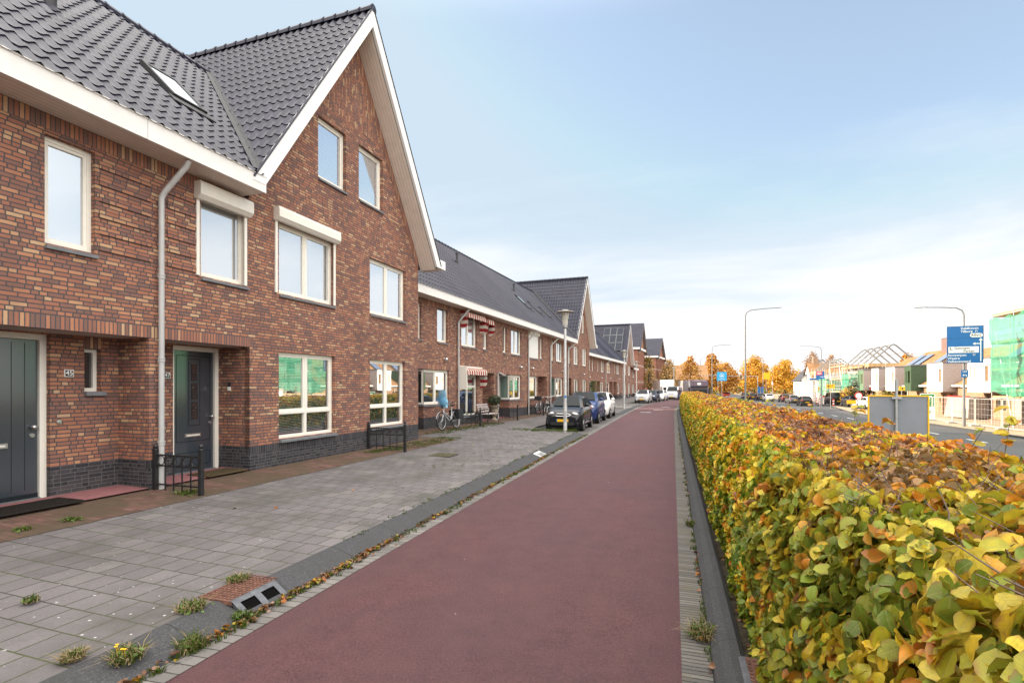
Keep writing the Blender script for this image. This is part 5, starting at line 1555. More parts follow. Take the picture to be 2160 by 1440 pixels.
for (row, s, o_, sx2, sy2, mt, lab) in ((RA, -3.62, -.18, .62, .28, 'mat', 'black ribbed door mat in front of the plank door of number 45'), (RA, -.52, -.22, .42, .27, 'matbrown', 'brown door mat in front of number 47')):
    v = row.w(s, o_); p_ = v.x*CT - v.y*ST
    m = MB(); m.box(-sx2, sx2, -sy2, sy2, 0, .018); o = m.build('door_mat', M[mt], bevel=.004); o.location = (v.x, v.y, zpav(p_) + .035); o.rotation_euler = (0, 0, row.rot); tag(o, lab, 'door mat')
    m = MB()
    for i in range(int(sx2*2/.03)): m.box(-sx2 + .012 + i*.03, -sx2 + .026 + i*.03, -sy2 + .02, sy2 - .02, .018, .025)
    m.build('ribs', M[mt], o)

# ------------------------------------------------------------------ little iron fences
def fence(row, s, o0, o1, label, hgt=.66):
    a = row.w(s, o0); b = row.w(s, o1); d = b - a; ln = d.length
    pz = lambda v: zpav(v.x*CT - v.y*ST)
    o = empty('iron_fence', (a.x, a.y, pz(a)), math.atan2(d.y, d.x), label, 'fence', 'low black iron fences between the front doors')
    dz = pz(b) - pz(a)
    for x, z0 in ((0, 0), (ln, dz)):
        m = MB(); m.box(x - .03, x + .03, -.03, .03, z0 - .1, hgt - .02 + (.03 if x else 0)); h_ = hgt - .02 + (.03 if x else 0)
        m.box(x - .036, x + .036, -.036, .036, h_, h_ + .012)
        m.lathe([(.03, h_ + .012), (.016, h_ + .03), (.032, h_ + .05), (.036, h_ + .066), (.028, h_ + .09), (.008, h_ + .102), (0.0005, h_ + .105)], 12, (x, 0, 0))
        m.build('post', M['black_iron'], o, bevel=.003)
    m = MB()
    zt, zm, zl = hgt - .09, hgt - .26, hgt - .56
    for z in (zt, zm, zl): m.box(.03, ln - .03, -.012, .012, z - .011, z + .011)
    m.build('rails', M['black_iron'], o)
    n = 5; m = MB()
    for i in range(1, n):
        x = .03 + (ln - .06)*i/n; m.box(x - .008, x + .008, -.008, .008, zl - .09, zt - .011)
    m.build('bars', M['black_iron'], o)
    m = MB(); rr = min((ln - .06)/n/2 - .012, (zt - zm)/2 - .012)
    for i in range(n): m.torus((.03 + (ln - .06)*(i + .5)/n, 0, (zt + zm)/2), rr, .008, 'y', 20, 6)
    m.build('rings', M['black_iron'], o)
    return o
fence(RA, -1.93, .05, 1.02, 'low black iron fence with rings, nearest the camera, beside the downpipe of number 47')
fence(RA, 3.98, .05, 1.15, 'low black iron fence with rings, between the two ground-floor windows under the gable')
fence(RB, 2.7, .05, 1.1, 'low black iron fence half hidden behind the bench and the bicycle')
fence(RB, 7.25, .05, 1.1, 'low black iron fence right of the stone planter')
fence(RB, 11.9, .05, 1.0, 'low black iron fence at the downpipe left of the two parked bicycles')
for i, (rw, s) in enumerate([(RB, 16.5), (RC, 5.6), (RC, 11), (RC, 16.2), (RC, 23.4)]):
    fence(rw, s, .05, 1.0, ['low black iron fence hidden close to the roof of the black car', 'low black fence straight past the second gable', 'low black fence by the wide upper window of the third row', 'low black fence near the farther leaning bicycle', 'low black fence at the solar panel gable'][i])
# ------------------------------------------------------------------ lamp posts by the pavement
def lamp_post(p, q, label, h=4.85, bent=True):
    loc = (WB if bent else W)(p, q, .1)
    o = empty('lamp_post', loc, 0, label, 'lamp post', 'pavement lamp posts with disc tops')
    m = MB(); m.lathe([(.085, -.15), (.085, .02), (.075, .05), (.075, 1.1), (.062, 1.2), (.05, h - .75), (.045, h - .72)], 16); m.build('post', M['zinc'], o, smooth=True)
    m = MB(); m.lathe([(.05, h - .74), (.09, h - .7), (.09, h - .62), (.07, h - .6)], 16); m.build('collar', M['galv'], o, smooth=True)
    m = MB(); m.lathe([(.105, h - .62), (.115, h - .4), (.115, h - .37)], 16); m.lathe([(.125, h - .37), (.145, h - .08)], 16); m.build('lantern', M['opal'], o, smooth=True)
    m = MB(); m.lathe([(.02, h - .11), (.34, h - .1), (.36, h - .085), (.34, h - .07), (.13, h - .05), (.13, h - .01), (.1, h), (0.001, h)], 24); m.build('disc_hood', M['lamphood'], o, smooth=True)
    m = MB(); m.box(-.03, .03, -.08, -.072, .45, .85); m.build('service_hatch', M['galv'], o)
    return o
M['lamphood'] = plain('lamp_hood', (.45,.44,.4), .5, .4, .2, var=.1)
l1 = lamp_post(-4.08, 20.33, 'grey lamp post with a disc hood, standing in front of the black car')
m = MB(); m.lathe([(.047, 0), (.05, 0.002), (.001, .006)], 14); s = m.build('round_sticker', M['blue'], l1); s.location = (.0, -.076, 1.42); s.rotation_euler = (R(90), 0, 0)
lamp_post(-3.9, 43.9, 'lamp post at the end of the first parking bay, beyond the white car')
lamp_post(-5.0, 63.4, 'lamp post left of the silver hatchback')
lamp_post(-5.6, 93, 'farthest pavement lamp post, before the apartment blocks', 5.2)

# ------------------------------------------------------------------ bicycles
def bicycle(loc, rz, label, frame_mat, extras=(), lean=6):
    o = empty('bicycle', loc, rz, label, 'bicycle', 'bicycles parked against the houses'); o.rotation_euler = (R(lean), 0, rz)
    r = .34
    for x in (0, 1.1):
        m = MB(); m.torus((x, 0, r), r - .02, .02, 'y', 28, 6); w_ = m.build('wheel', M['rubber'], o, smooth=True)
        m = MB(); m.torus((x, 0, r), r - .045, .012, 'y', 28, 5); m.build('rim', M['steel'], w_, smooth=True)
        m = MB()
        for k in range(16):
            a = k*math.pi/8; m.tube([(x, .02*(-1)**k, r), (x + (r - .05)*math.cos(a), 0, r + (r - .05)*math.sin(a))], .0017, 4, caps=False)
        m.lathe([(.02, -.04), (.02, .04)], 8, (x, 0, r), 'y'); m.build('spokes', M['steel'], w_)
        m = MB(); rows = []
        for k in range(12):
            a = R(-8 + k*17) if x else R(20 + k*13)
            rows.append([(x + (r + .025)*math.cos(a), y, r + (r + .025)*math.sin(a)) for y in (-.025, 0, .025)])
        m.grid(rows); m.build('mudguard', frame_mat, w_)
    # x=0 is the front wheel, x=1.1 the rear
    m = MB()
    bb = (.66, 0, .29); seat = (.80, 0, .76); head0 = (.17, 0, .62); head1 = (.235, 0, .87)
    for a, b, rr in ((head0, bb, .02), (bb, seat, .017), ((.19, 0, .70), (.70, 0, .42), .016), (bb, (1.1, 0, r), .011), ((.79, 0, .72), (1.1, 0, r), .009), (head0, head1, .022)):
        m.tube([a, b], rr, 8)
    m.tube([head0, (.12, 0, .5), (0, 0, r)], .014, 8); m.tube([head1, (.25, 0, 1.02)], .013, 8); m.tube([seat, (.83, 0, .88)], .013, 8)
    m.build('frame', frame_mat, o, smooth=True)
    m = MB(); m.tube([(.45, -.28, 1.02), (.3, -.27, 1.06), (.24, -.12, 1.05), (.23, 0, 1.03), (.24, .12, 1.05), (.3, .27, 1.06), (.45, .28, 1.02)], .012, 8); hb = m.build('handlebar', M['steel'], o, smooth=True)
    m = MB()
    for s in (-1, 1): m.tube([(.36, s*.277, 1.045), (.47, s*.28, 1.015)], .018, 8)
    m.build('grips', M['rubber'], hb)
    m = MB(); m.ball((.87, 0, .92), .14, .085, .035); m.ball((.77, 0, .925), .1, .035, .028); m.build('saddle', M['rubber'], o, smooth=True)
    m = MB(); m.lathe([(.09, -.012), (.095, 0), (.09, .012)], 16, (bb[0], -.04, bb[2]), 'y'); m.tube([(bb[0], -.06, bb[2]), (bb[0] - .1, -.06, bb[2] - .13)], .01, 6); m.tube([(bb[0], .06, bb[2]), (bb[0] + .1, .06, bb[2] + .13)], .01, 6)
    m.box(bb[0] - .15, bb[0] - .05, -.16, -.07, bb[2] - .145, bb[2] - .12); m.box(bb[0] + .05, bb[0] + .15, .07, .16, bb[2] + .12, bb[2] + .145); m.build('crank', M['dark'], o)
    m = MB(); m.box(.92, 1.38, -.06, .06, .74, .755); m.tube([(1.35, .05, .74), (1.12, .03, .36)], .007, 5); m.tube([(1.35, -.05, .74), (1.12, -.03, .36)], .007, 5); m.build('luggage_rack', M['dark'], o)
    m = MB(); m.ball((.1, 0, .86), .045, .04, .045); m.build('headlamp', M['dark'], o, smooth=True)
    if 'panniers' in extras:
        for s in (-1, 1):
            m = MB(); m.box(.95, 1.32, s*.075, s*.22, .36, .74); m.build('pannier', M['dark'], o, bevel=.04)
    if 'windscreen' in extras:
        m = MB(); rows = []
        for k in range(9):
            t = k/8; row = []
            for j in range(9):
                a = R(-70 + 140*j/8); rr = .19*(1 - .5*max(0, t - .6)**2*4)
                row.append((.2 - rr*math.cos(a), rr*1.15*math.sin(a), .95 + .58*t))
            rows.append(row)
        m.grid(rows); m.build('child_windscreen', M['blue_clear'], o, smooth=True)
        m = MB(); m.ball((.24, 0, 1.06), .17, .17, .18); m.box(.18, .3, -.13, .13, .84, .95); m.build('child_seat', M['lightblue_pl'], o, smooth=True)
    if 'crate' in extras:
        m = MB(); m.box(-.12, .18, -.2, .2, .86, 1.1); m.build('front_crate', M['dark'], o, bevel=.02)
    return o
M['lightblue_pl'] = plain('light_blue_plastic_seat', (.3,.55,.72), .45, .4, var=.1)
M['silverpaint'] = paint('silver_bike_paint', (.5,.51,.53), .6)
M['blackpaint'] = paint('black_bike_paint', (.02,.02,.022), .1)
def on_row(row, s, o): 
    v = row.w(s, o); v.z = zpav(v.x*CT - v.y*ST) + .01; return v
def rowdir(row, ang): return row.rot + R(ang)
bicycle(on_row(RB, .05, .72), rowdir(RB, -3), 'silver bicycle with a light blue child seat and black panniers, by the corner window', M['silverpaint'], ('panniers', 'windscreen'), -4)
bicycle(on_row(RB, 12.3, .45), rowdir(RB, 4), 'black and silver bicycle leaning at the window left of the dark porch', M['silverpaint'], ('crate',), 5)
bicycle(on_row(RB, 13.5, .75), rowdir(RB, 25), 'bicycle with a pale frame nearest the bonnet of the black car', M['silverpaint'], (), 4)
bicycle(on_row(RC, 18.0, .6), rowdir(RC, 5), 'small distant dark bicycle leaning in front of the third row', M['blackpaint'], (), 4)
bicycle(on_row(RC, 32.3, .6), rowdir(RC, 40), 'farthest bicycle, at the small end house', M['blackpaint'], (), 3)

# ------------------------------------------------------------------ bench and planter
def bench():
    v = on_row(RB, 4.35, .55)
    o = empty('garden_bench', v, RB.rot, 'slatted wooden garden bench with curled iron ends under the awning', 'bench')
    m = MB()
    for i in range(5): m.box(-.6, .6, -.05 - .09*i - .075, -.05 - .09*i, .42, .445)
    m.build('seat', M['benchwood'], o)
    m = MB()
    for i in range(4): m.box(-.6, .6, .0 + .035*i, .02 + .035*i, .5 + .1*i, .575 + .1*i)
    m.build('backrest', M['benchwood'], o)
    for x in (-.57, .57):
        m = MB()
        m.tube([(x, -.48, .0), (x, -.46, .12), (x, -.40, .25), (x, -.45, .42), (x, -.47, .5), (x, -.5, .6), (x, -.42, .66), (x, -.2, .64), (x, -.02, .62)], .018, 7)
        m.tube([(x, .1, 0), (x, .06, .15), (x, -.02, .28), (x, -.0, .45), (x, .06, .62), (x, .14, .88), (x, .12, .93)], .018, 7)
        m.tube([(x, -.45, .42), (x, 0, .42)], .015, 6); m.tube([(x, -.4, .25), (x, -.22, .34), (x, -.02, .28)], .012, 6); m.torus((x, -.22, .54), .07, .01, 'x', 16, 5)
        m.build('iron_end', M['black_iron'], o, smooth=True)
M['benchwood'] = plain('weathered_bench_slats', (.42,.36,.35), .8, .2, var=.2, scale=14)
bench()
v = on_row(RB, 6.25, .25)
o = empty('stone_planter', v, 0, 'stone urn planter with a clipped green shrub, right of the bench', 'planter')
m = MB(); m.lathe([(.17, 0), (.17, .05), (.09, .09), (.07, .16), (.1, .2), (.15, .28), (.17, .42), (.19, .62), (.26, .68), (.27, .72), (.22, .72), (.2, .66)], 20); m.build('urn', M['terra'], o, smooth=True)
m = MB(); m.lathe([(.215, .67), (.001, .69)], 16); m.build('potting_soil', M['soil'], o)
n = 900; d = rng.normal(size=(n, 3)); d /= np.linalg.norm(d, axis=1, keepdims=True); rr = .3*rng.random(n)**.33
leaves('shrub', M['leaf_far'], d*rr[:, None]*np.array((1.15, 1.15, .85)) + np.array((0, 0, .98)), d + rng.normal(size=(n, 3))*.5, .05 + .03*rng.random(n), np.clip(np.array((.05,.075,.035))*(0.7 + .7*rng.random((n, 1))), 0, 1), o, 'far')
v = on_row(RB, 22.2, .5); o = empty('front_garden_bush', v, 0, 'dark green bush in front of the second gable, behind the black car roof', 'bush')
n = 900; d = rng.normal(size=(n, 3)); d /= np.linalg.norm(d, axis=1, keepdims=True); rr = rng.random(n)**.33
leaves('foliage', M['leaf_far'], d*rr[:, None]*np.array((.7, .7, .65)) + np.array((0, 0, .75)), d + rng.normal(size=(n, 3))*.5, .08 + .05*rng.random(n), np.clip(np.array((.06,.07,.03))*(0.7 + .7*rng.random((n, 1))), 0, 1), o, 'far')
v = on_row(RC, 3.6, .12); o = empty('wall_climber', v, 0, 'green climbing plant between the window and the porch behind the white car', 'climber')
n = 500; P = np.stack([rng.normal(size=n)*.3, rng.normal(size=n)*.12, rng.random(n)*2.3], -1)
leaves('foliage', M['leaf_far'], P, rng.normal(size=(n, 3)) + np.array((1, -1, .3)), .1 + .08*rng.random(n), np.clip(np.array((.08,.13,.03))*(0.7 + .7*rng.random((n, 1))), 0, 1), o, 'far')
v = on_row(RC, 34, 1.2); o = empty('front_garden_bush', v, 0, 'round dark bush left of the silver hatchback', 'bush')
leaves('foliage', M['leaf_far'], d[:500]*rr[:500, None]*np.array((1.3, 1., .6)) + np.array((0, 0, .5)), d[:500], .14 + .08*rng.random(500), np.clip(np.array((.04,.07,.02))*(0.7 + .7*rng.random((500, 1))), 0, 1), o, 'far')

# ------------------------------------------------------------------ cars
def car(loc, rz, label, color, name='parked_car', L_=3.6, Wd=1.6, H=1.48, kind='hatch', metal=.25, group='cars parked along the pavement', plate='yellow', detail=True):
    """x across, +y is the front of the car"""
    o = empty(name, loc, rz, label, 'car', group)
    key = 'paint_%0.2f_%0.2f_%0.2f' % tuple(color)
    pm = M.get(key) or paint('car_paint', color, metal); M[key] = pm
    hw = Wd/2; r = .29 if L_ < 4.2 else .32; gl = .17
    if kind == 'hatch': prof = [(1, .30, .62), (.94, .24, .80), (.80, .2, .90), (.60, .18, .99), (.52, .18, 1.02), (.1, .18, 1.0), (-.4, .18, 1.02), (-.75, .18, 1.06), (-.93, .22, 1.04), (-1, .32, .92)]; gh = [(.56, 1.0, 0), (.14, 1, 1), (-.1, 1, 1.015), (-.62, 1, .96), (-.92, 1.0, 0)]
    elif kind == 'mpv': prof = [(1, .30, .66), (.95, .24, .86), (.84, .2, .98), (.68, .18, 1.06), (.6, .18, 1.08), (.1, .18, 1.06), (-.4, .18, 1.08), (-.8, .18, 1.1), (-.95, .22, 1.06), (-1, .32, .95)]; gh = [(.66, 1, 0), (.2, 1, 1), (-.1, 1, 1.01), (-.72, 1, .98), (-.95, 1, 0)]
    elif kind == 'sedan': prof = [(1, .30, .60), (.95, .22, .74), (.8, .2, .83), (.55, .18, .90), (.42, .18, .93), (0, .18, .92), (-.4, .18, .94), (-.62, .18, .96), (-.93, .22, .95), (-1, .34, .80)]; gh = [(.44, 1, 0), (.1, 1, 1), (-.15, 1, 1.01), (-.45, 1, .93), (-.72, 1, 0)]
    else: prof = [(1, .32, .8), (.96, .25, 1.0), (.86, .22, 1.15), (.72, .2, 1.22), (.66, .2, 1.24), (.2, .2, 1.22), (-.4, .2, 1.22), (-.8, .2, 1.22), (-.97, .22, 1.22), (-1, .32, 1.15)]; gh = [(.72, 1, 0), (.42, 1, 1), (.1, 1, 1.01), (-.85, 1, 1.0), (-.985, 1, 0)]
    sc = H/1.48 if kind != 'van' else H/1.95
    hl = L_/2
    def wf(t): return hw*(1 - .13*max(0, (abs(t) - .55)/.45)**2 - .10*max(0, (abs(t) - .9)/.1)**2)
    m = MB(); rows = []
    for t, zb, zt in prof:
        w_ = wf(t); y = t*hl; zt *= sc if kind != 'van' else 1; mid = zb + (zt - zb)*.55
        pts = [(0, zb), (w_*.86, zb), (w_*.97, zb + .1), (w_, mid), (w_*.985, zt - .13), (w_*.9, zt - .02), (w_*.6, zt + .02), (0, zt + .03)]
        row = [(x, y, z) for x, z in pts] + [(-x, y, z) for x, z in reversed(pts[1:-1])]
        rows.append(row)
    m.grid(rows, closed=True); m.poly(rows[0]); m.poly(rows[-1][::-1])
    body = m.build('body', pm, o, smooth=True)
    # greenhouse
    def belt(y):
        ts = [p[0]*hl for p in prof]
        for a, b in zip(prof, prof[1:]):
            if b[0]*hl <= y <= a[0]*hl:
                k = (y - b[0]*hl)/((a[0] - b[0])*hl + 1e-9); return (b[2] + (a[2] - b[2])*k)*(sc if kind != 'van' else 1)
        return prof[0][2]
    m = MB(); rows = []; G = []
    for t, _, k in gh:
        y = t*hl; zb = belt(y) - .03; z = zb + (H - zb)*min(k, 1.02) if k > 0 else zb + .03
        wb = hw*.90; wt = hw*(.90 - .22*k) if kind != 'van' else hw*(.93 - .1*k)
        pts = [(wb, zb), (wt + .03, z - .06*k), (wt*.86, z), (0, z + .025*k)]
        rows.append([(x, y, zz) for x, zz in pts] + [(-x, y, zz) for x, zz in reversed(pts[:-1])]); G.append((y, zb, z, wb, wt))
    m.grid(rows); m.poly(rows[0][::-1]); m.poly(rows[-1]); m.build('roof', pm, o, smooth=True)
    def lerp(a, b, t): return tuple(x + (y - x)*t for x, y in zip(a, b))
    (y0, b0, z0, wb0, wt0), (y1, b1, z1, wb1, wt1) = G[0], G[1]
    def pane(A, B_, ta, tb, nm, push):
        # screen between station A (low) and B (roof)
        m = MB(); rr = []
        for t in (ta, (ta + tb)/2, tb):
            y = A[0] + (B_[0] - A[0])*t; z = A[2] + (B_[2] - A[2])*t + push[1]; w_ = (A[4] if False else (hw*.86 + (B_[4]*.84 - hw*.86)*t))*.93
            rr.append([(w_*x, y + push[0]*(1 - .35*abs(x)**2) , z + .02*t*(1 - abs(x))) for x in (-1, -.5, 0, .5, 1)])
        m.grid(rr); return m.build(nm, M['carglass'], o, smooth=True)
    pane(G[0], G[1], .06, .93, 'windscreen', (.04, .04)); pane(G[-1], G[-2], .14 if kind != 'van' else .4, .9, 'rear_window', (-.04, .035))
    for s in (-1, 1):
        m = MB()
        segs = [(G[1], G[2]), (G[2], G[3])]
        ym = G[2][0]
        def pt(y, k):
            for A, B_ in zip(G, G[1:]):
                if B_[0] <= y <= A[0]:
                    u = (y - B_[0])/(A[0] - B_[0]); zb = B_[1] + (A[1] - B_[1])*u; z = B_[2] + (A[2] - B_[2])*u; wt = B_[4] + (A[4] - B_[4])*u
                    wb = hw*.9; top = (wt + .03, z - .07)
                    return (s*(wb + (top[0] - wb)*k + .006), y, zb + .05 + (top[1] - zb - .05)*k)
        ya = G[0][0] - .24*(1 if kind != 'van' else .6); yb = G[1][0] + .05; yc = ym - .02; ye = G[3][0] + .06; yf = G[4][0] + .2
        m.poly([pt(ya, .02), pt(yc + .05, .02), pt(yc + .05, .97), pt(yb - .02, .97)] if s > 0 else [pt(ya, .02), pt(yb - .02, .97), pt(yc + .05, .97), pt(yc + .05, .02)])
        if kind != 'van':
            m.poly([pt(yc - .03, .02), pt(yf, .02), pt(ye, .95), pt(yc - .03, .97)] if s > 0 else [pt(yc - .03, .02), pt(yc - .03, .97), pt(ye, .95), pt(yf, .02)])
        m.build('side_window', M['carglass'], o)
    # wheels
    for y in (hl - .68*(L_/3.6)**.3, -hl + .62*(L_/3.6)**.5):
        for s in (-1, 1):
            m = MB(); m.lathe([(r + .045, -.006), (r + .045, .006)], 24, (s*(wf(y/hl) + .0), y, r + .01), 'x'); m.build('wheel_arch', M['rubber'], o)
            m = MB(); x0 = s*(wf(y/hl) - .17)
            m.lathe([(r*.6, -.09), (r*.95, -.09), (r, -.06), (r, .06), (r*.95, .09), (r*.6, .09)], 24, (s*(wf(y/hl) - .07), y, r), 'x'); wh = m.build('wheel', M['rubber'], o, smooth=True)
            m = MB(); m.lathe([(.02, .02), (r*.2, .02), (r*.25, -.005)], 12, (s*(wf(y/hl) + .0), y, r), 'x')
            for k in range(7):
                a = k*2*math.pi/7; c, sn = math.cos(a), math.sin(a); px, pz = -sn*.035, c*.035
                xx = s*(wf(y/hl) + .018)
                m.poly([(xx, y + c*.05 + px, r + sn*.05 + pz), (xx, y + c*.05 - px, r + sn*.05 - pz), (xx, y + c*r*.62 - px, r + sn*r*.62 - pz), (xx, y + c*r*.62 + px, r + sn*r*.62 + pz)])
            m.torus((s*(wf(y/hl) + .01), y, r), r*.62, .02, 'x', 20, 5); m.build('rim', M['steel'], wh)
    zf = prof[1][2]*sc if kind != 'van' else prof[1][2]
    # lights, bumper, plates, mirrors
    for s in (-1, 1):
        m = MB(); m.ball((s*hw*.66, hl*.925, zf - .06), .17, .12, .085, M=Matrix.Rotation(R(-24*s), 3, 'Z') @ Matrix.Rotation(R(s*14), 3, 'Y')); m.build('headlight', M['lamp_clear'], o, smooth=True)
        m = MB(); m.ball((s*hw*.80, -hl*.955, .88*sc), .09, .07, .15 if kind != 'van' else .3); m.build('tail_light', M['tail_red'], o, smooth=True)
        m = MB(); m.ball((s*(hw + .09), G[0][0] - .32, belt(G[0][0] - .3) + .09), .1, .06, .075); m.box(s*hw*.93, s*(hw + .05), G[0][0] - .34, G[0][0] - .3, belt(G[0][0] - .3) + .02, belt(G[0][0] - .3) + .06); m.build('mirror', pm if kind != 'van' else M['dark'], o, smooth=True)
        m = MB()
        for yy in ((G[2][0] + .1), (G[2][0] - .85)): m.box(s*(hw - .005), s*(hw + .03), yy, yy + .16, .84*sc, .87*sc)
        m.build('door_handle', pm, o)
        m = MB(); m.box(s*(hw*.97), s*(hw + .008), -hl*.55, hl*.5, .30, .33); m.build('sill_trim', M['chrome'] if kind == 'hatch' else M['dark'], o)
        m = MB(); x = s*(hw + .0015)
        for yy in (G[2][0] + .02, G[2][0] - .82, G[0][0] - .5): m.box(s*(hw - .05), x, yy - .006, yy + .006, .36, .85*sc)
        m.build('door_gap', M['dark'], o)
    m = MB(); m.box(-hw*.62, hw*.62, hl*.9, hl + .012, .27, .40); m.box(-hw*.42, hw*.42, hl*.93, hl*.985 + .012, zf - .13, zf - .05); m.build('grille', M['dark'], o, bevel=.02)
    m = MB(); m.tube([(-hw*.44, hl*.985, zf - .09), (-hw*.3, hl + .005, zf - .04), (hw*.3, hl + .005, zf - .04), (hw*.44, hl*.985, zf - .09), (hw*.3, hl + .005, zf - .145), (-hw*.3, hl + .005, zf - .145), (-hw*.44, hl*.985, zf - .09)], .012, 6); m.build('grille_trim', M['chrome'], o)
    for s in (-1, 1):
        m = MB(); m.ball((s*hw*.72, hl*.955, .38), .09, .05, .05); m.build('fog_light', M['lamp_clear'], o, smooth=True)
    m = MB(); m.box(-.26, .26, hl + .013, hl + .022, .42, .53); pl_ = m.build('number_plate', M['yellow'], o)
    m = MB(); m.box(.215, .262, hl + .0135, hl + .0235, .419, .531); m.build('blue_strip', M['blue'], pl_)
    m = MB(); m.box(-.26, .26, -hl - .022, -hl - .0, .55, .66); m.build('number_plate', M['yellow'], o)
    m = MB(); m.box(-hw*.7, hw*.7, -hl - .012, -hl*.93, .3, .44); m.build('rear_bumper_trim', M['dark'], o, bevel=.02)
    m = MB(); m.box(-hw*.8, hw*.8, -hl*.9, hl*.9, .14, .24); m.build('underbody', M['rubber'], o)
    return o
def lamp_clear():
    t = NT('clear_headlight'); return t.done(t.bsdf((.5,.5,.5), .08, .9, .55))
M['lamp_clear'] = lamp_clear(); M['tail_red'] = plain('tail_light_red', (.45,.02,.02), .2, .6, var=.1)
def heading(away):
    """rotation so that the car's +y points along the street (away) or back to the camera"""
    a = -TH if away else -TH + math.pi
    return a
BLK = (.006, .007, .012)
car(WB(-4.5, 23.6, .008), heading(False), 'small black hatchback at the head of the parked row, behind the lamp post', BLK)
car(WB(-4.55, 28.6, .008), heading(False), 'blue people carrier parked directly behind the black hatchback', (.015, .035, .13), L_=4.0, Wd=1.72, H=1.6, kind='mpv')
car(WB(-4.5, 33.4, .008), heading(False), 'white car parked third in the row behind the blue one', (.75, .75, .75), L_=4.0, Wd=1.7, H=1.55, kind='hatch', metal=0)
car(WB(-4.25, 64.0, .008), heading(False) - .1, 'silver hatchback, first of the second parked group', (.55, .56, .57), L_=3.6, Wd=1.62, H=1.55, metal=.5)
car(WB(-4.1, 69.6, .008), heading(False) - .12, 'dark blue car parked behind the silver hatchback', (.02, .025, .05), L_=4.0, Wd=1.7, H=1.48)
car(WB(-4.0, 75, .008), heading(False) - .14, 'white car parked between the dark car and the pale van', (.75, .75, .75), L_=4.0, Wd=1.7, H=1.46, metal=0)
car(WB(-3.6, 83, .008), heading(False) - .16, 'pale van with a dark windscreen, last in the second parked group', (.68, .7, .74), name='parked_van', L_=4.9, Wd=1.95, H=1.95, kind='van', metal=.1)

def on_road(p, q): return W(p, q, zr + .006)
rd = 'cars on the road to the right'
car(on_road(18.2, 115), heading(True), 'white hatchback at the tail of the queue with dark rear window', (.78, .78, .78), 'car', 4.1, 1.75, 1.5, 'hatch', 0, rd)
car(on_road(17.8, 123), heading(True), 'dark hatchback waiting directly ahead of the white one', (.03, .03, .035), 'car', 4.1, 1.75, 1.5, 'hatch', .2, rd)
car(on_road(17.3, 131), heading(True), 'dark maroon car in the middle of the waiting queue', (.06, .02, .02), 'car', 4.2, 1.75, 1.48, 'sedan', .2, rd)
car(on_road(16.9, 139), heading(True), 'black car near the front of the waiting queue', (.015, .015, .02), 'car', 4.2, 1.75, 1.48, 'hatch', .2, rd)
car(on_road(20.6, 112), heading(True), 'dark red hatchback left of the grey saloon', (.1, .03, .03), 'car', 4.0, 1.7, 1.48, 'hatch', .2, rd)
car(on_road(20.2, 103), heading(True), 'grey saloon between the dark red hatchback and the small black car', (.12, .12, .13), 'car', 4.5, 1.78, 1.45, 'sedan', .4, rd)
car(on_road(19.2, 89.5), heading(True), 'small black city car on the right carriageway, nearest of the moving cars', (.018, .02, .022), 'car', 3.6, 1.62, 1.5, 'hatch', .2, rd)
car(W(24.0, 92.5, zr + .15), heading(True), 'black van parked behind the yellow seven sign', (.02, .02, .024), 'parked_van', 4.8, 1.9, 1.9, 'van', .2, rd)
car(W(24.0, 84.5, zr + .15), heading(True), 'black hatchback parked behind the round no-entry sign', (.02, .022, .026), 'parked_car', 4.1, 1.75, 1.52, 'mpv', .2, rd)
car(W(24.0, 77.5, zr + .15), heading(True), 'white car parked behind the striped barriers', (.75, .75, .75), 'parked_car', 4.1, 1.75, 1.5, 'hatch', 0, rd)
for i, (p, q, c, lab) in enumerate([(3.0, 150, (.5,.5,.52), 'silver car far off left of the traffic lights'), (-1, 165, (.7,.7,.7), 'white car far off in the junction'), (5, 175, (.05,.05,.06), 'dark car far off in the junction, right of the white one'), (8, 190, (.4,.42,.45), 'grey car farthest away on the road'), (13.5, 150, (.3,.03,.03), 'small far red car under the traffic lights')]):
    car(W(p, q, zr), heading(i % 2 == 0), lab, c, 'car', 4.2, 1.75, 1.5, 'hatch', .2, 'far cars at the junction')
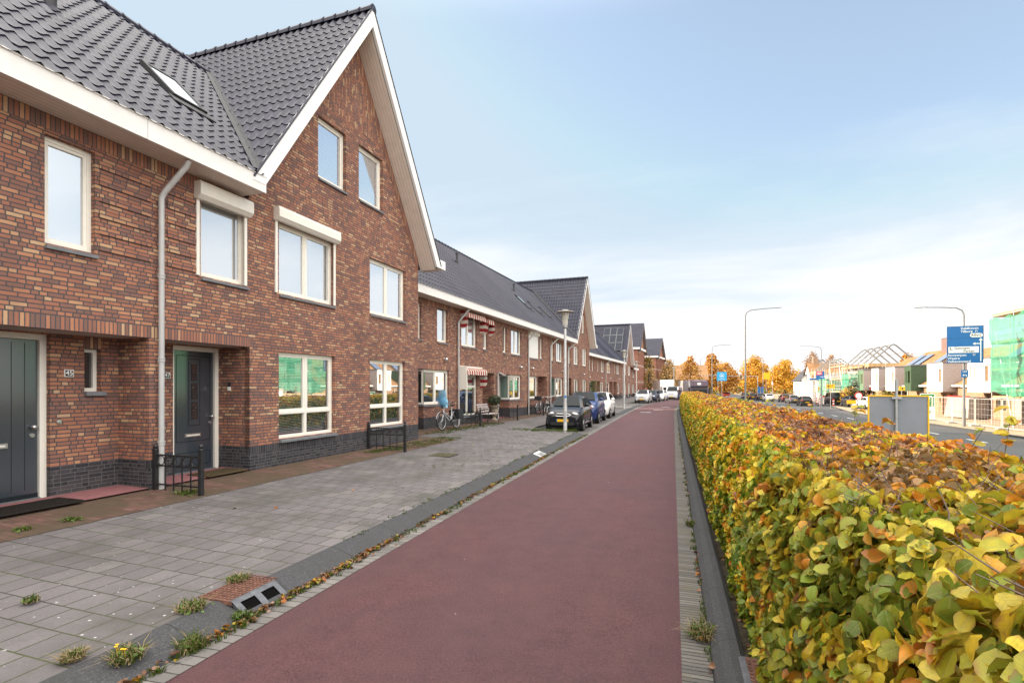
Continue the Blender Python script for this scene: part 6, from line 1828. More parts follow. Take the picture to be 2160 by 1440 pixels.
# lorry facing us beyond the end of the hedge
def lorry():
    o = empty('lorry', W(3.4, 82, zr), heading(False) + .1, 'lorry with a dark purple cab and a grey curtain trailer beyond the hedge', 'lorry')
    mr = paint('purple_lorry_paint', (.045, .015, .035), .2)
    m = MB(); p = [(2.2, .5), (2.2, 1.9), (2.02, 3.1), (1.7, 3.75), (0.2, 3.85), (0.2, .5)]
    a = [(-1.24, y, z) for y, z in p]; b = [(1.24, y, z) for y, z in p]
    for i in range(len(p)):
        j = (i + 1) % len(p); m.poly([a[i], a[j], b[j], b[i]])
    m.poly(a[::-1]); m.poly(b); m.build('cab', mr, o, bevel=.08)
    m = MB(); m.poly([(-1.1, 2.21, 1.95), (1.1, 2.21, 1.95), (1.05, 2.05, 2.85), (-1.05, 2.05, 2.85)][::-1]); m.build('windscreen', M['carglass'], o)
    m = MB(); m.box(-.25, .25, 1.9, 2.0, 3.2, 3.5); m.build('cab_badge', M['signwhite'], o)
    m = MB(); m.box(-1.1, 1.1, 2.1, 2.3, 2.85, 3.05); m.build('sun_visor', M['dark'], o)
    m = MB(); m.box(-1.0, 1.0, 2.16, 2.24, .9, 1.7); m.build('grille', M['dark'], o)
    for s in (-1, 1):
        m = MB(); m.box(s*1.28, s*1.5, 1.9, 2.1, 1.9, 2.8); m.build('mirror', M['dark'], o, bevel=.04)
        m = MB(); m.box(s*.75, s*1.15, 2.18, 2.26, .95, 1.2); m.build('headlight', M['lamp_clear'], o, bevel=.04)
    m = MB(); m.box(-1.27, 1.27, -12.5, -.2, 1.1, 3.95); m.build('trailer', M['trailer'], o, bevel=.03)
    for y in (1.2, -1.5, -9, -10.3):
        for s in (-1, 1):
            m = MB(); m.lathe([(.3, -.14), (.5, -.14), (.5, .14), (.3, .14)], 18, (s*1.05, y, .5), 'x'); w_ = m.build('wheel', M['rubber'], o)
            m = MB(); m.lathe([(.28, 0), (.1, .05)], 12, (s*1.15, y, .5), 'x'); m.build('rim', M['steel'], w_)
    return o
M['trailer'] = plain('grey_trailer_curtain', (.3,.26,.27), .6, .3, var=.1, scale=.6)
lorry()
o = MB(); o.box(-1.25, 1.25, -4, 4, .9, 3.6); b_ = empty('box_truck', W(-1.8, 101, -.4), heading(False) + .2, 'white box truck standing left of the lorry', 'truck'); o.build('box_body', M['white'], b_, bevel=.05)
m = MB(); m.box(-1.2, 1.2, 4.1, 5.8, .5, 2.4); m.build('cab', M['white'], b_, bevel=.15)
m = MB(); m.box(-1.0, 1.0, 5.79, 5.82, 1.4, 2.2); m.build('windscreen', M['carglass'], b_)
for y in (4.9, -2.6):
    for s in (-1, 1):
        m = MB(); m.lathe([(.25, -.12), (.45, -.12), (.45, .12), (.25, .12)], 16, (s*1.05, y, .45), 'x'); m.build('wheel', M['rubber'], b_)

# ------------------------------------------------------------------ the person by the van
def person():
    me = bpy.data.meshes.new('person'); o = bpy.data.objects.new('person', me); COL.objects.link(o)
    tag(o, 'person in a dark jacket and blue jeans walking beside the pale van', 'person')
    J = {'pel': (0,0,.95), 'sp': (0,.01,1.15), 'ch': (0,.02,1.36), 'nk': (0,.02,1.52), 'hd': (0,.03,1.60), 'ht': (0,.035,1.76),
         'lh': (-.1,0,.9), 'lk': (-.12,.14,.52), 'la': (-.12,.06,.1), 'lt': (-.12,.22,.04), 'rh': (.1,0,.9), 'rk': (.12,-.04,.5), 'ra': (.12,-.26,.12), 'rt': (.12,-.12,.04),
         'ls': (-.2,.0,1.44), 'le': (-.27,-.1,1.16), 'lw': (-.26,.02,.92), 'lf': (-.255,.06,.82), 'rs': (.2,.0,1.44), 're': (.27,.04,1.16), 'rw': (.25,.2,.98), 'rf': (.245,.25,.9)}
    rad = {'pel':.15,'sp':.14,'ch':.16,'nk':.06,'hd':.09,'ht':.085,'lh':.095,'lk':.065,'la':.05,'lt':.04,'rh':.095,'rk':.065,'ra':.05,'rt':.04,'ls':.07,'le':.05,'lw':.038,'lf':.03,'rs':.07,'re':.05,'rw':.038,'rf':.03}
    E = [('pel','sp'),('sp','ch'),('ch','nk'),('nk','hd'),('hd','ht'),('pel','lh'),('lh','lk'),('lk','la'),('la','lt'),('pel','rh'),('rh','rk'),('rk','ra'),('ra','rt'),('ch','ls'),('ls','le'),('le','lw'),('lw','lf'),('ch','rs'),('rs','re'),('re','rw'),('rw','rf')]
    ks = list(J); me.from_pydata([J[k] for k in ks], [(ks.index(a), ks.index(b)) for a, b in E], [])
    sk = o.modifiers.new('Skin', 'SKIN'); 
    for k, v in zip(ks, me.skin_vertices[0].data): v.radius = (rad[k], rad[k]*.9)
    me.skin_vertices[0].data[0].use_root = True
    o.modifiers.new('Subdivision', 'SUBSURF').levels = 1
    dg = bpy.context.evaluated_depsgraph_get(); m2 = bpy.data.meshes.new_from_object(o.evaluated_get(dg)); o.modifiers.clear(); o.data = m2
    for mt in (plain('skin', (.5,.3,.22), .6), plain('dark_jacket', (.05,.025,.02), .85), plain('blue_jeans', (.04,.07,.16), .85), M['rubber']): m2.materials.append(mt)
    for p in m2.polygons:
        z = p.center.z; x = abs(p.center.x)
        p.material_index = 0 if z > 1.52 or (x > .2 and z < .95) else 1 if z > .9 else 3 if z < .1 else 2
        p.use_smooth = True
    m = MB(); m.ball((0, .015, 1.73), .1, .105, .085); m.build('hair', plain('dark_hair', (.03,.02,.015), .8), o, smooth=True)
    m = MB(); m.ball((0, .125, 1.66), .014, .02, .02); m.build('nose', m2.materials[0], o)
    for s in (-1, 1):
        m = MB(); m.ball((s*.035, .115, 1.69), .012); m.build('eye', M['dark'], o)
    o.location = WB(-2.1, 79, .01); o.rotation_euler = (0, 0, heading(False) + .3)
person()
# ------------------------------------------------------------------ tall street lamps
M['mast'] = plain('dull_grey_mast', (.2,.2,.2), .6, .4, .2, var=.2)
def street_lamp(p, q, zb, h, side, label, arm=2.2, group='tall street lamps along the road'):
    o = empty('street_lamp', W(p, q, zb), -TH, label, 'street lamp', group)
    m = MB(); m.lathe([(.11, 0), (.11, 1.2), (.085, 1.35), (.055, h - .9)], 14)
    s = side
    pts = [(0, 0, h - .95), (0, 0, h - .55), (s*.12, 0, h - .25), (s*.45, 0, h - .06), (s*arm*.6, 0, h + .02), (s*arm, 0, h + .06)]
    m.tube(pts, [.055, .052, .048, .043, .038, .034], 10); m.build('mast', M['mast'], o, smooth=True)
    m = MB(); m.ball((s*(arm + .32), 0, h + .08), .42, .12, .05); m.build('lamp_head', M['galv'], o, smooth=True)
    return o
street_lamp(6.3, 51.8, zr + .05, 9.9, 1, 'tallest grey street lamp, rising from behind the hedge with its arm to the right', 2.3)
ls = street_lamp(19.75, 44.9, zr + .1, 8.5, -1, 'street lamp with its arm to the left, carrying the big blue direction sign', 2.3)
street_lamp(20.2, 84, zr + .1, 8.6, -1, 'street lamp with its arm to the left, above the red and blue sign', 2.2)
street_lamp(6.0, 90, zr, 9.6, 1, 'street lamp farther down, beside the light blue information sign', 2.2)
street_lamp(6.0, 128, zr, 9.6, 1, 'small far street lamp right of the orange trees', 2.2)
street_lamp(19.5, 130, zr, 9.6, -1, 'far thin street lamp with its arm to the left, between the round trees', 2.2)
street_lamp(12.6, 150, zr, 9.6, -1, 'farthest thin street lamp over the junction', 2.0)

# ------------------------------------------------------------------ signs
def face_cam(p, q, back=False):
    """signs stand square to the road, facing the traffic that drives away from the camera"""
    return -TH + (math.pi if back else 0)
def sign_panel(par, w_, h, z, mat, name='sign_face', y=-.06, border=None, x=0.0, t=.03):
    m = MB(); m.box(x - w_/2, x + w_/2, y, y + t, z - h/2, z + h/2)
    return m.build(name, M[mat], par, bevel=min(.03, h*.05))
def sign_text(par, s, size, x, y, z, mat='signwhite', align='LEFT'):
    return text_mesh(s, size, M[mat], 'lettering', par, (x, y, z), (R(90), 0, 0), .004, align)
# the large direction sign on the lamp column
sg = empty('direction_sign', W(19.75, 44.9, zr), -TH - .1, 'large blue road direction sign reading Veldhoven, Tilburg, RING and Antwerpen', 'road sign')
fz = 5.9; SWd, SHt = 2.05, 2.62
f = sign_panel(sg, SWd, SHt, fz, 'blue', y=-.2, t=.05)
m = MB()
for (a, b, c, d) in ((-SWd/2, SWd/2, fz + SHt/2 - .02, fz + SHt/2), (-SWd/2, SWd/2, fz - SHt/2, fz - SHt/2 + .02), (-SWd/2, -SWd/2 + .02, fz - SHt/2, fz + SHt/2), (SWd/2 - .02, SWd/2, fz - SHt/2, fz + SHt/2)): m.box(a, b, -.206, -.2, c, d)
m.box(-SWd/2 + .03, SWd/2 - .03, -.2055, -.2, fz + .44, fz + .45); m.build('sign_border', M['dark'], sg)
yy = -.208
for s, x, z in (('Veldhoven', -.26, 1.14), ('Tilburg', -.26, .92), ('Antwerpen', -1.0, -.74), ('Waalre', -1.0, -.97), ('Valkenswaard', -1.0, -1.19)):
    sign_text(f, s, .235, x, yy, fz + z)
for x, z in ((.62, .92), (.5, -.74)):
    m = MB(); m.box(x - .055, x - .035, yy - .004, yy, fz + z - .06, fz + z + .06); m.box(x + .035, x + .055, yy - .004, yy, fz + z - .06, fz + z + .06); m.box(x - .075, x + .075, yy - .004, yy, fz + z + .03, fz + z + .05); m.build('motorway_symbol', M['signwhite'], f)
m = MB(); pts = [(.625 + sx*.215 + .14*math.cos(R(a_)), fz + .64 + .14*math.sin(R(a_))) for sx, r0 in ((1, -90), (-1, 90)) for a_ in range(r0, r0 + 181, 30)]
m.poly([(x, yy - .004, z) for x, z in pts]); r_ = m.build('ring_panel', M['signwhite'], sg)
sign_text(r_, 'RING', .24, .625, yy - .008, fz + .64, 'dark', 'CENTER')
m = MB(); m.box(-.95, .76, yy - .004, yy, fz - .58, fz - .14); w_ = m.build('white_panel', M['signwhite'], sg)
sign_text(w_, 'Genneper', .225, -.62, yy - .008, fz - .25, 'dark'); sign_text(w_, 'Parken', .225, -.1, yy - .008, fz - .47, 'dark')
m = MB(); m.lathe([(.05, 0), (.05, .003)], 10, (-.83, yy - .006, fz - .24), 'y'); m.tube([(-.9, yy - .006, fz - .32), (-.72, yy - .006, fz - .36)], .02, 5); m.build('park_symbol', M['dark'], w_)
m = MB(); m.box(.84, .9, yy - .004, yy, fz - 1.2, fz + .3); m.poly([(.76, yy - .004, fz + .28), (.98, yy - .004, fz + .28), (.87, yy - .004, fz + .44)]); m.box(.55, .84, yy - .004, yy, fz + .02, fz + .08); m.poly([(.42, yy - .004, fz + .05), (.57, yy - .004, fz - .05), (.57, yy - .004, fz + .15)]); m.build('arrows', M['signwhite'], f)
m = MB()
for z in (fz + .8, fz - .8): m.box(-SWd/2 + .1, SWd/2 - .1, -.15, -.08, z - .04, z + .04)
m.build('brackets', M['galv'], sg)
sg = empty('exit_sign', W(19.75, 44.9, zr), -TH - .1, 'small blue UIT sign with a white arrow on the lamp column', 'road sign')
f = sign_panel(sg, .42, .52, 3.85, 'blue', y=-.17)
sign_text(f, 'UIT', .18, 0, -.178, 3.98, 'signwhite', 'CENTER')
m = MB(); m.box(-.06, .12, -.176, -.171, 3.72, 3.76); m.box(.08, .12, -.176, -.171, 3.64, 3.72); m.poly([(-.15, -.176, 3.74), (-.05, -.176, 3.67), (-.05, -.176, 3.81)]); m.build('arrow', M['signwhite'], f)
# roadworks board seen from behind, over the hedge
bd = empty('sign_board', W(4.95, 14.1, -.65), -TH - .14, 'grey back of a large square sign board with a yellow rim, behind the hedge', 'road sign')
m = MB(); m.box(-.55, .55, .02, .045, 1.0, 2.33); m.build('board', M['signback'], bd, bevel=.02)
m = MB()
for a in ((-.575, .575, 2.332, 2.36), (-.575, .575, .97, .998)): m.box(a[0], a[1], .0, .065, a[2], a[3])
for s in (-1, 1): m.box(s*.552, s*.58, .002, .065, .998, 2.332)
m.build('rim', M['yellow'], bd)
m = MB(); m.lathe([(.03, 0), (.03, 2.72), (.0, 2.73)], 12, (-.04, -.03, 0)); m.build('pole', M['galv'], bd, smooth=True)
m = MB()
for z in (2.3, 1.3): m.box(-.13, .06, -.065, .02, z - .025, z + .025)
m.build('clamp', M['galv'], bd)

def post_sign(name, p, q, zb, pole, label, cat='road sign', rot=None, group=None, r=.04):
    o = empty(name, W(p, q, zb), -TH if rot is None else rot, label, cat, group)
    m = MB(); m.lathe([(r, 0), (r, pole), (0, pole + .01)], 10); m.build('pole', M['galv'], o, smooth=True)
    return o
o = post_sign('information_sign', 6.8, 82, zr, 3.9, 'light blue information sign with a white ring on grey poles beyond the hedge')
f = sign_panel(o, 1.35, 1.3, 4.45, 'lblue'); m = MB(); m.torus((0, -.064, 4.55), .3, .025, 'y', 24, 4); m.box(-.16, .16, -.066, -.062, 4.47, 4.62); m.box(-.45, .45, -.066, -.062, 4.02, 4.06); m.build('ring_symbol', M['signwhite'], f)
o = post_sign('road_sign', 20.0, 84, zr, 4.7, 'red and blue rectangular sign with a white arrow on the far lamp column')
f = sign_panel(o, 1.05, 1.1, 4.6, 'blue', y=-.15); m = MB(); m.box(-.5, .25, -.158, -.15, 4.6, 5.12); m.build('red_panel', M['sred'], f)
m = MB(); m.box(-.05, .3, -.16, -.15, 4.32, 4.37); m.poly([(.3, -.16, 4.25), (.42, -.16, 4.345), (.3, -.16, 4.44)]); m.box(-.4, .15, -.162, -.158, 4.9, 4.98); m.box(-.4, .1, -.162, -.158, 4.72, 4.8); m.build('white_marks', M['signwhite'], f)
o = post_sign('detour_sign', 20.45, 80.5, zr, 2.9, 'yellow detour sign with a black left arrow and the number 7')
f = sign_panel(o, 1.0, .55, 3.0, 'yellow'); sign_text(f, '7', .45, .15, -.066, 3.0, 'dark', 'CENTER')
m = MB(); m.box(-.25, -.1, -.066, -.06, 2.96, 3.04); m.poly([(-.44, -.066, 3.0), (-.2, -.066, 2.8), (-.12, -.066, 2.8), (-.3, -.066, 3.0), (-.12, -.066, 3.2), (-.2, -.066, 3.2)]); m.build('chevron', M['dark'], f)
o = post_sign('detour_sign', 19.9, 70, zr, .95, 'low yellow sign on one thin post in front of the black van')
sign_panel(o, .95, .42, 1.15, 'yellow')
o = post_sign('detour_sign', 26.2, 71, zr, 3.4, 'wide yellow detour sign above the hedge of the white house')
f = sign_panel(o, 1.25, .68, 3.2, 'yellow'); m = MB(); m.box(-.4, .3, -.066, -.06, 3.27, 3.31); m.box(-.4, .1, -.066, -.06, 3.1, 3.14); m.build('black_lines', M['dark'], f)
o = post_sign('detour_sign', 19.2, 46.5, zr, 2.75, 'yellow arrow sign showing just above the grey sign board', rot=-TH + .3)
o.location = W(22.6, 63.5, zr); f = sign_panel(o, .62, .42, 2.75, 'yellow'); m = MB(); m.box(-.2, .05, -.066, -.06, 2.72, 2.78); m.poly([(.0, -.066, 2.62), (.2, -.066, 2.75), (.0, -.066, 2.88)]); m.build('black_arrow', M['dark'], f)
o = post_sign('detour_sign', 20.3, 131, zr, 5.6, 'far yellow sign plate beside the round orange tree')
sign_panel(o, 1.6, 1.5, 5.4, 'yellow')
o = post_sign('detour_sign', 25, 105, zr, 2.7, 'small yellow plate under the green netting of the far scaffold')
sign_panel(o, .7, .55, 2.6, 'yellow')
o = post_sign('warning_sign', 25.5, 81, zr, 2.6, 'triangular red and white warning sign on a white post')
m = MB(); m.poly([(-.42, -.06, 2.6), (.42, -.06, 2.6), (0, -.06, 3.33)]); m.poly([(0, -.04, 3.33), (.42, -.04, 2.6), (-.42, -.04, 2.6)]); f = m.build('red_triangle', M['sred'], o)
m = MB(); m.poly([(-.26, -.064, 2.69), (.26, -.064, 2.69), (0, -.064, 3.15)]); m.build('white_triangle', M['signwhite'], f)
o = post_sign('no_entry_sign', 23.6, 80, zr, 1.25, 'round white sign with a red rim on a white trailer frame among the barriers')
m = MB(); m.lathe([(.0005, -.07), (.47, -.07), (.47, -.04), (.0005, -.04)], 28, (0, 0, 1.75), 'y'); f = m.build('red_disc', M['sred'], o)
m = MB(); m.lathe([(.0005, -.078), (.36, -.078), (.36, -.07)], 28, (0, 0, 1.75), 'y'); m.build('white_disc', M['signwhite'], f)
m = MB(); m.tube([(-.5, 0, 0), (-.25, 0, 1.2)], .05, 6); m.tube([(.5, 0, 0), (.25, 0, 1.2)], .05, 6); m.box(-.75, -.2, -.1, -.05, .3, 1.05); m.build('white_frame', M['signwhite'], o)
o = post_sign('street_name_sign', 24.2, 106, zr, 4.0, 'dark blue street name board across a post, before the dark-roofed house')
sign_panel(o, 2.6, .35, 4.3, 'blue', x=.6)
o = post_sign('road_sign', 20.5, 140, zr, 2.5, 'two small blue parking plates on the far pavement')
sign_panel(o, .6, 1.6, 2.2, 'blue', x=-.4); sign_panel(o, .6, 1.6, 2.2, 'blue', x=.4)
# beacons and barriers
def beacon(p, q, label):
    o = empty('traffic_beacon', W(p, q, zr + .005), -TH, label, 'beacon', 'red and white beacons round the roadworks')
    m = MB(); m.box(-.25, .25, -.2, .2, 0, .1); m.build('base', M['dark'], o)
    m = MB()
    for i in range(5):
        z = .14 + i*.2
        m.m = i % 2
        m.poly([(-.11, -.03, z), (.11, -.03, z + .06), (.11, -.03, z + .26), (-.11, -.03, z + .2)]); m.poly([(-.11, .0, z), (-.11, .0, z + .2), (.11, .0, z + .26), (.11, .0, z + .06)])
    m.build('blade', [M['sred'], M['signwhite']], o)
    return o
beacon(21.4, 90, 'striped beacon right behind the small black city car'); beacon(22.6, 97, 'striped beacon between the black city car and the lamp column'); beacon(22.0, 91.5, 'striped beacon left of the column with the red and blue sign'); beacon(22.2, 86, 'striped beacon touching the black van')
def barrier_(p, q, w_, z, label, mat='barrier', rot=0):
    o = empty('road_barrier', W(p, q, zr + .12), -TH + rot, label, 'barrier', 'barriers round the roadworks')
    m = MB(); m.box(-w_/2, w_/2, -.03, .03, z, z + .28); m.build('plank', M[mat], o)
    m = MB()
    for x in (-w_/2 + .15, w_/2 - .15): m.box(x - .03, x + .03, -.03, .03, 0, z); m.box(x - .04, x + .04, -.3, .3, 0, .05)
    m.build('feet', M['signwhite'], o)
barrier_(23.9, 77, .7, .5, 'orange barrier plank left of centre under the round sign', 'orange'); barrier_(25.0, 78, .8, .6, 'orange barrier plank under the warning triangle', 'orange'); barrier_(26.4, 78.5, 1.2, .7, 'red and white barrier plank right of the warning triangle')
barrier_(24.2, 97, 1.4, 1.1, 'red construction board standing behind the black van', 'sred')
barrier_(24.2, 40.8, 2.2, .55, 'red and white striped barrier inside the building fence'); barrier_(24.4, 41.0, 2.2, 1.0, 'upper red and white striped barrier inside the building fence')
# traffic lights over the junction
def gantry(p, q, w_, side, label):
    o = empty('traffic_light', W(p, q, zr), -TH, label, 'traffic light', 'traffic lights at the junction')
    m = MB(); m.lathe([(.1, 0), (.09, 5.6)], 10); m.tube([(0, 0, 5.5), (side*w_, 0, 5.6)], .06, 8); m.build('mast', M['galv'], o)
    for x in (.5, .95):
        m = MB(); m.box(side*w_*x - .16, side*w_*x + .16, -.12, .1, 5.0, 5.9); h = m.build('signal_head', M['dark'], o, bevel=.03)
        m = MB()
        for z in (5.18, 5.45, 5.72): m.lathe([(.0005, -.13), (.09, -.13), (.09, -.12)], 12, (side*w_*x, 0, z), 'y')
        m.build('lens', M['rust'], h)
gantry(19.8, 140, 7.5, -1, 'traffic light mast with an arm over the right carriageway'); gantry(5.6, 128, 6, 1, 'traffic light mast with an arm over the left carriageway')
for i, (p, q, h, lab) in enumerate([(6.2, 104, 3.4, 'thin white signal post right of the lorry'), (8.6, 112, 6.5, 'pale slender pole beside the light blue sign'), (20.6, 125, 5.2, 'pale pole in front of the round orange tree'), (5.2, 92, 2.2, 'orange topped post right of the hedge end')]):
    o = post_sign('signal_post', p, q, zr, h, lab, 'post', group='slim posts at the junction'); m = MB(); m.box(-.12, .12, -.12, .1, h*.65, h*.65 + .6); m.build('post_box', M['signwhite'] if i != 3 else M['orange'], o)

# ------------------------------------------------------------------ building site fence, banner, hut
def mesh_fence(p0, q0, p1, q1, label):
    a = W(p0, q0, zr + .12); b = W(p1, q1, zr + .12); d = b - a; ln = d.length
    o = empty('site_fence', a, math.atan2(d.y, d.x), label, 'fence', 'wire mesh fence panels of the building site')
    m = MB(); h = 1.95
    for x in (.03, ln - .03): m.tube([(x, 0, 0), (x, 0, h)], .021, 6)
    for z in (.12, h): m.tube([(.03, 0, z), (ln - .03, 0, z)], .021, 6)
    m.build('tube_frame', M['galvl'], o)
    m = MB(); n = int(ln/.35)
    for i in range(1, n): m.tube([(ln*i/n, 0, .12), (ln*i/n, 0, h)], .004, 4, caps=False)
    for i in range(1, 5): m.tube([(0.03, 0, .12 + i*.37), (ln - .03, 0, .12 + i*.37)], .005, 4, caps=False)
    m.build('wire_mesh', M['galvl'], o)
    for x in (0, ln):
        m = MB(); m.box(x - .12, x + .12, -.3, .3, -.02, .1); m.build('concrete_foot', M['concrete'], o)
M['galvl'] = plain('bright_galvanised', (.62,.6,.58), .5, .4, .3, var=.1)
fl = ['mesh fence panel right against the white site hut', 'mesh fence panel in front of the striped barriers', 'mesh fence panel right behind the lamp column with the blue sign', 'mesh fence panel right of the green banner', 'mesh fence panel that carries the green banner', 'mesh fence panel left of the green banner, hidden by the grey board']
for i, lab in enumerate(fl): mesh_fence(20.6, 39.0 + i*3.2, 20.6, 42.1 + i*3.2, lab)
o = empty('banner', W(20.5, 52.4, zr), 0, 'upright green and white banner tied to the mesh fence', 'banner')
m = MB(); m.box(-.5, .5, -.02, .0, .15, 2.35); m.build('cloth', M['signwhite'], o); o.rotation_euler = (0, 0, -TH - .5)
m = MB(); m.box(-.45, .45, -.03, -.021, 1.25, 2.3); m.build('green_field', M['green_sign'], o)
m = MB(); m.box(-.25, .3, -.036, -.031, 2.05, 2.15); m.box(-.25, .2, -.036, -.031, 1.88, 1.98); m.build('white_lines', M['signwhite'], o)
m = MB()
for i in range(3): m.torus((-.24 + i*.24, -.03, .85), .1, .02, 'y', 14, 4)
m.torus((0, -.03, .45), .3, .015, 'y', 20, 4); m.build('printed_rings', M['green_sign'], o)
o = empty('site_hut', W(21.6, 36.2, zr + .1), -TH + math.pi/2, 'white building-site hut at the right edge of the photo', 'site hut')
m = MB(); m.box(-2.6, 2.45, -1.2, 1.2, .15, 2.45); m.build('walls', M['render'], o, bevel=.03)
m = MB(); m.box(-2.65, 2.5, -1.25, 1.25, 2.45, 2.65); m.build('roof_edge', M['concrete'], o, bevel=.03)
m = MB()
for z in (1.28, 1.42): m.box(1.5, 1.75, 1.2, 1.24, z, z + .035)
m.box(1.5, 1.54, 1.2, 1.24, 1.1, 1.4); m.build('door_bolt', M['galv'], o)
o = empty('rubble_skip', W(25.2, 56.8, zr + .12), -TH + math.pi/2, 'grey sloping waste skip behind the fence, right of the green banner', 'skip')
m = MB(); p = [(-2.2, .1), (-2.4, 1.9), (1.2, 1.95), (2.0, .1)]
a = [(x, -.9, z) for x, z in p]; b = [(x, .9, z) for x, z in p]
for i in range(4):
    j = (i + 1) % 4; m.poly([a[i], b[i], b[j], a[j]])
m.poly(a); m.poly(b[::-1]); m.build('bin', M['clad'], o)
m = MB()
for s in (-.92, .92): m.box(-2.4, 1.2, s - .04, s + .04, 1.9, 2.0)
m.build('rim', M['sred'], o)
o = empty('portable_toilet', W(25.0, 48.2, zr + .12), -TH, 'grey-green cabin with a dark lid behind the mesh fence', 'cabin')
m = MB(); m.box(-.55, .55, -.55, .55, 0, 2.1); m.build('cabin_walls', M['clad'], o, bevel=.04); m = MB(); m.box(-.6, .6, -.6, .6, 2.1, 2.4); m.build('lid', M['greenclad'], o, bevel=.05)
m = MB(); m.box(-.4, .4, -.57, -.551, .1, 1.95); m.build('cabin_door', M['clad_h'], o)

# ------------------------------------------------------------------ right-hand houses
RIGHT_ROT = math.atan2(-CT, -ST)         # local x towards the camera, local -y to the road
def terrace(q, width, label, box_mat='render', bw=2.9, bx=.6, panels=(), chimney=False, dormer=True, tile='tile_brown', wins=((.3,), (1.0,), (1.9, 2.3)), eave=3.2, ridge=7.1, bz=(2.35, 5.1)):
    """low brick house whose boxed upper storey pushes out through the roof"""
    o = empty('terraced_house', W(25.6, q + width/2, zr + .1), RIGHT_ROT, label, 'house', 'terraced houses across the road')
    m = MB(); wall(m, 0, width, 0, eave, [(bx + .5, bx + 1.5, .1, 2.2), (bx + 1.9, bx + 3.3, .9, 2.2)]); m.build('wall', M['brick_tan'], o)
    m = MB(); m.poly([(bx + .5, .12, .1), (bx + 1.5, .12, .1), (bx + 1.5, .12, 2.2), (bx + .5, .12, 2.2)]); m.build('door', M['brownclad'], o)
    m = MB(); m.poly([(bx + 1.9, .12, .9), (bx + 3.3, .12, .9), (bx + 3.3, .12, 2.2), (bx + 1.9, .12, 2.2)]); m.build('window', M['glass'], o)
    dp = 5.2; k = (ridge - eave)/dp
    tiles('roof', o, None, (0, -.35, eave - .35*k), (1, 0, 0), (0, 1, k), width, math.hypot(dp + .35, (dp + .35)*k), samples=4, pw=.3, pl=.4, mat=tile)
    m = MB(); m.poly([(width, dp, ridge), (0, dp, ridge), (0, dp*2, eave), (width, dp*2, eave)]); m.build('back_roof', M[tile], o)
    m = MB()
    for x, fl in ((0, 1), (width, 0)):
        p = [(x, 0.01, 0), (x, dp*2, 0), (x, dp*2, eave - .1), (x, dp, ridge - .1), (x, .01, eave - .1)]; m.poly(p if fl else p[::-1])
    m.poly([(width, dp*2, 0), (0, dp*2, 0), (0, dp*2, eave), (width, dp*2, eave)]); m.build('side_and_back_walls', M['clad'], o)
    m = MB(); m.box(0, width, -.45, -.35, eave - .45*k - .05, eave - .35*k + .05); m.build('gutter', M['white'], o)
    m = MB(); m.tube([(width - .4, -.06, 0), (width - .4, -.06, eave - .3)], .04, 6); m.build('downpipe', M['white'], o)
    if dormer:
        z0, z1 = bz; yb = (z1 - eave)/k
        hs = [(bx + .35, bx + .55, z0 + .9, z0 + 2.2), (bx + .95, bx + 1.15, z0 + .9, z0 + 2.2), (bx + bw - .85, bx + bw - .3, z0 + .9, z0 + 2.2)]
        m = MB(); wall(m, bx, bx + bw, z0, z1, hs, 1.1, (), .1); m.build('dormer_front', M[box_mat], o)
        for x, fl in ((bx, 0), (bx + bw, 1)):
            m = MB(); p = [(x, -1.1, z0), (x, .1, z0), (x, .1, eave), (x, yb, z1), (x, -1.1, z1)]; m.poly(p if not fl else p[::-1], [(v[1], v[2]) for v in (p if not fl else p[::-1])])
            m.build('dormer_cheek', M['gclad_h' if box_mat == 'gclad_h' else 'clad_h'], o)
        m = MB(); m.box(bx - .06, bx + bw + .06, -1.16, yb + .1, z1, z1 + .12); m.poly([(bx, -1.1, z0), (bx, .1, z0), (bx + bw, .1, z0), (bx + bw, -1.1, z0)]); m.build('dormer_roof', M['dgrey'], o)
        for h in hs:
            m = MB(); m.poly([(h[0], -1.0, h[2]), (h[1], -1.0, h[2]), (h[1], -1.0, h[3]), (h[0], -1.0, h[3])]); m.build('dormer_window', M['glass_warm'], o)
    for a in panels:
        B = Matrix(((1,0,0,0),(0,1/math.hypot(1,k),-k/math.hypot(1,k),0),(0,k/math.hypot(1,k),1/math.hypot(1,k),eave + .12),(0,0,0,1)))
        m = MB(); m.box(a, a + 1.5, 2.3, 5.6, .03, .08, M=B); m.build('solar_panel', M['solarpale'], o)
    if chimney:
        m = MB(); m.box(.4, 1.9, dp - .5, dp + .5, ridge - .6, ridge + 1.25); c = m.build('chimney', M['brownclad'], o); m = MB(); m.box(.35, 1.95, dp - .55, dp + .55, ridge + 1.25, ridge + 1.35); m.build('chimney_cap', M['dgrey'], c)
    return o
M['glass_warm'] = plain('brown_window', (.22,.13,.07), .2, .6)  # brown reflection painted into the pane colour
M['solarpale'] = plain('pale_solar_panel', (.13,.17,.26), .18, .8, 0, var=.1)
terrace(53.5, 8.4, 'white boxed house mostly hidden behind the blue direction sign', bw=3.4, bx=2.6, ridge=7.2, panels=(.4,))
terrace(61.2, 7.0, 'house with a white box and four narrow windows left of the blue sign', bw=3.2, bx=2.0, ridge=6.8)
terrace(67.2, 5.0, 'house with a dark green boarded box and a wide chimney', 'gclad_h', 1.7, 1.6, panels=(3.2,), ridge=6.8)
terrace(72.0, 4.6, 'house with a white box and solar panels, left of the green box', bw=2.7, bx=.9, panels=(3.0,), chimney=True, ridge=7.2)
terrace(76.6, 4.6, 'narrow white boxed house beyond the wide yellow sign', bw=2.4, bx=.8, ridge=7.2, panels=(.4, 2.6))
terrace(81.6, 5.4, 'grey-green boxed house at the edge of the scaffolding', 'greenclad', 2.4, .8, ridge=6.8)
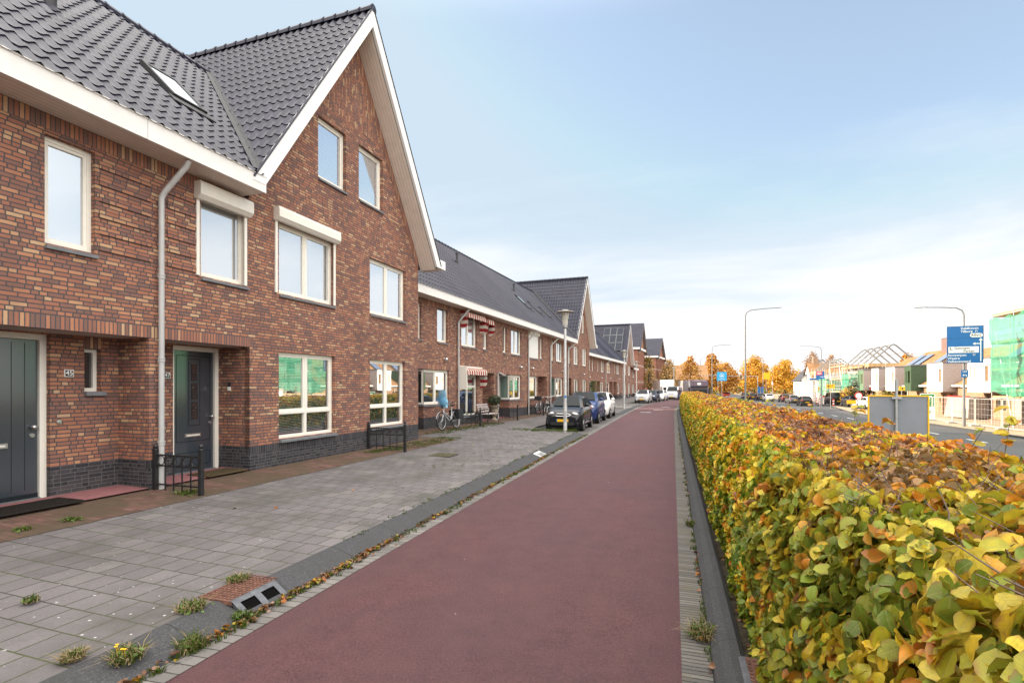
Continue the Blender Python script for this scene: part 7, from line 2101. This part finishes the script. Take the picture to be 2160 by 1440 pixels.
# garden hedge strip and small tree in front
for i, (p, q, r, c, lab) in enumerate([(25.0, 72.5, 1.2, (.24,.2,.03), 'yellow-green front garden hedge under the wide yellow sign'), (24.8, 84, 1.6, (.03,.035,.015), 'dark bare bush behind the warning triangle'), (24.4, 86.5, 1.2, (.5,.3,.03), 'bright yellow bush beside the dark bush')]):
    o = empty('garden_bush', W(p, q, zr + .1), -TH, lab, 'bush', 'garden bushes across the road')
    n = 700; d = rng.normal(size=(n, 3)); d /= np.linalg.norm(d, axis=1, keepdims=True); rr = rng.random(n)**.33
    leaves('foliage', M['leaf_far'], d*rr[:, None]*np.array((r*(2 if i == 0 else 1), r, r*(.8 if i == 0 else 1.3))) + np.array((0, 0, r*1.2)), d + rng.normal(size=(n, 3))*.5, .2 + .14*rng.random(n), np.clip(np.array(c)*(0.6 + .8*rng.random((n, 1))), 0, 1), o, 'far')
    m = MB(); m.tube([(0, 0, -.1), (.05, 0, r)], [.07, .03], 6); m.build('stem', M['bark'], o)

# ------------------------------------------------------------------ scaffolds and houses being rebuilt
def scaffold(p0, p1, q0, q1, h, label, netted=True, stepz=2.0, over=1.0, net_low=1.9, ragged=True, net_mat='net', group='scaffolds round the houses being renovated'):
    o = empty('scaffold', W((p0), (q0), zr + .1), STREET_ROT, label, 'scaffold', group)   # local x along q, local y to the left
    ln = q1 - q0; dp = p1 - p0
    m = MB(); n = max(1, int(round(ln/2.5)))
    for i in range(n + 1):
        x = ln*i/n
        for y in (0, -1.1): m.tube([(x, y, 0), (x, y, h + (over*random.uniform(.5, 1.3) if y == 0 else over*.5))], .03, 5, caps=False)
    nd = max(1, int(round(dp/2.5)))
    for i in range(1, nd + 1):
        for x in (0, 1.1): m.tube([(x, -dp*i/nd, 0), (x, -dp*i/nd, h + over*random.uniform(.4, 1.2))], .03, 5, caps=False)
    m.build('standards', M['galv'], o)
    m = MB(); z = stepz; pl_ = MB()
    while z < h + .3:
        for dz in (0, .5, 1.0):
            m.tube([(0, 0, z + dz), (ln, 0, z + dz)], .024, 5, caps=False); m.tube([(0, 0, z + dz), (0, -dp, z + dz)], .024, 5, caps=False)
        pl_.box(0, ln, -1.05, -.05, z - .05, z); pl_.box(0, 1.05, -dp, -1.05, z - .05, z); pl_.box(0, ln, -.06, -.03, z, z + .16); pl_.box(-.01, .02, -dp, -.06, z, z + .16)
        z += stepz
    for i in range(0, n, 2):
        m.tube([(ln*i/n, .03, 0), (ln*(i + 1)/n, .03, h)], .024, 5, caps=False)
    m.tube([(-.03, 0, 0), (-.03, -min(dp, 2.5), h)], .024, 5, caps=False)
    m.build('ledgers', M['galvl'], o); pl_.build('planks', M['timber'], o)
    m = MB()
    for i in range(int(h/.3)): m.tube([(ln*.12, -.3, .3*i), (ln*.12 , -.7, .3*i)], .015, 4, caps=False)
    for y in (-.3, -.7): m.tube([(ln*.12, y, 0), (ln*.12, y, h)], .02, 4, caps=False)
    m.build('ladder', M['galvl'], o)
    if netted:
        m = MB()
        def sheet(f, L__):
            nx = max(6, int(L__/.5)); nz = 14; rows = []
            for j in range(nz + 1):
                row = []
                for i in range(nx + 1):
                    x = L__*i/nx; top = h - .45 - (.2*math.sin(i*.23 + 1)**2 + .12*math.sin(i*1.9) if ragged else 0); zb = net_low - (.2*math.sin(i*.5) + .06*math.sin(i*2.3) if ragged else 0)
                    zz = zb + (top - zb)*j/nz; bulge = .06 + .07*math.sin(i*1.7 + j*.8) + .06*math.sin(j*1.9)
                    row.append(f(x, zz, bulge))
                rows.append(row)
            m.grid(rows)
        sheet(lambda x, z, b: (x, b + .05, z), ln); sheet(lambda y, z, b: (-b - .05, -y, z), dp)
        m.build('netting', M[net_mat], o)
    return o
scaffold(22.6, 30.0, 24, 47.5, 8.4, 'tall scaffold wrapped in bright green netting at the right edge', over=1.2, net_low=2.3)
o = empty('house_shell', W(24.4, 35.5, zr + .1), RIGHT_ROT, 'pale house shell hidden behind the green netting', 'house')
m = MB(); wall(m, -11.5, 11, 0, 6.2, [(x, x + 1.2, z, z + 1.5) for x in (-9, -5, -1, 3, 7) for z in (.9, 4.0)]); m.box(-11.5, 11, .3, 8, 0, 6.2, skip='f'); m.build('walls', M['render'], o)
for x in (-9, -5, -1, 3, 7):
    for z in (.9, 4.0):
        m = MB(); m.poly([(x, .12, z), (x + 1.2, .12, z), (x + 1.2, .12, z + 1.5), (x, .12, z + 1.5)]); m.build('window', M['glass_dark'], o)
m = MB(); m.poly([(-11.9, -.4, 6.2), (11.4, -.4, 6.2), (11.4, 4.4, 7.6), (-11.9, 4.4, 7.6)]); m.poly([(11.4, 8.5, 6.2), (-11.9, 8.5, 6.2), (-11.9, 4.4, 7.6), (11.4, 4.4, 7.6)]); m.build('roof', M['tile_brown'], o)

def trusses(p, q0, n, step, w_, z0, h, label):
    o = empty('roof_frame', W(p, q0, zr + z0), STREET_ROT, label, 'roof frame', 'bare steel roof frames of the houses being rebuilt')
    m = MB()
    for i in range(n):
        x = i*step
        m.tube([(x, w_/2, 0), (x, w_*.06, h*.93), (x, 0, h), (x, -w_*.06, h*.93), (x, -w_/2, 0)], .11, 6)
    m.build('rafters', M['mast'], o)
    m = MB()
    for y, z in ((w_*.25, h*.56), (-w_*.25, h*.56), (0, h)): m.tube([(0, y, z), ((n - 1)*step, y, z)], .04, 5)
    m.build('purlins', M['mast'], o)
    m = MB(); m.box(-.8, (n - 1)*step + .5, -w_/2 - .4, w_/2 + .4, -.5, -.02); m.build('deck', M['timber'], o)
    m = MB(); m.box(-.5, (n - 1)*step + .3, -w_/2 + .4, w_/2 - .6, -z0 + .1, -.5); m.build('house_core', M['concrete'], o)
    return o
trusses(31.0, 90, 5, 3.0, 6.0, 6.4, 2.8, 'larger bare roof frame of bent steel rafters above the scaffold')
trusses(30.0, 112, 4, 2.5, 5.5, 6.0, 2.2, 'smaller bare roof frame of steel rafters, farther left')
scaffold(24.6, 29, 87, 90.5, 5.4, 'scaffold with torn green netting under the larger roof frame', netted=True, net_low=2.2)
scaffold(25.0, 29, 91, 99, 6.2, 'bare scaffold with wooden decks between the two roof frames', netted=False)
scaffold(25.0, 29, 101, 105.5, 4.9, 'green-netted scaffold below the smaller roof frame', netted=True, net_low=1.6)
scaffold(25.0, 29, 106.5, 113, 5.4, 'far bare scaffold left of the netted one', netted=False)
def plain_house(p, q, w_, d_, eave, ridge, label, wallm='brick_tan', tile='tile_dark', rot=RIGHT_ROT, chimney=True, z=None):
    o = empty('background_house', W(p, q, zr if z is None else z), rot, label, 'house', 'houses in the background')
    hs = [(x, x + 1.1, zz, zz + 1.3) for x in np.arange(.8, w_ - 1.2, 2.2) for zz in (1.0, 3.6) if zz + 1.3 < eave]
    m = MB(); wall(m, 0, w_, 0, eave, hs); m.box(0, w_, .02, d_, 0, eave, skip='f')
    for x, fl in ((0, 1), (w_, 0)):
        t = [(x, 0, eave), (x, d_, eave), (x, d_/2, ridge - .1)]; m.poly(t if fl else t[::-1])
    m.build('wall', M[wallm], o)
    for h in hs:
        m = MB(); m.poly([(h[0], .11, h[2]), (h[1], .11, h[2]), (h[1], .11, h[3]), (h[0], .11, h[3])]); m.build('window', M['glass'], o)
    k = (ridge - eave)/(d_/2); m = MB()
    m.poly([(-.3, -.4, eave - .4*k), (w_ + .3, -.4, eave - .4*k), (w_ + .3, d_/2, ridge), (-.3, d_/2, ridge)]); m.poly([(w_ + .3, d_ + .4, eave - .4*k), (-.3, d_ + .4, eave - .4*k), (-.3, d_/2, ridge), (w_ + .3, d_/2, ridge)])
    rf = m.build('roof', M[tile], o)
    if chimney: m = MB(); m.box(w_*.15, w_*.15 + .9, d_/2 - .4, d_/2 + .4, ridge - .5, ridge + 1.0); m.build('chimney', M['brick_tan'], rf)
    return o
plain_house(26.5, 134, 8, 8, 4.6, 8.8, 'dark-roofed house at the far end of the scaffolds', 'render')
plain_house(27.5, 121, 6, 8, 4.4, 8.0, 'white house with a pointed brown gable beside the dark-roofed one', 'render', 'tile_brown', RIGHT_ROT + math.pi/2)
plain_house(-4.5, 128, 12, 11, 4.6, 8.0, 'tan brick house with a gable and chimney at the end of the street', 'brick_tan', 'tile_brown', STREET_ROT - math.pi/2, z=-.8)

# ------------------------------------------------------------------ trees
def tree(p, q, zb, h, r, label, cols, trunk=.35, n=1500, leaf=.5, bare=False, name='autumn_tree', base=.28, conic=1.0, group='autumn trees at the end of the road'):
    o = empty(name, W(p, q, zb), random.uniform(0, 6), label, 'tree', group)
    m = MB(); tips = []
    m.tube([(0, 0, -.2), (.05, .03, h*.25), (-.05, .05, h*.55), (.02, 0, h*.8)], [trunk*.5, trunk*.4, trunk*.25, .05], 8)
    for i in range(14 if not bare else 34):
        t = random.uniform(.25, .8); a = random.uniform(0, 6.28); l = r*random.uniform(.6, 1.0)*(1 - (t - .25)*.6*conic); z0 = h*t; up = random.uniform(.2, .6) if not bare else random.uniform(.6, 1.4)
        e = Vector((math.cos(a)*l, math.sin(a)*l, z0 + l*up)); mid = Vector((e.x*.5, e.y*.5, z0 + l*up*.35))
        m.tube([(0, 0, z0), mid, e], [trunk*.13, trunk*.08, .02], 5, caps=False); tips.append(e); tips.append(mid + Vector((0, 0, l*.2)))
    m.build('trunk', M['bark'], o)
    K = 70; cc = []
    for i in range(K):
        t = random.random(); zz = h*(base + (1 - base)*t); rm = r*(math.sin(min(1, (t*.92 + .12))*math.pi)**.6)*(1 - .35*t*conic)
        a = random.uniform(0, 6.28); d_ = rm*random.random()**.4*.85; cc.append((math.cos(a)*d_, math.sin(a)*d_, zz, r*random.uniform(.16, .34)))
    ci = rng.integers(0, K, n); C_ = np.array(cc)[ci]
    d = rng.normal(size=(n, 3)); d /= np.linalg.norm(d, axis=1, keepdims=True); rr = rng.random(n)**.45
    P = C_[:, :3] + d*(rr*C_[:, 3])[:, None]
    base_ = np.array(cols)[rng.integers(0, len(cols), n)]
    leaves('crown', M['leaf_far'], P, d + rng.normal(size=(n, 3))*.6 + np.array((0, 0, .4)), leaf*(.6 + .7*rng.random(n)), np.clip(base_*(.65 + .7*rng.random((n, 1))), 0, 1), o, 'far')
    return o
OR = [(.52,.24,.04), (.58,.32,.06), (.42,.17,.035), (.62,.38,.1)]; YO = [(.62,.34,.03), (.56,.27,.02), (.66,.42,.06)]; MX = [(.3,.22,.06), (.42,.26,.06), (.16,.14,.04)]
tree(9.2, 140, -1, 10.4, 4.0, 'tall pointed orange tree right of the lorry', OR, n=4200, conic=1.5)
tree(13.5, 150, -1, 8.6, 4.0, 'orange tree right of the tall pointed one', OR, n=3000, conic=.7)
tree(14.5, 178, -1, 10.0, 4.2, 'yellow-orange tree behind the light blue sign', YO, n=2600)
tree(23.5, 172, -1, 11.2, 6.0, 'large golden tree left of the round one, behind the traffic lights', YO, n=5000, conic=.8)
tree(30.5, 165, -1, 9.8, 5.4, 'round golden tree beside the dark-roofed house', YO, n=4600, conic=.3)
tree(19.0, 215, -1, 9.5, 5, 'low russet tree farthest down the road', OR, n=2000)
tree(28.0, 195, -1, 10.5, 5, 'amber tree between the two golden ones', OR, n=2600)
tree(42, 185, -1, 13.5, 4.0, 'nearly bare tall tree left of the dark-roofed house', [(.4,.26,.14), (.32,.2,.12)], n=1600, leaf=.4, bare=True)
tree(48, 188, -1, 13, 4.0, 'nearly bare tall tree rising behind the dark roof', [(.42,.27,.14), (.34,.2,.12)], n=1600, leaf=.4, bare=True)
tree(-.8, 118, -.5, 8.0, 3.0, 'gold-brown tree in front of the tan gable house', [(.5,.32,.1), (.42,.26,.1)], n=1500, leaf=.35, bare=True)
tree(-7.5, 150, -.5, 11.5, 4.4, 'greenish tree behind the tan gable house', MX, n=2600)
tree(-4.6, 104, -.2, 8.0, 2.0, 'slim olive tree against the far apartment block', MX, n=1200, leaf=.3)
tree(3.6, 118, -.5, 8.5, 3.0, 'bronze tree above the lorry trailer', OR, n=1800, leaf=.35)
tree(44, 121, -.9, 9, 3.0, 'russet tree crown showing above the scaffolds', OR, n=1800)
tree(36, 82, -.9, 9.4, 2.4, 'small orange tree crown behind the solar panel roofs', OR, n=1200)
tree(14.0, 240, -1, 11, 6, 'hazy russet tree at the vanishing point, left', OR, n=2200, leaf=.7)
tree(24.0, 250, -1, 11, 6, 'hazy golden tree at the vanishing point, right', YO, n=2200, leaf=.7)
tree(5.0, 220, -1, 12, 6, 'broad russet tree behind the tall pointed one', OR, n=2200, leaf=.7)
n = 9000; p_ = rng.uniform(-25, 75, n); q_ = rng.uniform(225, 290, n)
hh_ = 3.5 + 3.5*vnoise(p_, q_, .12, 51); zz_ = rng.random(n)**.7*hh_ - .9
P = np.stack([q_*ST + p_*CT, q_*CT - p_*ST, zz_], -1)
tl_ = leaves('tree_line', M['leaf_far'], P, rng.normal(size=(n, 3)) + np.array((0, -.6, .4)), .9 + .7*rng.random(n), leaf_palette(np.full(n, .8), np.full(n, .5), np.full(n, .8), np.full(n, 1.), n)*.8, None, 'far')
tag(tl_, 'low belt of autumn bushes and trees closing the far end of the road', 'treeline', kind='stuff')
